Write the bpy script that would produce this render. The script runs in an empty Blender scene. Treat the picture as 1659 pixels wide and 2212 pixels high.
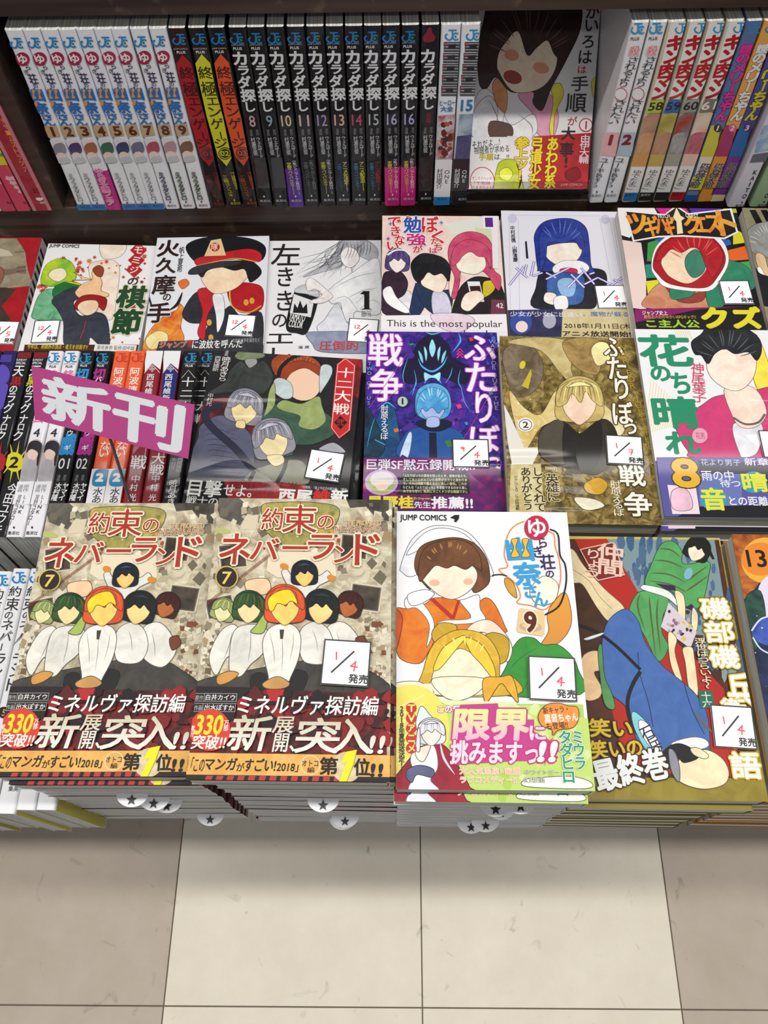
import bpy, math, random
from mathutils import Vector, Matrix
from mathutils.geometry import tessellate_polygon

# ------------------------------------------------------------------ camera, world, lamps, exposure
SC = bpy.context.scene
COL = SC.collection
CAMZ = 1.5
F = 1790.0
TH = math.radians(63.3)
cam_d = bpy.data.cameras.new('camera')
cam = bpy.data.objects.new('camera', cam_d)
COL.objects.link(cam)
cam.location = (0, 0, CAMZ)
cam.rotation_euler = (math.pi / 2 - TH, 0, 0)
cam_d.sensor_fit = 'HORIZONTAL'
cam_d.sensor_width = 36
cam_d.lens = 36 * F / 1659
cam_d.clip_start = 0.01
SC.camera = cam
SC.view_settings.view_transform = 'Standard'
SC.view_settings.look = 'None'
SC.view_settings.gamma = 1
SC.view_settings.use_curve_mapping = False
SC.view_settings.exposure = 0.0
world = bpy.data.worlds.new('world')
SC.world = world
world.use_nodes = True
bg = world.node_tree.nodes['Background']
bg.inputs[0].default_value = (0.93, 0.96, 1.0, 1)
bg.inputs[1].default_value = 0.22


def area(name, loc, sx, sy, power, color=(1, 0.97, 0.92), rot=(0, 0, 0)):
    d = bpy.data.lights.new(name, 'AREA')
    d.shape = 'RECTANGLE'
    d.size = sx
    d.size_y = sy
    d.energy = power
    d.color = color
    o = bpy.data.objects.new(name, d)
    o.location = loc
    o.rotation_euler = rot
    COL.objects.link(o)
    return o


area('ceiling_tube_light', (0.0, 0.10, 2.75), 3.6, 0.07, 57)
area('ceiling_tube_light', (0.0, -1.3, 2.75), 3.6, 0.12, 13)
area('ceiling_tube_light', (0.3, 1.45, 2.9), 2.6, 0.07, 7)

# ------------------------------------------------------------------ helpers
R = math.radians
AX_F = Vector((0, math.cos(TH), -math.sin(TH)))
AX_U = Vector((0, math.sin(TH), math.cos(TH)))
AX_R = Vector((1, 0, 0))
CAM = Vector((0, 0, CAMZ))


def ray(px, py):
    return AX_F + AX_R * ((px - 829.5) / F) + AX_U * ((1106 - py) / F)


def at_z(px, py, z):
    """the point of the horizontal plane z (measured from the camera height) seen at a photo pixel"""
    d = ray(px, py)
    return CAM + d * (z / d.z)


def at_y(px, py, y):
    d = ray(px, py)
    return CAM + d * (y / d.y)


def lin(c):
    c = c / 255.0
    return c / 12.92 if c <= 0.04045 else ((c + 0.055) / 1.055) ** 2.4


def rgb(h, k=1.0):
    h = h.lstrip('#')
    if len(h) == 3:
        h = ''.join(k * 2 for k in h)
    return tuple(k * lin(int(h[i:i + 2], 16)) for i in (0, 2, 4)) + (1,)


MATS = {}


def nt(name):
    m = bpy.data.materials.new(name)
    m.use_nodes = True
    t = m.node_tree
    return m, t, t.nodes['Principled BSDF']


def wrinkle(t, b, strength=0.16):
    """sparse fine creases of the shrink film, felt only by the clear coat"""
    geo = t.nodes.new('ShaderNodeNewGeometry')
    mp = t.nodes.new('ShaderNodeMapping')
    mp.inputs['Scale'].default_value = (4, 62, 40)
    mp.inputs['Rotation'].default_value = (0, 0, 0.2)
    n = t.nodes.new('ShaderNodeTexNoise')
    n.inputs['Detail'].default_value = 1.0
    n.inputs['Scale'].default_value = 1.0
    n.inputs['Distortion'].default_value = 0.4
    n2 = t.nodes.new('ShaderNodeTexNoise')
    n2.inputs['Scale'].default_value = 11
    n2.inputs['Detail'].default_value = 0
    mr = t.nodes.new('ShaderNodeMapRange')
    mr.inputs[1].default_value = 0.52
    mr.inputs[2].default_value = 0.70
    mu = t.nodes.new('ShaderNodeMath')
    mu.operation = 'MULTIPLY'
    bp = t.nodes.new('ShaderNodeBump')
    bp.inputs['Strength'].default_value = strength
    bp.inputs['Distance'].default_value = 0.006
    L = t.links.new
    L(geo.outputs['Position'], mp.inputs[0])
    L(mp.outputs[0], n.inputs['Vector'])
    L(geo.outputs['Position'], n2.inputs['Vector'])
    L(n2.outputs[0], mr.inputs[0])
    L(mr.outputs[0], mu.inputs[0])
    L(n.outputs[0], mu.inputs[1])
    L(mu.outputs[0], bp.inputs['Height'])
    L(bp.outputs[0], b.inputs['Coat Normal'])


INK = 0.74        # reflectance of printed paper


def ink(c):
    """glossy print on coated paper under shrink film; c = '#rrggbb' flat, 'c1~c2' painterly mottle,
    'c1^c2@y0,y1' printed gradient down the book (mm from its foot)"""
    if c in MATS:
        return MATS[c]
    m, t, b = nt('print_' + c.strip('#'))
    b.inputs['Roughness'].default_value = 0.5
    b.inputs['Specular IOR Level'].default_value = 0.2
    b.inputs['Coat Weight'].default_value = 0.4
    b.inputs['Coat Roughness'].default_value = 0.06
    if '^' in c:
        a, r_ = c.split('^')
        d, yy = r_.split('@')
        y0, y1 = [float(k) / 1000 for k in yy.split(',')]
        tc = t.nodes.new('ShaderNodeTexCoord')
        sp = t.nodes.new('ShaderNodeSeparateXYZ')
        mr = t.nodes.new('ShaderNodeMapRange')
        mr.inputs[1].default_value = y0
        mr.inputs[2].default_value = y1
        mx = t.nodes.new('ShaderNodeMix')
        mx.data_type = 'RGBA'
        mx.inputs[6].default_value = rgb(d, INK)
        mx.inputs[7].default_value = rgb(a, INK)
        t.links.new(tc.outputs['Object'], sp.inputs[0])
        t.links.new(sp.outputs[1], mr.inputs[0])
        t.links.new(mr.outputs[0], mx.inputs[0])
        t.links.new(mx.outputs[2], b.inputs['Base Color'])
    elif '~' in c:
        cs = c.split('~')
        tc = t.nodes.new('ShaderNodeTexCoord')
        n = t.nodes.new('ShaderNodeTexNoise')
        n.inputs['Scale'].default_value = 70 if len(cs) == 2 else 110
        n.inputs['Detail'].default_value = 4.0
        n.inputs['Roughness'].default_value = 0.65
        n.inputs['Distortion'].default_value = 0.8
        rp = t.nodes.new('ShaderNodeValToRGB')
        el = rp.color_ramp.elements
        el[0].position = 0.36
        el[0].color = rgb(cs[0], INK)
        el[1].position = 0.64
        el[1].color = rgb(cs[-1], INK)
        for i, k in enumerate(cs[1:-1]):
            e = el.new(0.36 + 0.28 * (i + 1) / (len(cs) - 1))
            e.color = rgb(k, INK)
        t.links.new(tc.outputs['Object'], n.inputs['Vector'])
        t.links.new(n.outputs[0], rp.inputs[0])
        t.links.new(rp.outputs[0], b.inputs['Base Color'])
    else:
        b.inputs['Base Color'].default_value = rgb(c, INK)
    wrinkle(t, b)
    MATS[c] = m
    return m


def pages_mat():
    m, t, b = nt('page_edges')
    tc = t.nodes.new('ShaderNodeTexCoord')
    mp = t.nodes.new('ShaderNodeMapping')
    mp.inputs['Scale'].default_value = (14, 14, 2600)
    n = t.nodes.new('ShaderNodeTexNoise')
    n.inputs['Scale'].default_value = 1
    n.inputs['Detail'].default_value = 3
    rp = t.nodes.new('ShaderNodeValToRGB')
    rp.color_ramp.elements[0].position = 0.3
    rp.color_ramp.elements[0].color = rgb('#92908a')
    rp.color_ramp.elements[1].position = 0.62
    rp.color_ramp.elements[1].color = rgb('#dddcd6')
    t.links.new(tc.outputs['Object'], mp.inputs[0])
    t.links.new(mp.outputs[0], n.inputs['Vector'])
    t.links.new(n.outputs[0], rp.inputs[0])
    t.links.new(rp.outputs[0], b.inputs['Base Color'])
    bp = t.nodes.new('ShaderNodeBump')
    bp.inputs['Strength'].default_value = 0.35
    bp.inputs['Distance'].default_value = 0.0006
    t.links.new(n.outputs[0], bp.inputs['Height'])
    t.links.new(bp.outputs[0], b.inputs['Normal'])
    b.inputs['Roughness'].default_value = 0.85
    return m


def wood_mat():
    m, t, b = nt('dark_stained_wood')
    geo = t.nodes.new('ShaderNodeNewGeometry')
    mp = t.nodes.new('ShaderNodeMapping')
    mp.inputs['Scale'].default_value = (4, 60, 60)
    n = t.nodes.new('ShaderNodeTexNoise')
    n.inputs['Scale'].default_value = 1.5
    n.inputs['Detail'].default_value = 6
    rp = t.nodes.new('ShaderNodeValToRGB')
    rp.color_ramp.elements[0].position = 0.3
    rp.color_ramp.elements[0].color = rgb('#2c201c')
    rp.color_ramp.elements[1].position = 0.75
    rp.color_ramp.elements[1].color = rgb('#443630')
    t.links.new(geo.outputs['Position'], mp.inputs[0])
    t.links.new(mp.outputs[0], n.inputs['Vector'])
    t.links.new(n.outputs[0], rp.inputs[0])
    n2 = t.nodes.new('ShaderNodeTexNoise')
    n2.inputs['Scale'].default_value = 55
    n2.inputs['Detail'].default_value = 8
    r2 = t.nodes.new('ShaderNodeValToRGB')
    r2.color_ramp.elements[0].position = 0.60
    r2.color_ramp.elements[0].color = (0, 0, 0, 1)
    r2.color_ramp.elements[1].position = 0.78
    r2.color_ramp.elements[1].color = (0.5, 0.5, 0.5, 1)
    mx = t.nodes.new('ShaderNodeMix')
    mx.data_type = 'RGBA'
    mx.inputs[7].default_value = rgb('#7b6a55')
    t.links.new(geo.outputs['Position'], n2.inputs['Vector'])
    t.links.new(n2.outputs[0], r2.inputs[0])
    t.links.new(r2.outputs[0], mx.inputs[0])
    t.links.new(rp.outputs[0], mx.inputs[6])
    t.links.new(mx.outputs[2], b.inputs['Base Color'])
    b.inputs['Roughness'].default_value = 0.42
    b.inputs['Specular IOR Level'].default_value = 0.35
    return m


def tile_mat(name, a, bcol):
    m, t, b = nt(name)
    geo = t.nodes.new('ShaderNodeNewGeometry')
    n = t.nodes.new('ShaderNodeTexNoise')
    n.inputs['Scale'].default_value = 9
    n.inputs['Detail'].default_value = 8
    n.inputs['Roughness'].default_value = 0.7
    rp = t.nodes.new('ShaderNodeValToRGB')
    rp.color_ramp.elements[0].position = 0.3
    rp.color_ramp.elements[0].color = rgb(a)
    rp.color_ramp.elements[1].position = 0.7
    rp.color_ramp.elements[1].color = rgb(bcol)
    n2 = t.nodes.new('ShaderNodeTexNoise')
    n2.inputs['Scale'].default_value = 26
    n2.inputs['Detail'].default_value = 5
    n2.inputs['Distortion'].default_value = 1.0
    r2 = t.nodes.new('ShaderNodeValToRGB')
    r2.color_ramp.elements[0].position = 0.66
    r2.color_ramp.elements[0].color = (0, 0, 0, 1)
    r2.color_ramp.elements[1].position = 0.80
    r2.color_ramp.elements[1].color = (0.55, 0.55, 0.55, 1)
    mx = t.nodes.new('ShaderNodeMix')
    mx.data_type = 'RGBA'
    mx.inputs[7].default_value = rgb('#6b6356')
    for k in (n, n2):
        t.links.new(geo.outputs['Position'], k.inputs['Vector'])
    t.links.new(n.outputs[0], rp.inputs[0])
    t.links.new(n2.outputs[0], r2.inputs[0])
    t.links.new(r2.outputs[0], mx.inputs[0])
    t.links.new(rp.outputs[0], mx.inputs[6])
    t.links.new(mx.outputs[2], b.inputs['Base Color'])
    b.inputs['Roughness'].default_value = 0.45
    b.inputs['Specular IOR Level'].default_value = 0.3
    return m


def plain(name, c, rough=0.5, metal=0.0, trans=0.0):
    m, t, b = nt(name)
    b.inputs['Base Color'].default_value = rgb(c)
    b.inputs['Roughness'].default_value = rough
    b.inputs['Metallic'].default_value = metal
    b.inputs['Transmission Weight'].default_value = trans
    return m


M_PAGE = pages_mat()
M_WOOD = wood_mat()
M_TILE_L = tile_mat('light_vinyl_tile', '#e8dfcd', '#f5ecdb')
M_TILE_D = tile_mat('brown_vinyl_tile', '#bcae9d', '#cabcad')
M_GROUT = plain('tile_joint', '#6a6257', 0.9)
M_CARD = plain('white_card', '#f2f3f6', 0.35)
M_CARDK = plain('card_black_ink', '#17181c', 0.5)
M_CARDR = plain('red_marker', '#ee3a50', 0.5)
M_SLIP = plain('slip_paper', '#dcdde0', 0.7)
M_ACRYL = plain('clear_acrylic', '#ffffff', 0.05, 0, 1.0)
M_ACRYL.node_tree.nodes['Principled BSDF'].inputs['IOR'].default_value = 1.12
M_WIRE = plain('grey_plastic_rod', '#5b5c60', 0.4)


def mesh_obj(name, verts, faces, mats, fm=None, parent=None, smooth=False):
    me = bpy.data.meshes.new(name)
    me.from_pydata([tuple(v) for v in verts], [], faces)
    for m in mats:
        me.materials.append(m)
    if fm:
        me.polygons.foreach_set('material_index', fm)
    if smooth:
        me.polygons.foreach_set('use_smooth', [True] * len(me.polygons))
    me.update()
    o = bpy.data.objects.new(name, me)
    COL.objects.link(o)
    if parent:
        o.parent = parent
    return o


def box(x0, y0, z0, x1, y1, z1, b=0.0):
    if b <= 0:
        v = [(x, y, z) for z in (z0, z1) for y in (y0, y1) for x in (x0, x1)]
        f = [(0, 2, 3, 1), (4, 5, 7, 6), (0, 1, 5, 4), (2, 6, 7, 3), (0, 4, 6, 2), (1, 3, 7, 5)]
        return v, f
    v = []
    for (z, i) in ((z0, 0), (z1 - b, 0), (z1, b)):
        v += [(x0 + i, y0 + i, z), (x1 - i, y0 + i, z), (x1 - i, y1 - i, z), (x0 + i, y1 - i, z)]
    f = [(3, 2, 1, 0), (8, 9, 10, 11)]
    for k in (0, 4):
        for i in range(4):
            j = (i + 1) % 4
            f.append((k + i, k + j, k + 4 + j, k + 4 + i))
    return v, f


def empty(name, label, cat, mat, group=None):
    o = bpy.data.objects.new(name, None)
    o.empty_display_size = 0.02
    COL.objects.link(o)
    o.matrix_world = mat
    o['label'] = label
    o['category'] = cat
    if group:
        o['group'] = group
    return o


def copy_tree(o, parent=None):
    c = o.copy()
    COL.objects.link(c)
    c.parent = parent
    for ch in list(o.children):
        copy_tree(ch, c)
    return c


# ------------------------------------------------------------------ glyphs
GC = {}


def glyph(s):
    k = s
    if k not in GC:
        cu = bpy.data.curves.new('g', 'FONT')
        cu.body = s
        cu.resolution_u = 3
        ob = bpy.data.objects.new('g', cu)
        me = bpy.data.meshes.new_from_object(ob)
        vs = [(v.co.x, v.co.y) for v in me.vertices]
        fs = [tuple(p.vertices) for p in me.polygons]
        bpy.data.objects.remove(ob)
        bpy.data.curves.remove(cu)
        bpy.data.meshes.remove(me)
        xs = [v[0] for v in vs] or [0]
        ys = [v[1] for v in vs] or [0]
        GC[k] = (vs, fs, (min(xs), min(ys), max(xs), max(ys)))
    return GC[k]


def clip(poly, w, h):
    for ax, lim, sg in ((0, 0, 1), (0, w, -1), (1, 0, 1), (1, h, -1)):
        out = []
        n = len(poly)
        for i in range(n):
            a, b = poly[i], poly[(i + 1) % n]
            da, db = (a[ax] - lim) * sg, (b[ax] - lim) * sg
            if da >= 0:
                out.append(a)
            if (da >= 0) != (db >= 0):
                t = da / (da - db)
                out.append((a[0] + (b[0] - a[0]) * t, a[1] + (b[1] - a[1]) * t))
        poly = out
        if len(poly) < 3:
            return []
    return poly


def spline(pts, closed=True, n=6):
    out = []
    m = len(pts)
    rng = range(m) if closed else range(m - 1)
    for i in rng:
        if closed:
            p0, p1, p2, p3 = pts[i - 1], pts[i], pts[(i + 1) % m], pts[(i + 2) % m]
        else:
            p0, p1, p2, p3 = pts[max(i - 1, 0)], pts[i], pts[i + 1], pts[min(i + 2, m - 1)]
        for k in range(n):
            t = k / n
            out.append(tuple(0.5 * ((2 * p1[a]) + (-p0[a] + p2[a]) * t + (2 * p0[a] - 5 * p1[a] + 4 * p2[a] - p3[a]) * t * t
                                    + (-p0[a] + 3 * p1[a] - 3 * p2[a] + p3[a]) * t ** 3) for a in (0, 1)))
    if not closed:
        out.append(tuple(pts[-1]))
    return out


def tone(h, k):
    h = h.lstrip('#')
    if len(h) == 3:
        h = ''.join(c * 2 for c in h)
    return '#' + ''.join('%02x' % min(255, int(int(h[i:i + 2], 16) * k)) for i in (0, 2, 4))


VERT_ROT = 'ー―〜～…（）()「」『』[]ｰ-'


class Pr:
    """prints flat layers on one face of a book; positions are read off the photograph and laid on that face"""

    def __init__(s, book, face='front', ref=None, base=0.00012, rect=None):
        s.book = book
        s.face = face
        s.w, s.h, s.t = book['dim']
        s.M = ref if ref is not None else book.matrix_world.copy()
        s.Mi = s.M.inverted()
        s.fw = s.w if face == 'front' else s.t
        s.lay = base
        s.o = (0, 0, 1)
        s.cur = None
        s.lx, s.ly = 0.0, 0.0
        s.ww, s.hh = s.fw, s.h
        if rect:
            s.ww, s.hh = rect

    def frame(s, x0, y0, k):
        s.o = (x0, y0, k)
        return s

    def P(s, x, y):
        px, py = s.o[0] + x / s.o[2], s.o[1] + y / s.o[2]
        d = ray(px, py)
        a = s.Mi @ CAM
        v = s.Mi.to_3x3() @ d
        if s.face == 'front':
            k = (s.t - a.z) / v.z
            p = a + v * k
            return (p.x, p.y)
        k = (s.w - a.x) / v.x
        p = a + v * k
        return (s.t - p.z, p.y)

    def part(s, name, label=None):
        s.flush()
        s.cur = [name, label, [], [], [], [], []]
        return s

    def flush(s):
        c = s.cur
        s.cur = None
        if not c or not c[3]:
            return
        groups = [list(range(len(c[6])))]
        if c[0] in ('title_lettering', 'spine_printing') and len(c[6]) < 900:
            # lettering that stands well apart on the cover becomes parts of its own
            bb = [[min(k) for k in zip(*c[2][e[0]:e[1]])][:2] + [max(k) for k in zip(*c[2][e[0]:e[1]])][:2] for e in c[6]]
            par = list(range(len(bb)))

            def find(i):
                while par[i] != i:
                    i = par[i]
                return i
            for i in range(len(bb)):
                for j in range(i):
                    if find(i) != find(j):
                        g = .006 if c[0] == 'title_lettering' else .008
                        if bb[i][0] - g < bb[j][2] and bb[j][0] - g < bb[i][2] and bb[i][1] - g < bb[j][3] and bb[j][1] - g < bb[i][3]:
                            par[find(i)] = find(j)
            gd = {}
            for i in range(len(bb)):
                gd.setdefault(find(i), []).append(i)
            groups = list(gd.values())
        for g in groups:
            vs, fs, fm = [], [], []
            for i in g:
                v0, v1, f0, f1 = c[6][i]
                d = len(vs) - v0
                vs += c[2][v0:v1]
                fs += [tuple(k + d for k in f) for f in c[3][f0:f1]]
                fm += c[5][f0:f1]
            used = sorted(set(fm))
            o = mesh_obj(c[0], vs, fs, [ink(c[4][k]) for k in used], [used.index(k) for k in fm], s.book)
            if c[1]:
                o['label'] = c[1]

    def _emit(s, col, tris, vs):
        c = s.cur
        if col not in c[4]:
            c[4].append(col)
        mi = c[4].index(col)
        b = len(c[2])
        f0 = len(c[3])
        for (x, y) in vs:
            if s.face == 'front':
                c[2].append((x, y, s.t + s.lay))
            else:
                c[2].append((s.w + s.lay, y, s.t - x))
        for f in tris:
            c[3].append(tuple(b + i for i in f))
            c[5].append(mi)
        c[6].append((b, len(c[2]), f0, len(c[3])))
        s.book['print'] = max(s.book.get('print', 0), s.lay)

    def poly_l(s, col, pts):
        pts = clip(pts, s.ww, s.hh)
        if len(pts) < 3:
            return
        tr = tessellate_polygon([[Vector((p[0], p[1], 0)) for p in pts]])
        s.lay += 0.000006
        s._emit(col, tr, pts)

    def poly(s, col, pts, sm=True, n=5):
        q = [s.P(*p) for p in pts]
        if sm:
            q = spline(q, True, n)
            xs, ys = [a[0] for a in q], [a[1] for a in q]
            if s.face == 'front' and max(max(xs) - min(xs), max(ys) - min(ys)) > .008:
                if '~' not in col and '^' not in col:
                    col = col + '~' + tone(col, 1.13)
                s.poly_l(col, q)
                s.edge(tone(col.split('~')[0].split('^')[0], .42), q, .00022)
                return
        s.poly_l(col, q)

    def edge(s, col, q, w):
        s.lay += 0.000006
        m = len(q)
        for i in range(m):
            a, b = q[i], q[(i + 1) % m]
            dx, dy = b[0] - a[0], b[1] - a[1]
            l = math.hypot(dx, dy)
            if l < 1e-7:
                continue
            nx, ny = -dy / l * w, dx / l * w
            c = clip([(a[0] + nx, a[1] + ny), (b[0] + nx, b[1] + ny), (b[0] - nx, b[1] - ny), (a[0] - nx, a[1] - ny)], s.ww, s.hh)
            if len(c) >= 3:
                s.lay += 1e-7
                s._emit(col, [(0, k, k + 1) for k in range(1, len(c) - 1)], c)

    def full(s, col, y0=0.0, y1=1.0, x0=0.0, x1=1.0):
        s.poly_l(col, [(s.ww * x0, s.hh * y0), (s.ww * x1, s.hh * y0), (s.ww * x1, s.hh * y1), (s.ww * x0, s.hh * y1)])

    def ell(s, col, cx, cy, rx, ry=None, rot=0, n=22):
        ry = rx if ry is None else ry
        pts = []
        cr, sr = math.cos(R(rot)), math.sin(R(rot))
        for i in range(n):
            a = 2 * math.pi * i / n
            u, v = rx * math.cos(a), ry * math.sin(a)
            pts.append((cx + u * cr - v * sr, cy + u * sr + v * cr))
        s.poly(col, pts, False)

    def line(s, col, wd, pts, sm=True, taper=False):
        q = [s.P(*p) for p in pts]
        a0 = s.P(pts[0][0] + wd, pts[0][1])
        w = math.dist(a0, q[0])
        if sm and len(q) > 2:
            q = spline(q, False, 5)
        L, Rr = [], []
        n = len(q)
        for i in range(n):
            a, b = q[max(i - 1, 0)], q[min(i + 1, n - 1)]
            dx, dy = b[0] - a[0], b[1] - a[1]
            l = math.hypot(dx, dy) or 1
            ww = w / 2 * (1 if not taper else max(0.12, math.sin(math.pi * (i + 0.3) / (n - 0.4))))
            L.append((q[i][0] - dy / l * ww, q[i][1] + dx / l * ww))
            Rr.append((q[i][0] + dy / l * ww, q[i][1] - dx / l * ww))
        s.lay += 0.000006
        for i in range(n - 1):
            c = clip([L[i], L[i + 1], Rr[i + 1], Rr[i]], s.ww, s.hh)
            if len(c) >= 3:
                s._emit(col, [(0, k, k + 1) for k in range(1, len(c) - 1)], c)

    def rect(s, col, x0, y0, x1, y1, rot=0):
        (cx, cy), w, h = s._box(x0, y0, x1, y1)
        cr, sr = math.cos(R(rot)), math.sin(R(rot))
        s.poly_l(col, [(cx + u * cr - v * sr, cy + u * sr + v * cr) for u, v in ((-w / 2, -h / 2), (w / 2, -h / 2), (w / 2, h / 2), (-w / 2, h / 2))])

    def _box(s, x0, y0, x1, y1):
        mx, my = (x0 + x1) / 2, (y0 + y1) / 2
        a, b = s.P(x0, my), s.P(x1, my)
        c, d = s.P(mx, y0), s.P(mx, y1)
        ctr = s.P(mx, my)
        return ctr, abs(b[0] - a[0]), abs(c[1] - d[1])

    def _g(s, col, st, off, T):
        if off > 0:
            n = 8 if off > 0.03 else 4
            o0, ox, oy = T(0, 0), T(1, 0), T(0, 1)
            kx, ky = math.dist(o0, ox), math.dist(o0, oy)
            km = min(kx, ky) if max(kx, ky) < 2.2 * min(kx, ky) else 1.4 * min(kx, ky)
            fx, fy = km / max(kx, 1e-9), km / max(ky, 1e-9)
            l0 = s.lay
            for i in range(n):
                a = 2 * math.pi * (i + 0.5) / n
                s.lay += 1.5e-6
                s._g1(col, st, lambda x, y, dx=off * fx * math.cos(a), dy=off * fy * math.sin(a): T(x + dx, y + dy))
            s.lay += 1.5e-6
            s._g1(col, st, T)
            s.top = s.lay
            s.lay = l0
        else:
            s._g1(col, st, T)
            s.top = s.lay

    def _g1(s, col, st, T):
        vs, fs, bb = glyph(st)
        vv = [T(*v) for v in vs]
        if not vv:
            return
        if min(v[0] for v in vv) < 0 or max(v[0] for v in vv) > s.ww or min(v[1] for v in vv) < 0 or max(v[1] for v in vv) > s.hh:
            for f in fs:
                c = clip([vv[i] for i in f], s.ww, s.hh)
                if len(c) >= 3:
                    s._emit(col, [(0, k, k + 1) for k in range(1, len(c) - 1)], c)
        else:
            s._emit(col, fs, vv)

    def text(s, st, col, x0, y0, x1, y1, v=False, b=0.0, ol=None, ol2=None, rot=0, sk=0.0, em=False):
        """st fitted into the box; v = set vertically; ol = (colour, extra width)"""
        (cx, cy), w, h = s._box(x0, y0, x1, y1)
        cr, sr = math.cos(R(rot)), math.sin(R(rot))

        def fin(u, q):
            u = u + q * sk
            return (cx + u * cr - q * sr, cy + u * sr + q * cr)
        b *= 0.62
        layers = []
        for o_ in (ol2, ol):
            if o_:
                layers.append((o_[0], b + o_[1]))
        layers.append((col, b))
        s.top = s.lay
        for lc, lo in layers:
            s.lay = s.top + 0.000004
            if v:
                n = len(st)
                ch = h / n
                _, _, eb = glyph('国')
                ex, ey = (eb[0] + eb[2]) / 2, (eb[1] + eb[3]) / 2
                es = (eb[2] - eb[0]) * 1.06
                for i, g in enumerate(st):
                    if g in ' 　':
                        continue
                    yc = h / 2 - ch * (i + 0.5)
                    _, _, gb = glyph(g)
                    rt = g in VERT_ROT
                    asc = ord(g) < 128
                    gx, gy = ((gb[0] + gb[2]) / 2, (gb[1] + gb[3]) / 2) if (rt or asc) else (ex, ey)
                    sx, sy = w / es, ch / es
                    if asc and not rt:
                        sx = min(sx, sy)
                        sx = sy = sx * 1.15
                    if g in 'ぁぃぅぇぉっゃゅょァィゥェォッャュョ':
                        dx, dy = w * 0.08, ch * 0.08
                    elif g in '、。':
                        dx, dy = w * 0.6, ch * 0.6
                    else:
                        dx = dy = 0

                    def T(a, c, sx=sx, sy=sy, gx=gx, gy=gy, rt=rt, yc=yc, dx=dx, dy=dy):
                        a, c = a - gx, c - gy
                        if rt:
                            a, c = c, -a
                        return fin(a * sx + dx, c * sy + yc + dy)
                    s._g(lc, g, lo, T)
            else:
                _, _, bb = glyph(st)
                if em:
                    _, _, eb = glyph('国')
                    bb = (bb[0], eb[1], bb[2], eb[3])
                sx, sy = w / max(bb[2] - bb[0], 1e-4), h / max(bb[3] - bb[1], 1e-4)
                if len(st) == 1 and ord(st) < 128:
                    sx = min(sx, sy * 1.25)
                gx, gy = (bb[0] + bb[2]) / 2, (bb[1] + bb[3]) / 2
                s._g(lc, st, lo, lambda a, c: fin((a - gx) * sx, (c - gy) * sy))
        s.lay = s.top

    def scatter(s, cols, n, x0, y0, x1, y1, smin, smax, seed=1, k=5, asp=1.0):
        rnd = random.Random(seed)
        for i in range(n):
            cx, cy = rnd.uniform(x0, x1), rnd.uniform(y0, y1)
            r = rnd.uniform(smin, smax)
            a0 = rnd.uniform(0, 6.28)
            c = rnd.choice(cols)
            pts = [(cx + r * rnd.uniform(.6, 1.1) * math.cos(a0 + 6.283 * j / k), cy + asp * r * rnd.uniform(.6, 1.1) * math.sin(a0 + 6.283 * j / k)) for j in range(k)]
            l0 = s.lay
            s.poly(c, pts, False)
            s.lay = l0 + 1.3e-6
        s.lay += 6e-6

    def done(s):
        s.flush()


# ------------------------------------------------------------------ books
TC = 0.0004
MESHC = {}


def wrap_mesh(name, w, h, t, off, x0, mat):
    key = (name, round(w, 4), round(h, 4), round(t, 4), round(off, 5), x0, mat.name)
    if key in MESHC:
        return MESHC[key]
    r = 0.0022
    outer, inner = [], []

    def prof(o, th):
        rr = r + o - th
        W, T0, T1 = w + o - th, -o + th, t + o - th
        p = [(x0, T1), (w * 0.5, T1)]
        for i in range(5):
            a = math.pi / 2 * (1 - i / 4)
            p.append((W - rr + rr * math.cos(a), T1 - rr + rr * math.sin(a)))
        for i in range(5):
            a = -math.pi / 2 * i / 4
            p.append((W - rr + rr * math.cos(a), T0 + rr + rr * math.sin(a)))
        p += [(w * 0.5, T0), (x0, T0)]
        return p
    th = TC if name == 'cover' else 0.00015
    po, pi = prof(off, 0), prof(off, th)
    n = len(po)
    v = []
    for q in (po, pi):
        for y in (0, h):
            v += [(x, y, z) for x, z in q]
    f = []
    for i in range(n - 1):
        f.append((i, i + 1, n + i + 1, n + i))
        f.append((2 * n + i + 1, 2 * n + i, 3 * n + i, 3 * n + i + 1))
        f.append((i + 1, i, 2 * n + i, 2 * n + i + 1))
        f.append((n + i, n + i + 1, 3 * n + i + 1, 3 * n + i))
    f.append((0, n, 3 * n, 2 * n))
    f.append((2 * n - 1, n - 1, 3 * n - 1, 4 * n - 1))
    me = bpy.data.meshes.new(name)
    me.from_pydata(v, [], f)
    me.materials.append(mat)
    me.update()
    MESHC[key] = me
    return me


def page_mesh(w, h, t):
    key = ('pages', round(w, 4), round(h, 4), round(t, 4))
    if key not in MESHC:
        v, f = box(0.0008, 0.0006, TC + .00002, w - 0.0012, h - 0.0006, t - TC - .00002)
        me = bpy.data.meshes.new('page_block')
        me.from_pydata(v, [], f)
        me.materials.append(M_PAGE)
        me.update()
        MESHC[key] = me
    return MESHC[key]


def child(name, me, parent, label=None):
    o = bpy.data.objects.new(name, me)
    COL.objects.link(o)
    o.parent = parent
    if label:
        o['label'] = label
    return o


def book(label, mat, w=0.114, h=0.176, t=0.0145, cover='#f4f4f6', group=None, band=None, band_h=0.05, cat='book', name='comic_book'):
    b = empty(name, label, cat, mat, group)
    b['dim'] = (w, h, t)
    child('cover', wrap_mesh('cover', w, h, t, 0, 0.0, ink(cover)), b)
    child('page_block', page_mesh(w, h, t), b)
    if band:
        child('paper_band', wrap_mesh('paper_band', w, band_h, t, 0.0002, -0.0001, ink(band)), b)
    return b


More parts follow.
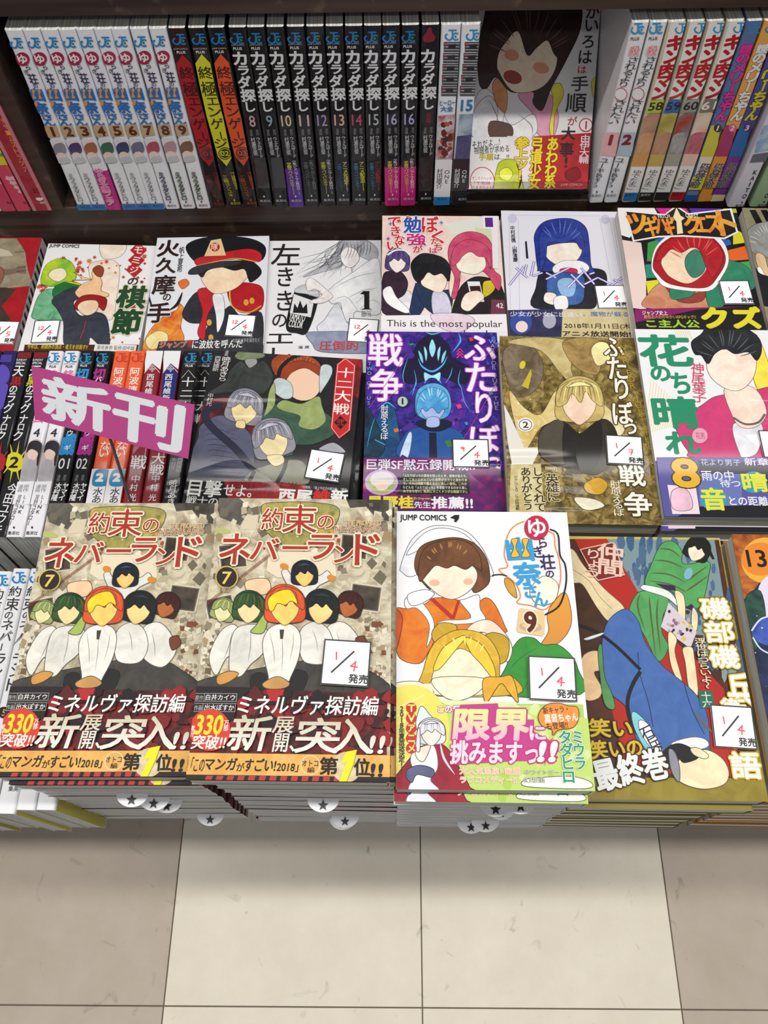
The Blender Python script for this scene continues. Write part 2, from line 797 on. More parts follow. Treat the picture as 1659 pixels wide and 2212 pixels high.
def flat_mat(px, py, px2, py2, z, w, h, t):
    """matrix of a book lying face up whose top edge runs from (px,py) to (px2,py2) on the plane z; t = thickness"""
    a, c = at_z(px, py, z), at_z(px2, py2, z)
    ang = math.atan2(c.y - a.y, c.x - a.x)
    M = Matrix.Rotation(ang, 4, 'Z')
    o = a - M.to_3x3() @ Vector((0, h, 0))
    o.z = CAMZ + z - t
    return Matrix.Translation(o) @ M


def flat_c(tl, bl, z, w, h, t):
    """the same from the top-left and bottom-left corners' pixels"""
    a, c = at_z(tl[0], tl[1], z), at_z(bl[0], bl[1], z)
    d = (a - c)
    ang = math.atan2(d.y, d.x) - math.pi / 2
    M = Matrix.Rotation(ang, 4, 'Z')
    o = a - M.to_3x3() @ Vector((0, h, 0))
    o.z = CAMZ + z - t
    return Matrix.Translation(o) @ M


UPR = Matrix(((0, 0, -1, 0), (-1, 0, 0, 0), (0, 1, 0, 0), (0, 0, 0, 1)))     # standing, spine to the viewer
SPU = Matrix(((0, 0, -1, 0), (0, 1, 0, 0), (1, 0, 0, 0), (0, 0, 0, 1)))      # on its fore-edge, spine up
# ------------------------------------------------------------------ floor
ZT = -0.702          # display table top, from the camera height
ZR = -0.687          # low riser board
o = mesh_obj('floor', *box(-2.2, -1.6, -0.05, 2.3, 1.6, -0.0022), [M_GROUT])
o['kind'] = 'structure'
floor = o
T_ = 0.4035
tm = {}
for i in range(-5, 6):
    for j in range(-3, 4):
        dark = i in (-2, -1, -5, 2, 3) if True else 0
        dark = (i // 2) % 2 != 0
        key = dark
        if key not in tm:
            v, f = box(0.0009, 0.0009, -0.004, T_ - 0.0009, T_ - 0.0009, 0, 0.0006)
            me = bpy.data.meshes.new('tile')
            me.from_pydata(v, [], f)
            me.materials.append(M_TILE_D if dark else M_TILE_L)
            tm[key] = me
        t = bpy.data.objects.new('tile', tm[key])
        COL.objects.link(t)
        t.parent = floor
        t.matrix_world = Matrix.Rotation(-0.0059, 4, 'Z') @ Matrix.Translation((-0.343 + i * T_, -0.1096 + j * T_, 0))

# ------------------------------------------------------------------ display table and bookcase
I4 = Matrix.Identity(4)


def part_box(name, parent, *a, mat=None, b=0.001):
    v, f = box(*a, b)
    return mesh_obj(name, v, f, [mat or M_WOOD], None, parent)


tb = empty('display_table', 'low dark wooden display table carrying all the stacked comics', 'table', I4)
zt = CAMZ + ZT
part_box('table_top', tb, -1.1, 0.118, zt - 0.03, 1.2, 0.63, zt)
part_box('front_panel', tb, -1.08, 0.30, 0.09, 1.18, 0.32, zt - 0.031)
part_box('side_panel', tb, -1.08, 0.3205, 0.0, -1.06, 0.62, zt - 0.031)
part_box('side_panel', tb, 1.16, 0.3205, 0.0, 1.18, 0.62, zt - 0.031)
part_box('kick_board', tb, -1.05, 0.34, 0.0, 1.15, 0.36, 0.088)
part_box('riser_board', tb, -1.09, 0.262, zt + 0.0002, 1.19, 0.63, CAMZ + ZR)

YAW = Matrix.Rotation(0.02, 4, 'Z')
bc = empty('bookcase', 'dark stained wooden bookcase behind the display table', 'bookcase', YAW)
ZD = -0.597
zd = CAMZ + ZD
part_box('shelf_board', bc, -1.0, 0.6435, zd - 0.022, 1.1, 0.90, zd)
part_box('fascia_board', bc, -1.0, 0.6455, 0.0, 1.1, 0.662, zd - 0.0225)
part_box('upper_shelf_board', bc, -1.0, 0.640, CAMZ - 0.403, 1.1, 0.90, CAMZ - 0.375)
part_box('back_panel', bc, -1.0, 0.901, 0.0, 1.1, 0.915, CAMZ + 0.0)
part_box('partition', bc, -0.3275, 0.6412, zd + 0.0003, -0.3035, 0.9005, CAMZ - 0.4055, mat=M_WOOD)
part_box('partition', bc, 0.62, 0.6412, zd + 0.0003, 0.644, 0.9005, CAMZ - 0.4055, mat=M_WOOD)

# ------------------------------------------------------------------ stacks
ORD = ['topmost', 'second', 'third', 'fourth', 'fifth', 'sixth', 'seventh', 'eighth', 'ninth', 'tenth', 'eleventh', 'twelfth', 'thirteenth', 'fourteenth', 'fifteenth']


def star_slip(parent, x, t, rnd):
    """white order slip folded round the pages, its rounded tab with a black star sticks out at the foot"""
    r = 0.0105
    v, f = [], []
    n = 16
    z = t * 0.55
    for k, dz in ((0, 0.0001), (1, -0.0001)):
        for i in range(n + 1):
            a = math.pi + math.pi * i / n
            v.append((x + r * math.cos(a), 0.0003 + r * 0.8 * math.sin(a), z + dz + 0.15 * r * math.sin(a)))
    f.append(tuple(range(n + 1)))
    f.append(tuple(range(2 * n + 1, n, -1)))
    for i in range(n):
        f.append((i, n + 1 + i, n + 2 + i, i + 1))
    s = mesh_obj('order_slip', v, f, [M_SLIP], None, parent)
    s['label'] = 'white rounded paper tab with a black star'
    v2 = []
    cy = -0.0038
    for i in range(10):
        a = math.pi / 2 + math.pi * i / 5
        q = 0.0037 if i % 2 == 0 else 0.0015
        yy = cy + q * math.sin(a)
        v2.append((x + q * math.cos(a), yy, z + 0.1 * yy + 0.0003))
    v2.append((x, cy, z + 0.1 * cy + 0.0003))
    mesh_obj('printed_star', v2, [(i, (i + 1) % 10, 10) for i in range(10)], [M_CARDK], None, s)


def stack(n, M, w, h, t, cover, desc, where, group, base_z, seed, shift=(0, 0), spread=0.0012, band=None, bh=0.05, slips=(), top=None, second=None, rot=0.3, shy=None, low=None, keep=True):
    """n books, the topmost at M; returns the topmost (and builds the rest below it)"""
    rnd = random.Random(seed)
    out = []
    for k in range(n):
        if k == 0:
            Mk = M.copy()
            lb = top
        else:
            z = M.translation.z - k * (M.translation.z - base_z) / (n - 1) if n > 1 else 0
            sx = shift[0] * min(1, k / 3) + rnd.uniform(-spread, spread)
            sy = shift[1] + rnd.uniform(-spread, spread) * (.35 if base_z < CAMZ + ZR else 1)
            if k == 1 and second:
                sx, sy = second
            if shy and k > 1:
                sy = shy(k)
            Mk = Matrix.Translation((sx, sy, z - M.translation.z)) @ M @ Matrix.Rotation(R(rnd.uniform(-rot, rot)), 4, 'Z')
            Mk.translation.z = z
            lb = '%s, %s down in %s' % (desc, ORD[k], where)
            if k == n - 1:
                lb = '%s, lowest in %s' % (desc, where)
        b = book(lb, Mk, w, h, t, cover if k < 2 or not low else low, group, band if (k < 2 or keep) else None, bh)
        if k in slips:
            star_slip(b, w * slips[k], t, rnd)
        out.append(b)
    return out


G = 0.0006
zt2 = CAMZ + ZR + 0.0002
zt1 = CAMZ + ZT + 0.0002


def tn(z, base, n):
    """book thickness for n books between base and the top surface z"""
    return ((CAMZ + z) - base) / n - G


# front row
t1 = .01475
NEV1 = stack(13, flat_mat(107, 1087, 466, 1087, -0.5, .1145, .1795, t1), .1145, .1795, t1, '#c9c2ae', 'dark red banded comic', 'the leftmost front stack',
             'sepia group-scene comics in the left front stack', zt1, 3, (0.0030, 0.0), band='#2a1316~#8c2020', bh=.052, low='#f0f0f2',
             slips={4: .52, 5: .6, 6: .66, 11: .78}, second=(0.004, -0.0022),
             top='sepia comic with dark red band face up, no date card, top of left front stack')
t2 = .01475
NEV2 = stack(14, flat_mat(473, 1076, 841, 1080, -0.485, .1145, .1795, t2), .1145, .1795, t2, '#c9c2ae', 'dark red banded comic', 'the second front stack',
             'sepia group-scene comics in the second front stack', zt1, 5, (0.012, 0.002), band='#2a1316~#8c2020', bh=.052, low='#f0f0f2',
             slips={5: .52, 11: .60, 12: .58}, top='sepia comic with dark red band under a white date card, top of second front stack')
t3 = tn(-0.4965, zt1, 13)
YU = stack(13, flat_mat(857, 1104, 1223, 1107, -0.4965, .114, .179, t3), .114, .179, t3, '#f5f5f7', 'white comic', 'the middle front stack',
           'white comics in the middle front stack', zt1, 8, (0.003, 0.002), slips={3: .66, 4: .55, 5: .60, 10: .58, 11: .50}, band='#b8d86a', bh=.050, keep=False, second=(-0.001, -0.0045),
           top='white comic with lime green band face up, orange and green artwork, middle front stack')
t4 = tn(-0.530, zt1, 11)
ISO = stack(11, flat_c((1203, 1158), (1253, 1720), -0.530, .1145, .177, t4), .1145, .177, t4, '#8d8136', 'olive gold comic', 'the right front stack',
            'olive gold comics in the right front stack', zt1, 9, (-0.004, 0.003), second=(-0.003, -0.003),
            top='olive gold comic face up with blue robe artwork, right front stack')
t5 = tn(-0.527, zt1, 11)
O13 = stack(11, flat_c((1580, 1154), (1692, 1735), -0.527, .114, .176, t5), .114, .176, t5, '#c98a2c', 'dark blue and orange comic', 'the rightmost front stack',
            'orange comics in the rightmost front stack', zt1, 10, (0.001, 0.002),
            top='orange and dark blue comic numbered 13, top of rightmost front stack')
# second row
t6 = tn(-0.570, zt2, 6)
JU = stack(6, flat_c((462, 757), (394, 1085), -0.570, .1275, .182, t6), .1275, .182, t6, '#1e1d20', 'black and red large comic', 'the black second row stack',
           'black and red comics in the second row', zt2, 12, (0.004, 0.001), band='#b02028~#4a1518', bh=.04, second=(0.0065, 0.0),
           top='black comic with red title strip and grey figures art, second row left of blue one')
t7 = tn(-0.5785, zt2, 7)
FU1 = stack(7, flat_c((792.5, 716), (783, 1100), -0.5785, .114, .176, t7), .114, .176, t7, '#2a2478', 'deep blue comic', 'the violet second row stack',
            'violet blue comics in the second row', zt2, 13, (0.001, -0.013), spread=.0008,
            top='violet and blue comic with white vertical title numbered 1, second row')
t8 = tn(-0.560, zt2, 8)
FU2 = stack(8, flat_c((1079, 726), (1101, 1118), -0.560, .114, .176, t8), .114, .176, t8, '#6a5a2a', 'golden brown comic', 'the gold second row stack',
            'golden brown comics in the second row', zt2, 14, (0.001, 0.0), spread=.001, second=(0.002, 0.003),
            top='golden brown comic numbered 2 with white vertical title, second row')
t9 = tn(-0.553, zt2, 8)
HA = stack(8, flat_c((1371, 711), (1434, 1113), -0.553, .114, .176, t9), .114, .176, t9, '#f4f4f6', 'white and pink comic', 'the rightmost second row stack',
           'white and pink comics in the second row', zt2, 15, (0.002, -0.003), band='#4a3f8c', bh=.048, spread=.001,
           top='white comic with green title and pink jacket art, numbered 8, second row right')
# third row
t10 = tn(-0.637, zt2, 3)
RD = stack(3, flat_c((-150, 513), (-227, 745), -0.637, .1150, .176, t10), .1150, .176, t10, '#b5222c', 'red comic with striped spine', 'the leftmost third row stack',
           'red comics in the third row', zt2, 16, (0.001, 0.0), top='red comic with grey armour art and striped spine, leftmost in third row')
MO = stack(3, flat_c((105, 526), (41, 752), -0.637, .114, .176, t10), .114, .176, t10, '#f4f4f6', 'white maple leaf comic', 'the third row',
           'maple leaf comics in the third row', zt2, 17, (0.001, 0.0), top='white comic with scattered red maple leaves, third row left')
t11 = tn(-0.630, zt2, 3)
HI = stack(3, flat_c((340, 514), (308, 756), -0.630, .114, .176, t11), .114, .176, t11, '#eef0f6', 'white comic with flames', 'the third row',
           'black cap comics in the third row', zt2, 18, (0.001, 0.0), top='white comic with black cap and flame art, bold black title, third row')
LE = stack(3, flat_c((583, 519), (566, 756), -0.634, .114, .176, t10 + .001), .114, .176, t10, '#f2f2f4', 'white pencil-sketch comic', 'the third row',
           'spray can comics in the third row', zt2, 19, (0.001, 0.0), top='white comic with grey pencil sketch and black spray can, third row')
t12 = tn(-0.595, zt2, 6)
BO = stack(6, flat_c((826, 466), (823, 718), -0.595, .114, .176, t12), .114, .176, t12, '#f4f4f6', 'white English-banded comic', 'the third row',
           'pink-haired cover comics in the third row', zt2, 20, (0.0, 0.002), band='#f2eef2', bh=.050, spread=.001,
           top='comic with colourful title and white band reading This is the most popular, third row')
ME = stack(6, flat_c((1082, 455), (1100, 722), -0.597, .114, .176, t12), .114, .176, t12, '#ecebf4', 'pale lilac comic', 'the third row',
           'pale lilac comics in the third row', zt2, 21, (0.0, 0.002), band='#c9b98c', bh=.050, spread=.001,
           top='pale lilac comic with blue hair mass and beige band, third row')
t13 = tn(-0.580, zt2, 7)
TS = stack(7, flat_c((1333, 449), (1375, 712), -0.580, .114, .176, t13), .114, .176, t13, '#f0e4e2', 'multicoloured patchwork comic', 'the third row',
           'patchwork cover comics in the third row', zt2, 22, (0.0, 0.001), band='#a8247c', bh=.046, spread=.001,
           top='patchwork comic with orange title and red hair art, third row right')
GY = stack(7, flat_c((1603, 449), (1668, 740), -0.583, .114, .176, t13 - .0005), .114, .176, t13 - .0006, '#8f8870', 'grey beige comic with black stripes', 'the rightmost third row stack',
           'grey beige comics in the third row', zt2, 23, (0.0, 0.001), spread=.001,
           top='grey beige comic with black stripes and grey hair art, third row right edge')


# ------------------------------------------------------------------ rows of upright books
def shelf_book(label, xb, xt, t, cover, group, h=0.183, w=0.112, dy=0.0, band=None, bh=.05):
    Yb = 0.6395 + dy
    d1 = Yb * .4493 + 0.597 * .8934
    Xb = (xb - 829.5) * d1 / F
    d2 = Yb * .4493 + (0.597 - h) * .8934
    Xt = (xt - 829.5) * d2 / F
    Y = Yb + 0.02 * Xb
    be = math.atan((Xt - Xb) / h)
    M = Matrix.Translation((Xb, Y, zd + 0.0003 + abs(math.sin(be)) * t / 2)) @ Matrix.Rotation(0.02, 4, 'Z') @ Matrix.Rotation(be, 4, 'Y') @ UPR @ Matrix.Translation((-w, 0, -t / 2))
    return book(label, M, w, h, t, cover, group, band, bh)


def spine_up(label, xc, yt, z, t, cover, group, h=0.176, w=0.112, phi=-0.0059, band=None, bh=.05):
    p = at_z(xc, yt, z)
    M = Matrix.Translation((p.x, p.y, CAMZ + z)) @ Matrix.Rotation(phi, 4, 'Z') @ Matrix.Translation((0, -h, 0)) @ SPU @ Matrix.Translation((-w, 0, -t / 2))
    return book(label, M, w, h, t, cover, group, band, bh)
# ---- top shelf, white comics 1-9
YB, YT = [187.5, 218.5, 249, 283, 314, 343, 374, 408, 441], [31.5, 69.5, 108, 146, 184, 222, 259, 300, 341]
YUS = []
YUL = ['grey figure patch beside the partition', 'purple figure patch', 'magenta band at its foot', 'dark green figure patch', 'navy figure patch', 'slate figure patch', 'rose figure patch and violet author name', 'pale pink figure patch', 'brown figure patch next to the red arrow']
for i in range(9):
    YUS.append(shelf_book('white-spined comic with %s, numbered %d, top shelf' % (YUL[i], i + 1), YB[i], YT[i], .0138, '#eef0f6', 'white-spined comics on the top shelf',
                          band='#c02c86' if i == 2 else None, bh=.047))
# ---- red / yellow / orange arrow spines
ENS = []
for (nm, num, xb, xt, c) in (('red', '01', 472, 382, '#1a1518'), ('yellow', '02', 507, 424.5, '#17161a'), ('orange', '03', 542, 466.5, '#17161a')):
    ENS.append(shelf_book('black-spined comic with tall %s arrow title numbered %s, top shelf' % (nm, num), xb, xt, .0142, c, 'arrow title comics on the top shelf'))
# ---- black comics 8-16
KB = [574, 608.5, 641, 674.5, 710.5, 742.5, 777, 809, 847.5, 881, 918]
KT = [509.5, 549, 591, 635, 677, 719, 761, 802, 842, 884, 927.5]
KN = ['8', '9', '10', '11', '12', '13', '14', '15', '16', '16', '']
KBAND = {2: '#5a2a94', 8: '#c8267e', 9: '#c8267e'}
KAS = []
KL = ['rose', 'teal', 'cream', 'pink', 'lilac', 'peach', 'magenta', 'plain grey', '', '', '']
for i in range(11):
    lb = 'black-spined comic with %s number %s, top shelf' % (KL[i], KN[i])
    if i == 8:
        lb = 'left one of two magenta-banded black comics numbered 16, top shelf'
    if i == 9:
        lb = 'right one of two magenta-banded black comics numbered 16, top shelf'
    if i == 10:
        lb = 'black-spined comic with red crest and no number beside the white ones, top shelf'
    KAS.append(shelf_book(lb, KB[i], KT[i] + 3, .0146, '#17181b', 'black-spined comics on the top shelf', band=KBAND.get(i), bh=.046))
ON1 = shelf_book('white comic with silver barred title and brown scene on its spine, top shelf', 953.5, 975, .0158, '#eef1f6', 'silver title comics on the top shelf')
ON2 = shelf_book('white comic numbered 15 with silver barred title on its spine, top shelf', 990.5, 1018, .0150, '#eef1f6', 'silver title comics on the top shelf')
# ---- face-out book on a clear stand
an = R(46)
p0 = Vector((0.0822, 0.6405, CAMZ - 0.5765))
MF = Matrix(((1, 0, 0, p0.x), (0, math.cos(an), -math.sin(an), p0.y), (0, math.sin(an), math.cos(an), p0.z), (0, 0, 0, 1))) @ Matrix.Translation((0, 0, -.0155))
IRO = book('face-out white comic with dark brown hair mass and red band on clear stand, top shelf', MF, .1145, .176, .0155, '#f3f3f6')
st = empty('acrylic_stand', 'clear acrylic book stand holding the face-out comic on the top shelf', 'stand', MF)
v, f = box(-.0005, -.0025, -.0035, .1150, .150, -.0008)
mesh_obj('back_plate', v, f, [M_ACRYL], None, st)
v, f = box(-.0005, -.0050, -.0035, .1150, -.0026, .0215)
mesh_obj('ledge', v, f, [M_ACRYL], None, st)
v, f = box(-.0005, -.0050, .0185, .1150, .0090, .0210)
v, f = box(-.0005, -.0025, .0190, .1150, .0080, .0212)
mesh_obj('front_lip', v, f, [M_ACRYL], None, st)
# prop leg of the stand down to the shelf
pl = MF.inverted() @ Vector((p0.x + .057, .70, zd + .001))
v = []
q0 = MF.inverted() @ Vector((p0.x, .675, zd + .0006))
q1 = MF.inverted() @ Vector((p0.x, .6780, zd + .0006))
for xx in (.02, .0945):
    v += [(xx, .045, -.0036), (xx, .050, -.0036), (xx, q1.y, q1.z), (xx, q0.y, q0.z)]
mesh_obj('prop_leg', v, [(0, 1, 2, 3), (7, 6, 5, 4), (0, 4, 5, 1), (1, 5, 6, 2), (2, 6, 7, 3), (3, 7, 4, 0)], [M_ACRYL], None, st)
# ---- right group
NE = []
RB = [1288.5, 1321, 1359.5, 1393, 1427, 1461, 1493, 1522, 1550]
RT = [1386, 1426, 1465, 1507, 1549, 1593, 1635, 1672, 1709]
RS = []
RL = ['white comic with brush title numbered 1 and pale pink foot, top shelf right', 'white comic with brush title numbered 2 and pale blue foot, top shelf right',
      'comic with red bulging title, lime patch 58, top shelf right', 'comic with red bulging title, blue patch 59, top shelf right',
      'comic with red bulging title, grey patch 60, top shelf right', 'comic with red bulging title, brown patch 61, top shelf right',
      'comic with pink title on blue and yellow spine numbered 1, top shelf right', 'comic with white title on orange spine numbered 2, top shelf right',
      'comic with yellow title on blue and purple spine numbered 3, top shelf right']
RC = ['#f0eff2', '#eeeff2', '#d9cdb4', '#c8bda8', '#b9b4a6', '#e3dccb', '#6f86b4', '#e79a3c', '#7a3c9c']
RG = ['brush title comics', 'brush title comics', 'red title comics', 'red title comics', 'red title comics', 'red title comics', 'thin colourful comics', 'thin colourful comics', 'thin colourful comics']
for i in range(9):
    RS.append(shelf_book(RL[i], RB[i], RT[i], .0135 if i < 6 else .0125, RC[i], RG[i] + ' on the top shelf right'))
KAI = [shelf_book('large white comic with spaced capitals standing proud, top shelf right', 1592, 1768, .0165, '#dad6e4', 'large comics at the right end of the top shelf', w=.128, h=.181, dy=-.0085),
       shelf_book('large pale green comic standing proud at the right end of top shelf', 1640, 1824, .0165, '#9db994', 'large comics at the right end of the top shelf', w=.128, h=.181, dy=-.0085)]
# ---- pink books left of the partition
PK = []
for i, (xb, xt, c, l) in enumerate(((95, -100, '#b5384c', 'deep red thick comic with pale edges'), (54, -140, '#d64a68', 'coral pink comic with yellow patch'), (22, -178, '#cf4668', 'coral pink comic'), (-8, -216, '#d8d8dc', 'pale grey comic'))):
    PK.append(shelf_book(l + ' left of the shelf partition', xb, xt, .0185 if i == 0 else .0138, c, 'comics left of the shelf partition'))
# ---- second row, spines up
S2 = []
S2D = [(-13, .0150, '#151418', 'dark comic with violet emblem on its spine, leftmost of the spine-up row'),
       (22, .0128, '#241f58', 'black comic with violet lettering near the left edge, spine up'),
       (54, .0132, '#17161a', 'black comic with red sun badge on its spine, spine up'), (89, .0132, '#17161a', 'black comic with yellow sun badge numbered 2, spine up'),
       (121, .0132, '#eceaf0', 'white comic numbered 4 beside the yellow-badged one, spine up'), (156, .0132, '#eceaf0', 'white comic numbered 4 beside the one numbered 01, spine up'),
       (190, .0132, '#141418', 'black comic with blue title numbered 01, spine up'), (226, .0132, '#141418', 'black comic with magenta title numbered 02, spine up'),
       (264, .0132, '#f0643a', 'left one of two orange comics numbered 2, spine up'), (298, .0132, '#f0643a', 'right one of two orange comics numbered 2, spine up'),
       (335, .0142, '#8c2030', 'dark red comic with white top, spine up'), (373, .0142, '#8c2030', 'dark red comic with white and navy top, spine up'),
       (412, .0138, '#19181b', 'black comic with white title beside the black cover, spine up'), (449, .0138, '#19181b', 'black comic half hidden under the black and red cover, spine up')]
for i, (xc, t, c, l) in enumerate(S2D):
    S2.append(spine_up(l, xc, 758, -0.573 if i < 13 else -.5895, t if i < 13 else .0125, c, 'spine-up comics in the second row', w=.1125 if i < 13 else .097))
# ---- front row, spines up
S1 = []
S1L = ['hard by the left front stack', 'second from the left front stack', 'third from the left front stack', 'fourth from the left front stack', 'fifth from the left front stack', 'sixth from the left front stack', 'seventh from the left front stack']
for i in range(7):
    X = -0.2235 - .0134 * i
    xx = 829.5 + X * F / .633
    b = spine_up('white-spined comic lying spine up, ' + S1L[i], xx, 1228 + (6 if i in (5, 2) else 0), -0.5885, .0130, '#f2f2f6', 'white spine-up comics in the front row', w=.113, phi=-.02)
    v, f = [], []
    for z in (-.00006, .01306):
        n = len(v)
        v += [(.001, 0, z), (.1095, 0, z), (.1095, .176, z), (.001, .176, z)]
        f.append((n, n + 1, n + 2, n + 3) if z > 0 else (n + 3, n + 2, n + 1, n))
    s_ = mesh_obj('side_print', v, f, [ink('#b4ac24')], None, b)
    s_['label'] = 'mustard yellow printed covers'
    S1.append(b)

# ------------------------------------------------------------------ pink new-release sign on a grey rod
sg = empty('sign_card', 'magenta sign with large white characters on a grey rod above the spine-up comics', 'sign', I4)
quad = [(68, 790), (420, 874), (403, 990), (75, 906)]
DS = [.575, .545, .540, .570]


def at_d(px, py, d):
    return CAM + ray(px, py) * d


q = [at_d(x, y, d) for (x, y), d in zip(quad, DS)]
nrm = (q[1] - q[0]).cross(q[3] - q[0]).normalized()
q[2] = q[2] - nrm * ((q[2] - q[0]).dot(nrm))
if nrm.dot(CAM - q[0]) < 0:
    nrm = -nrm
M_SIGN = plain('magenta_laminated_paper', '#8e2064', 0.65)
nn = nrm * .0004
mesh_obj('sign_sheet', [p for p in q] + [p - nn * 2 for p in q], [(0, 3, 2, 1), (4, 5, 6, 7), (0, 1, 5, 4), (1, 2, 6, 5), (2, 3, 7, 6), (3, 0, 4, 7)], [M_SIGN], None, sg)


def bil(u, v):
    return (q[0] * (1 - u) + q[1] * u) * (1 - v) + (q[3] * (1 - u) + q[2] * u) * v


V, Fc = [], []
for ch, (u0, u1, v0, v1) in (('新', (.07, .49, .12, .90)), ('刊', (.53, .94, .10, .93))):
    vs, fs, bb = glyph(ch)
    k = 0
    for i in range(13):
        a = 2 * math.pi * i / 6
        rr = 0 if i == 12 else (.034 if i < 6 else .017)
        dx, dy = rr * math.cos(a), rr * math.sin(a)
        b0 = len(V)
        for x, y in vs:
            u = u0 + (u1 - u0) * (x + dx - bb[0]) / (bb[2] - bb[0])
            w_ = v0 + (v1 - v0) * (bb[3] - y - dy) / (bb[3] - bb[1])
            V.append(bil(u, w_) + nrm * (.00008 + i * 4e-6))
        Fc += [tuple(b0 + i2 for i2 in g) for g in fs]
so = mesh_obj('white_lettering', V, Fc, [plain('sign_white', '#b2b6ba', 0.7)], None, sg)
a = bil(.47, .80) - nrm * .0016
bpt = at_z(285, 1088, -.5745)
bpt = at_d(287, 1100, .632)


def rod(name, a, b, r, mt, parent):
    d = (b - a).normalized()
    s = d.cross(Vector((0, 0, 1))).normalized()
    u = d.cross(s)
    v, f = [], []
    n = 8
    for p in (a, b):
        for i in range(n):
            t = 2 * math.pi * i / n
            v.append(p + s * (r * math.cos(t)) + u * (r * math.sin(t)))
    for i in range(n):
        j = (i + 1) % n
        f.append((i, j, n + j, n + i))
    f += [tuple(range(n))[::-1], tuple(range(n, 2 * n))]
    return mesh_obj(name, v, f, [mt], None, parent)


rod('rod', a, bpt, .0011, M_WIRE, sg)
# ------------------------------------------------------------------ printed covers
def head(p, cx, cy, r, hair, skin, hi=None, tilt=0, fr=0.35, wide=1.0):
    """plain featureless stand-in head: a hair mass with a face oval and a fringe"""
    def q(pts):
        c, s = math.cos(R(tilt)), math.sin(R(tilt))
        return [(cx + r * (x * c * wide - y * s), cy + r * (x * s * wide + y * c)) for x, y in pts]
    p.poly(hair, q([(-1.0, .1), (-.85, -.65), (-.3, -1.05), (.35, -1.02), (.88, -.6), (1.02, .1), (.8, .75), (-.8, .75)]))
    p.poly(skin, q([(-.68, -.15), (-.3, -.45), (.3, -.45), (.68, -.15), (.58, .45), (0, .92), (-.58, .45)]))
    p.poly(hair, q([(-.95, .15), (-.85, -.6), (0, -.98), (.85, -.6), (.95, .15), (.55, -fr * .1), (.25, -fr * .75), (.05, fr * .2 - .1), (-.3, -fr * .6), (-.55, fr * .1)]))
    dk = tone(hair.split('~')[0], .62)
    lt = tone(hair.split('~')[-1], 1.35)
    for i in range(11):
        u = -.85 + 1.7 * i / 10
        p.line(lt if i % 3 == 1 else dk, r * .035, q([(u * .45, -.92 + abs(u) * .12), (u * .8, -.62), (u, -.2 + .25 * abs(u))]), taper=True)
    p.line(tone(skin.split('~')[0], .8), r * .03, q([(-.3, .74), (0, .93), (.3, .74)]), taper=True)
    if hi:
        p.poly(hi, q([(-.55, -.62), (0, -.85), (.5, -.66), (.1, -.68)]))


def strands(p, col, cx, cy, rx, ry, n, wd, seed=1, a0=-160, a1=-20, inner=.35):
    rnd = random.Random(seed)
    for i in range(n):
        a = R(a0 + (a1 - a0) * (i + rnd.random()) / n)
        x1, y1 = cx + rx * math.cos(a), cy + ry * math.sin(a)
        x0, y0 = cx + rx * inner * math.cos(a) + rnd.uniform(-5, 5), cy + ry * inner * math.sin(a)
        p.line(col, wd, [(x0, y0), ((x0 + x1) / 2 + rnd.uniform(-6, 6), (y0 + y1) / 2), (x1, y1)], taper=True)


# ---- sepia comic (two stacks) -------------------------------------------------
p = Pr(NEV2[0]).part('cover_artwork').frame(380, 1060, 3.456)
p.full('#a59a80~#c9bfa2~#e0d8c0')
p.poly('#4c4a45~#6b675e', [(300, 20), (430, 20), (560, 130), (480, 260), (330, 200), (290, 90)], False)
p.poly('#33322f~#5a564c', [(1270, 60), (1590, 60), (1590, 230), (1500, 210), (1420, 120), (1300, 130)], False)
p.scatter(['#8a8069', '#d8cfb4', '#b8ad90', '#eee6cf', '#6f6755', '#a38a66'], 110, 230, 90, 1600, 700, 18, 60, 4, 4)
p.poly('#d9cdb2', [(520, 190), (620, 180), (600, 290), (480, 290)], False)
p.poly('#8b8a52~#c9b860', [(640, 120), (760, 90), (1040, 90), (1220, 140), (1150, 330), (1010, 420), (900, 470), (760, 380), (680, 300)])
p.scatter(['#d0a040', '#c98a3a', '#b04c2c', '#a8a050', '#7f8238', '#dcc878', '#8c3a24'], 60, 640, 130, 1230, 440, 8, 24, 9, 6)
p.ell('#b9bd76', 340, 300, 75, 22, 8)
for (x, y, w, h, a) in ((425, 490, 105, 95, -6), (1330, 420, 105, 95, 5), (1415, 800, 120, 100, 8), (330, 870, 110, 80, -12)):
    c_, s_ = math.cos(R(a)), math.sin(R(a))
    for k, col in ((1.0, '#d8cfb8'), (.9, '#6b6455'), (.82, '#332c27~#574a40')):
        p.poly(col, [(x + k * (u * c_ - v * s_), y + k * (u * s_ + v * c_)) for u, v in ((-w, -h), (w, -h), (w, h), (-w, h))], False)
p.poly('#e9dcc0', [(690, 470), (830, 450), (1180, 470), (1200, 640), (760, 650), (680, 600)], False)
p.poly('#f0c8a0', [(520, 680), (680, 660), (700, 760), (560, 780)])
p.scatter(['#c8bfa6', '#8d836a', '#e4dcc6', '#a99270', '#6e5b44'], 70, 170, 1000, 320, 1400, 14, 38, 5, 4)
p.scatter(['#c8bfa6', '#8d836a', '#e4dcc6', '#a99270', '#7a4a34'], 60, 1330, 900, 1560, 1420, 14, 38, 6, 4)
for dy in (0, 10, 20):
    p.line('#8c3a2a', 3.5, [(150, 900 + dy), (770, 420 + dy)])
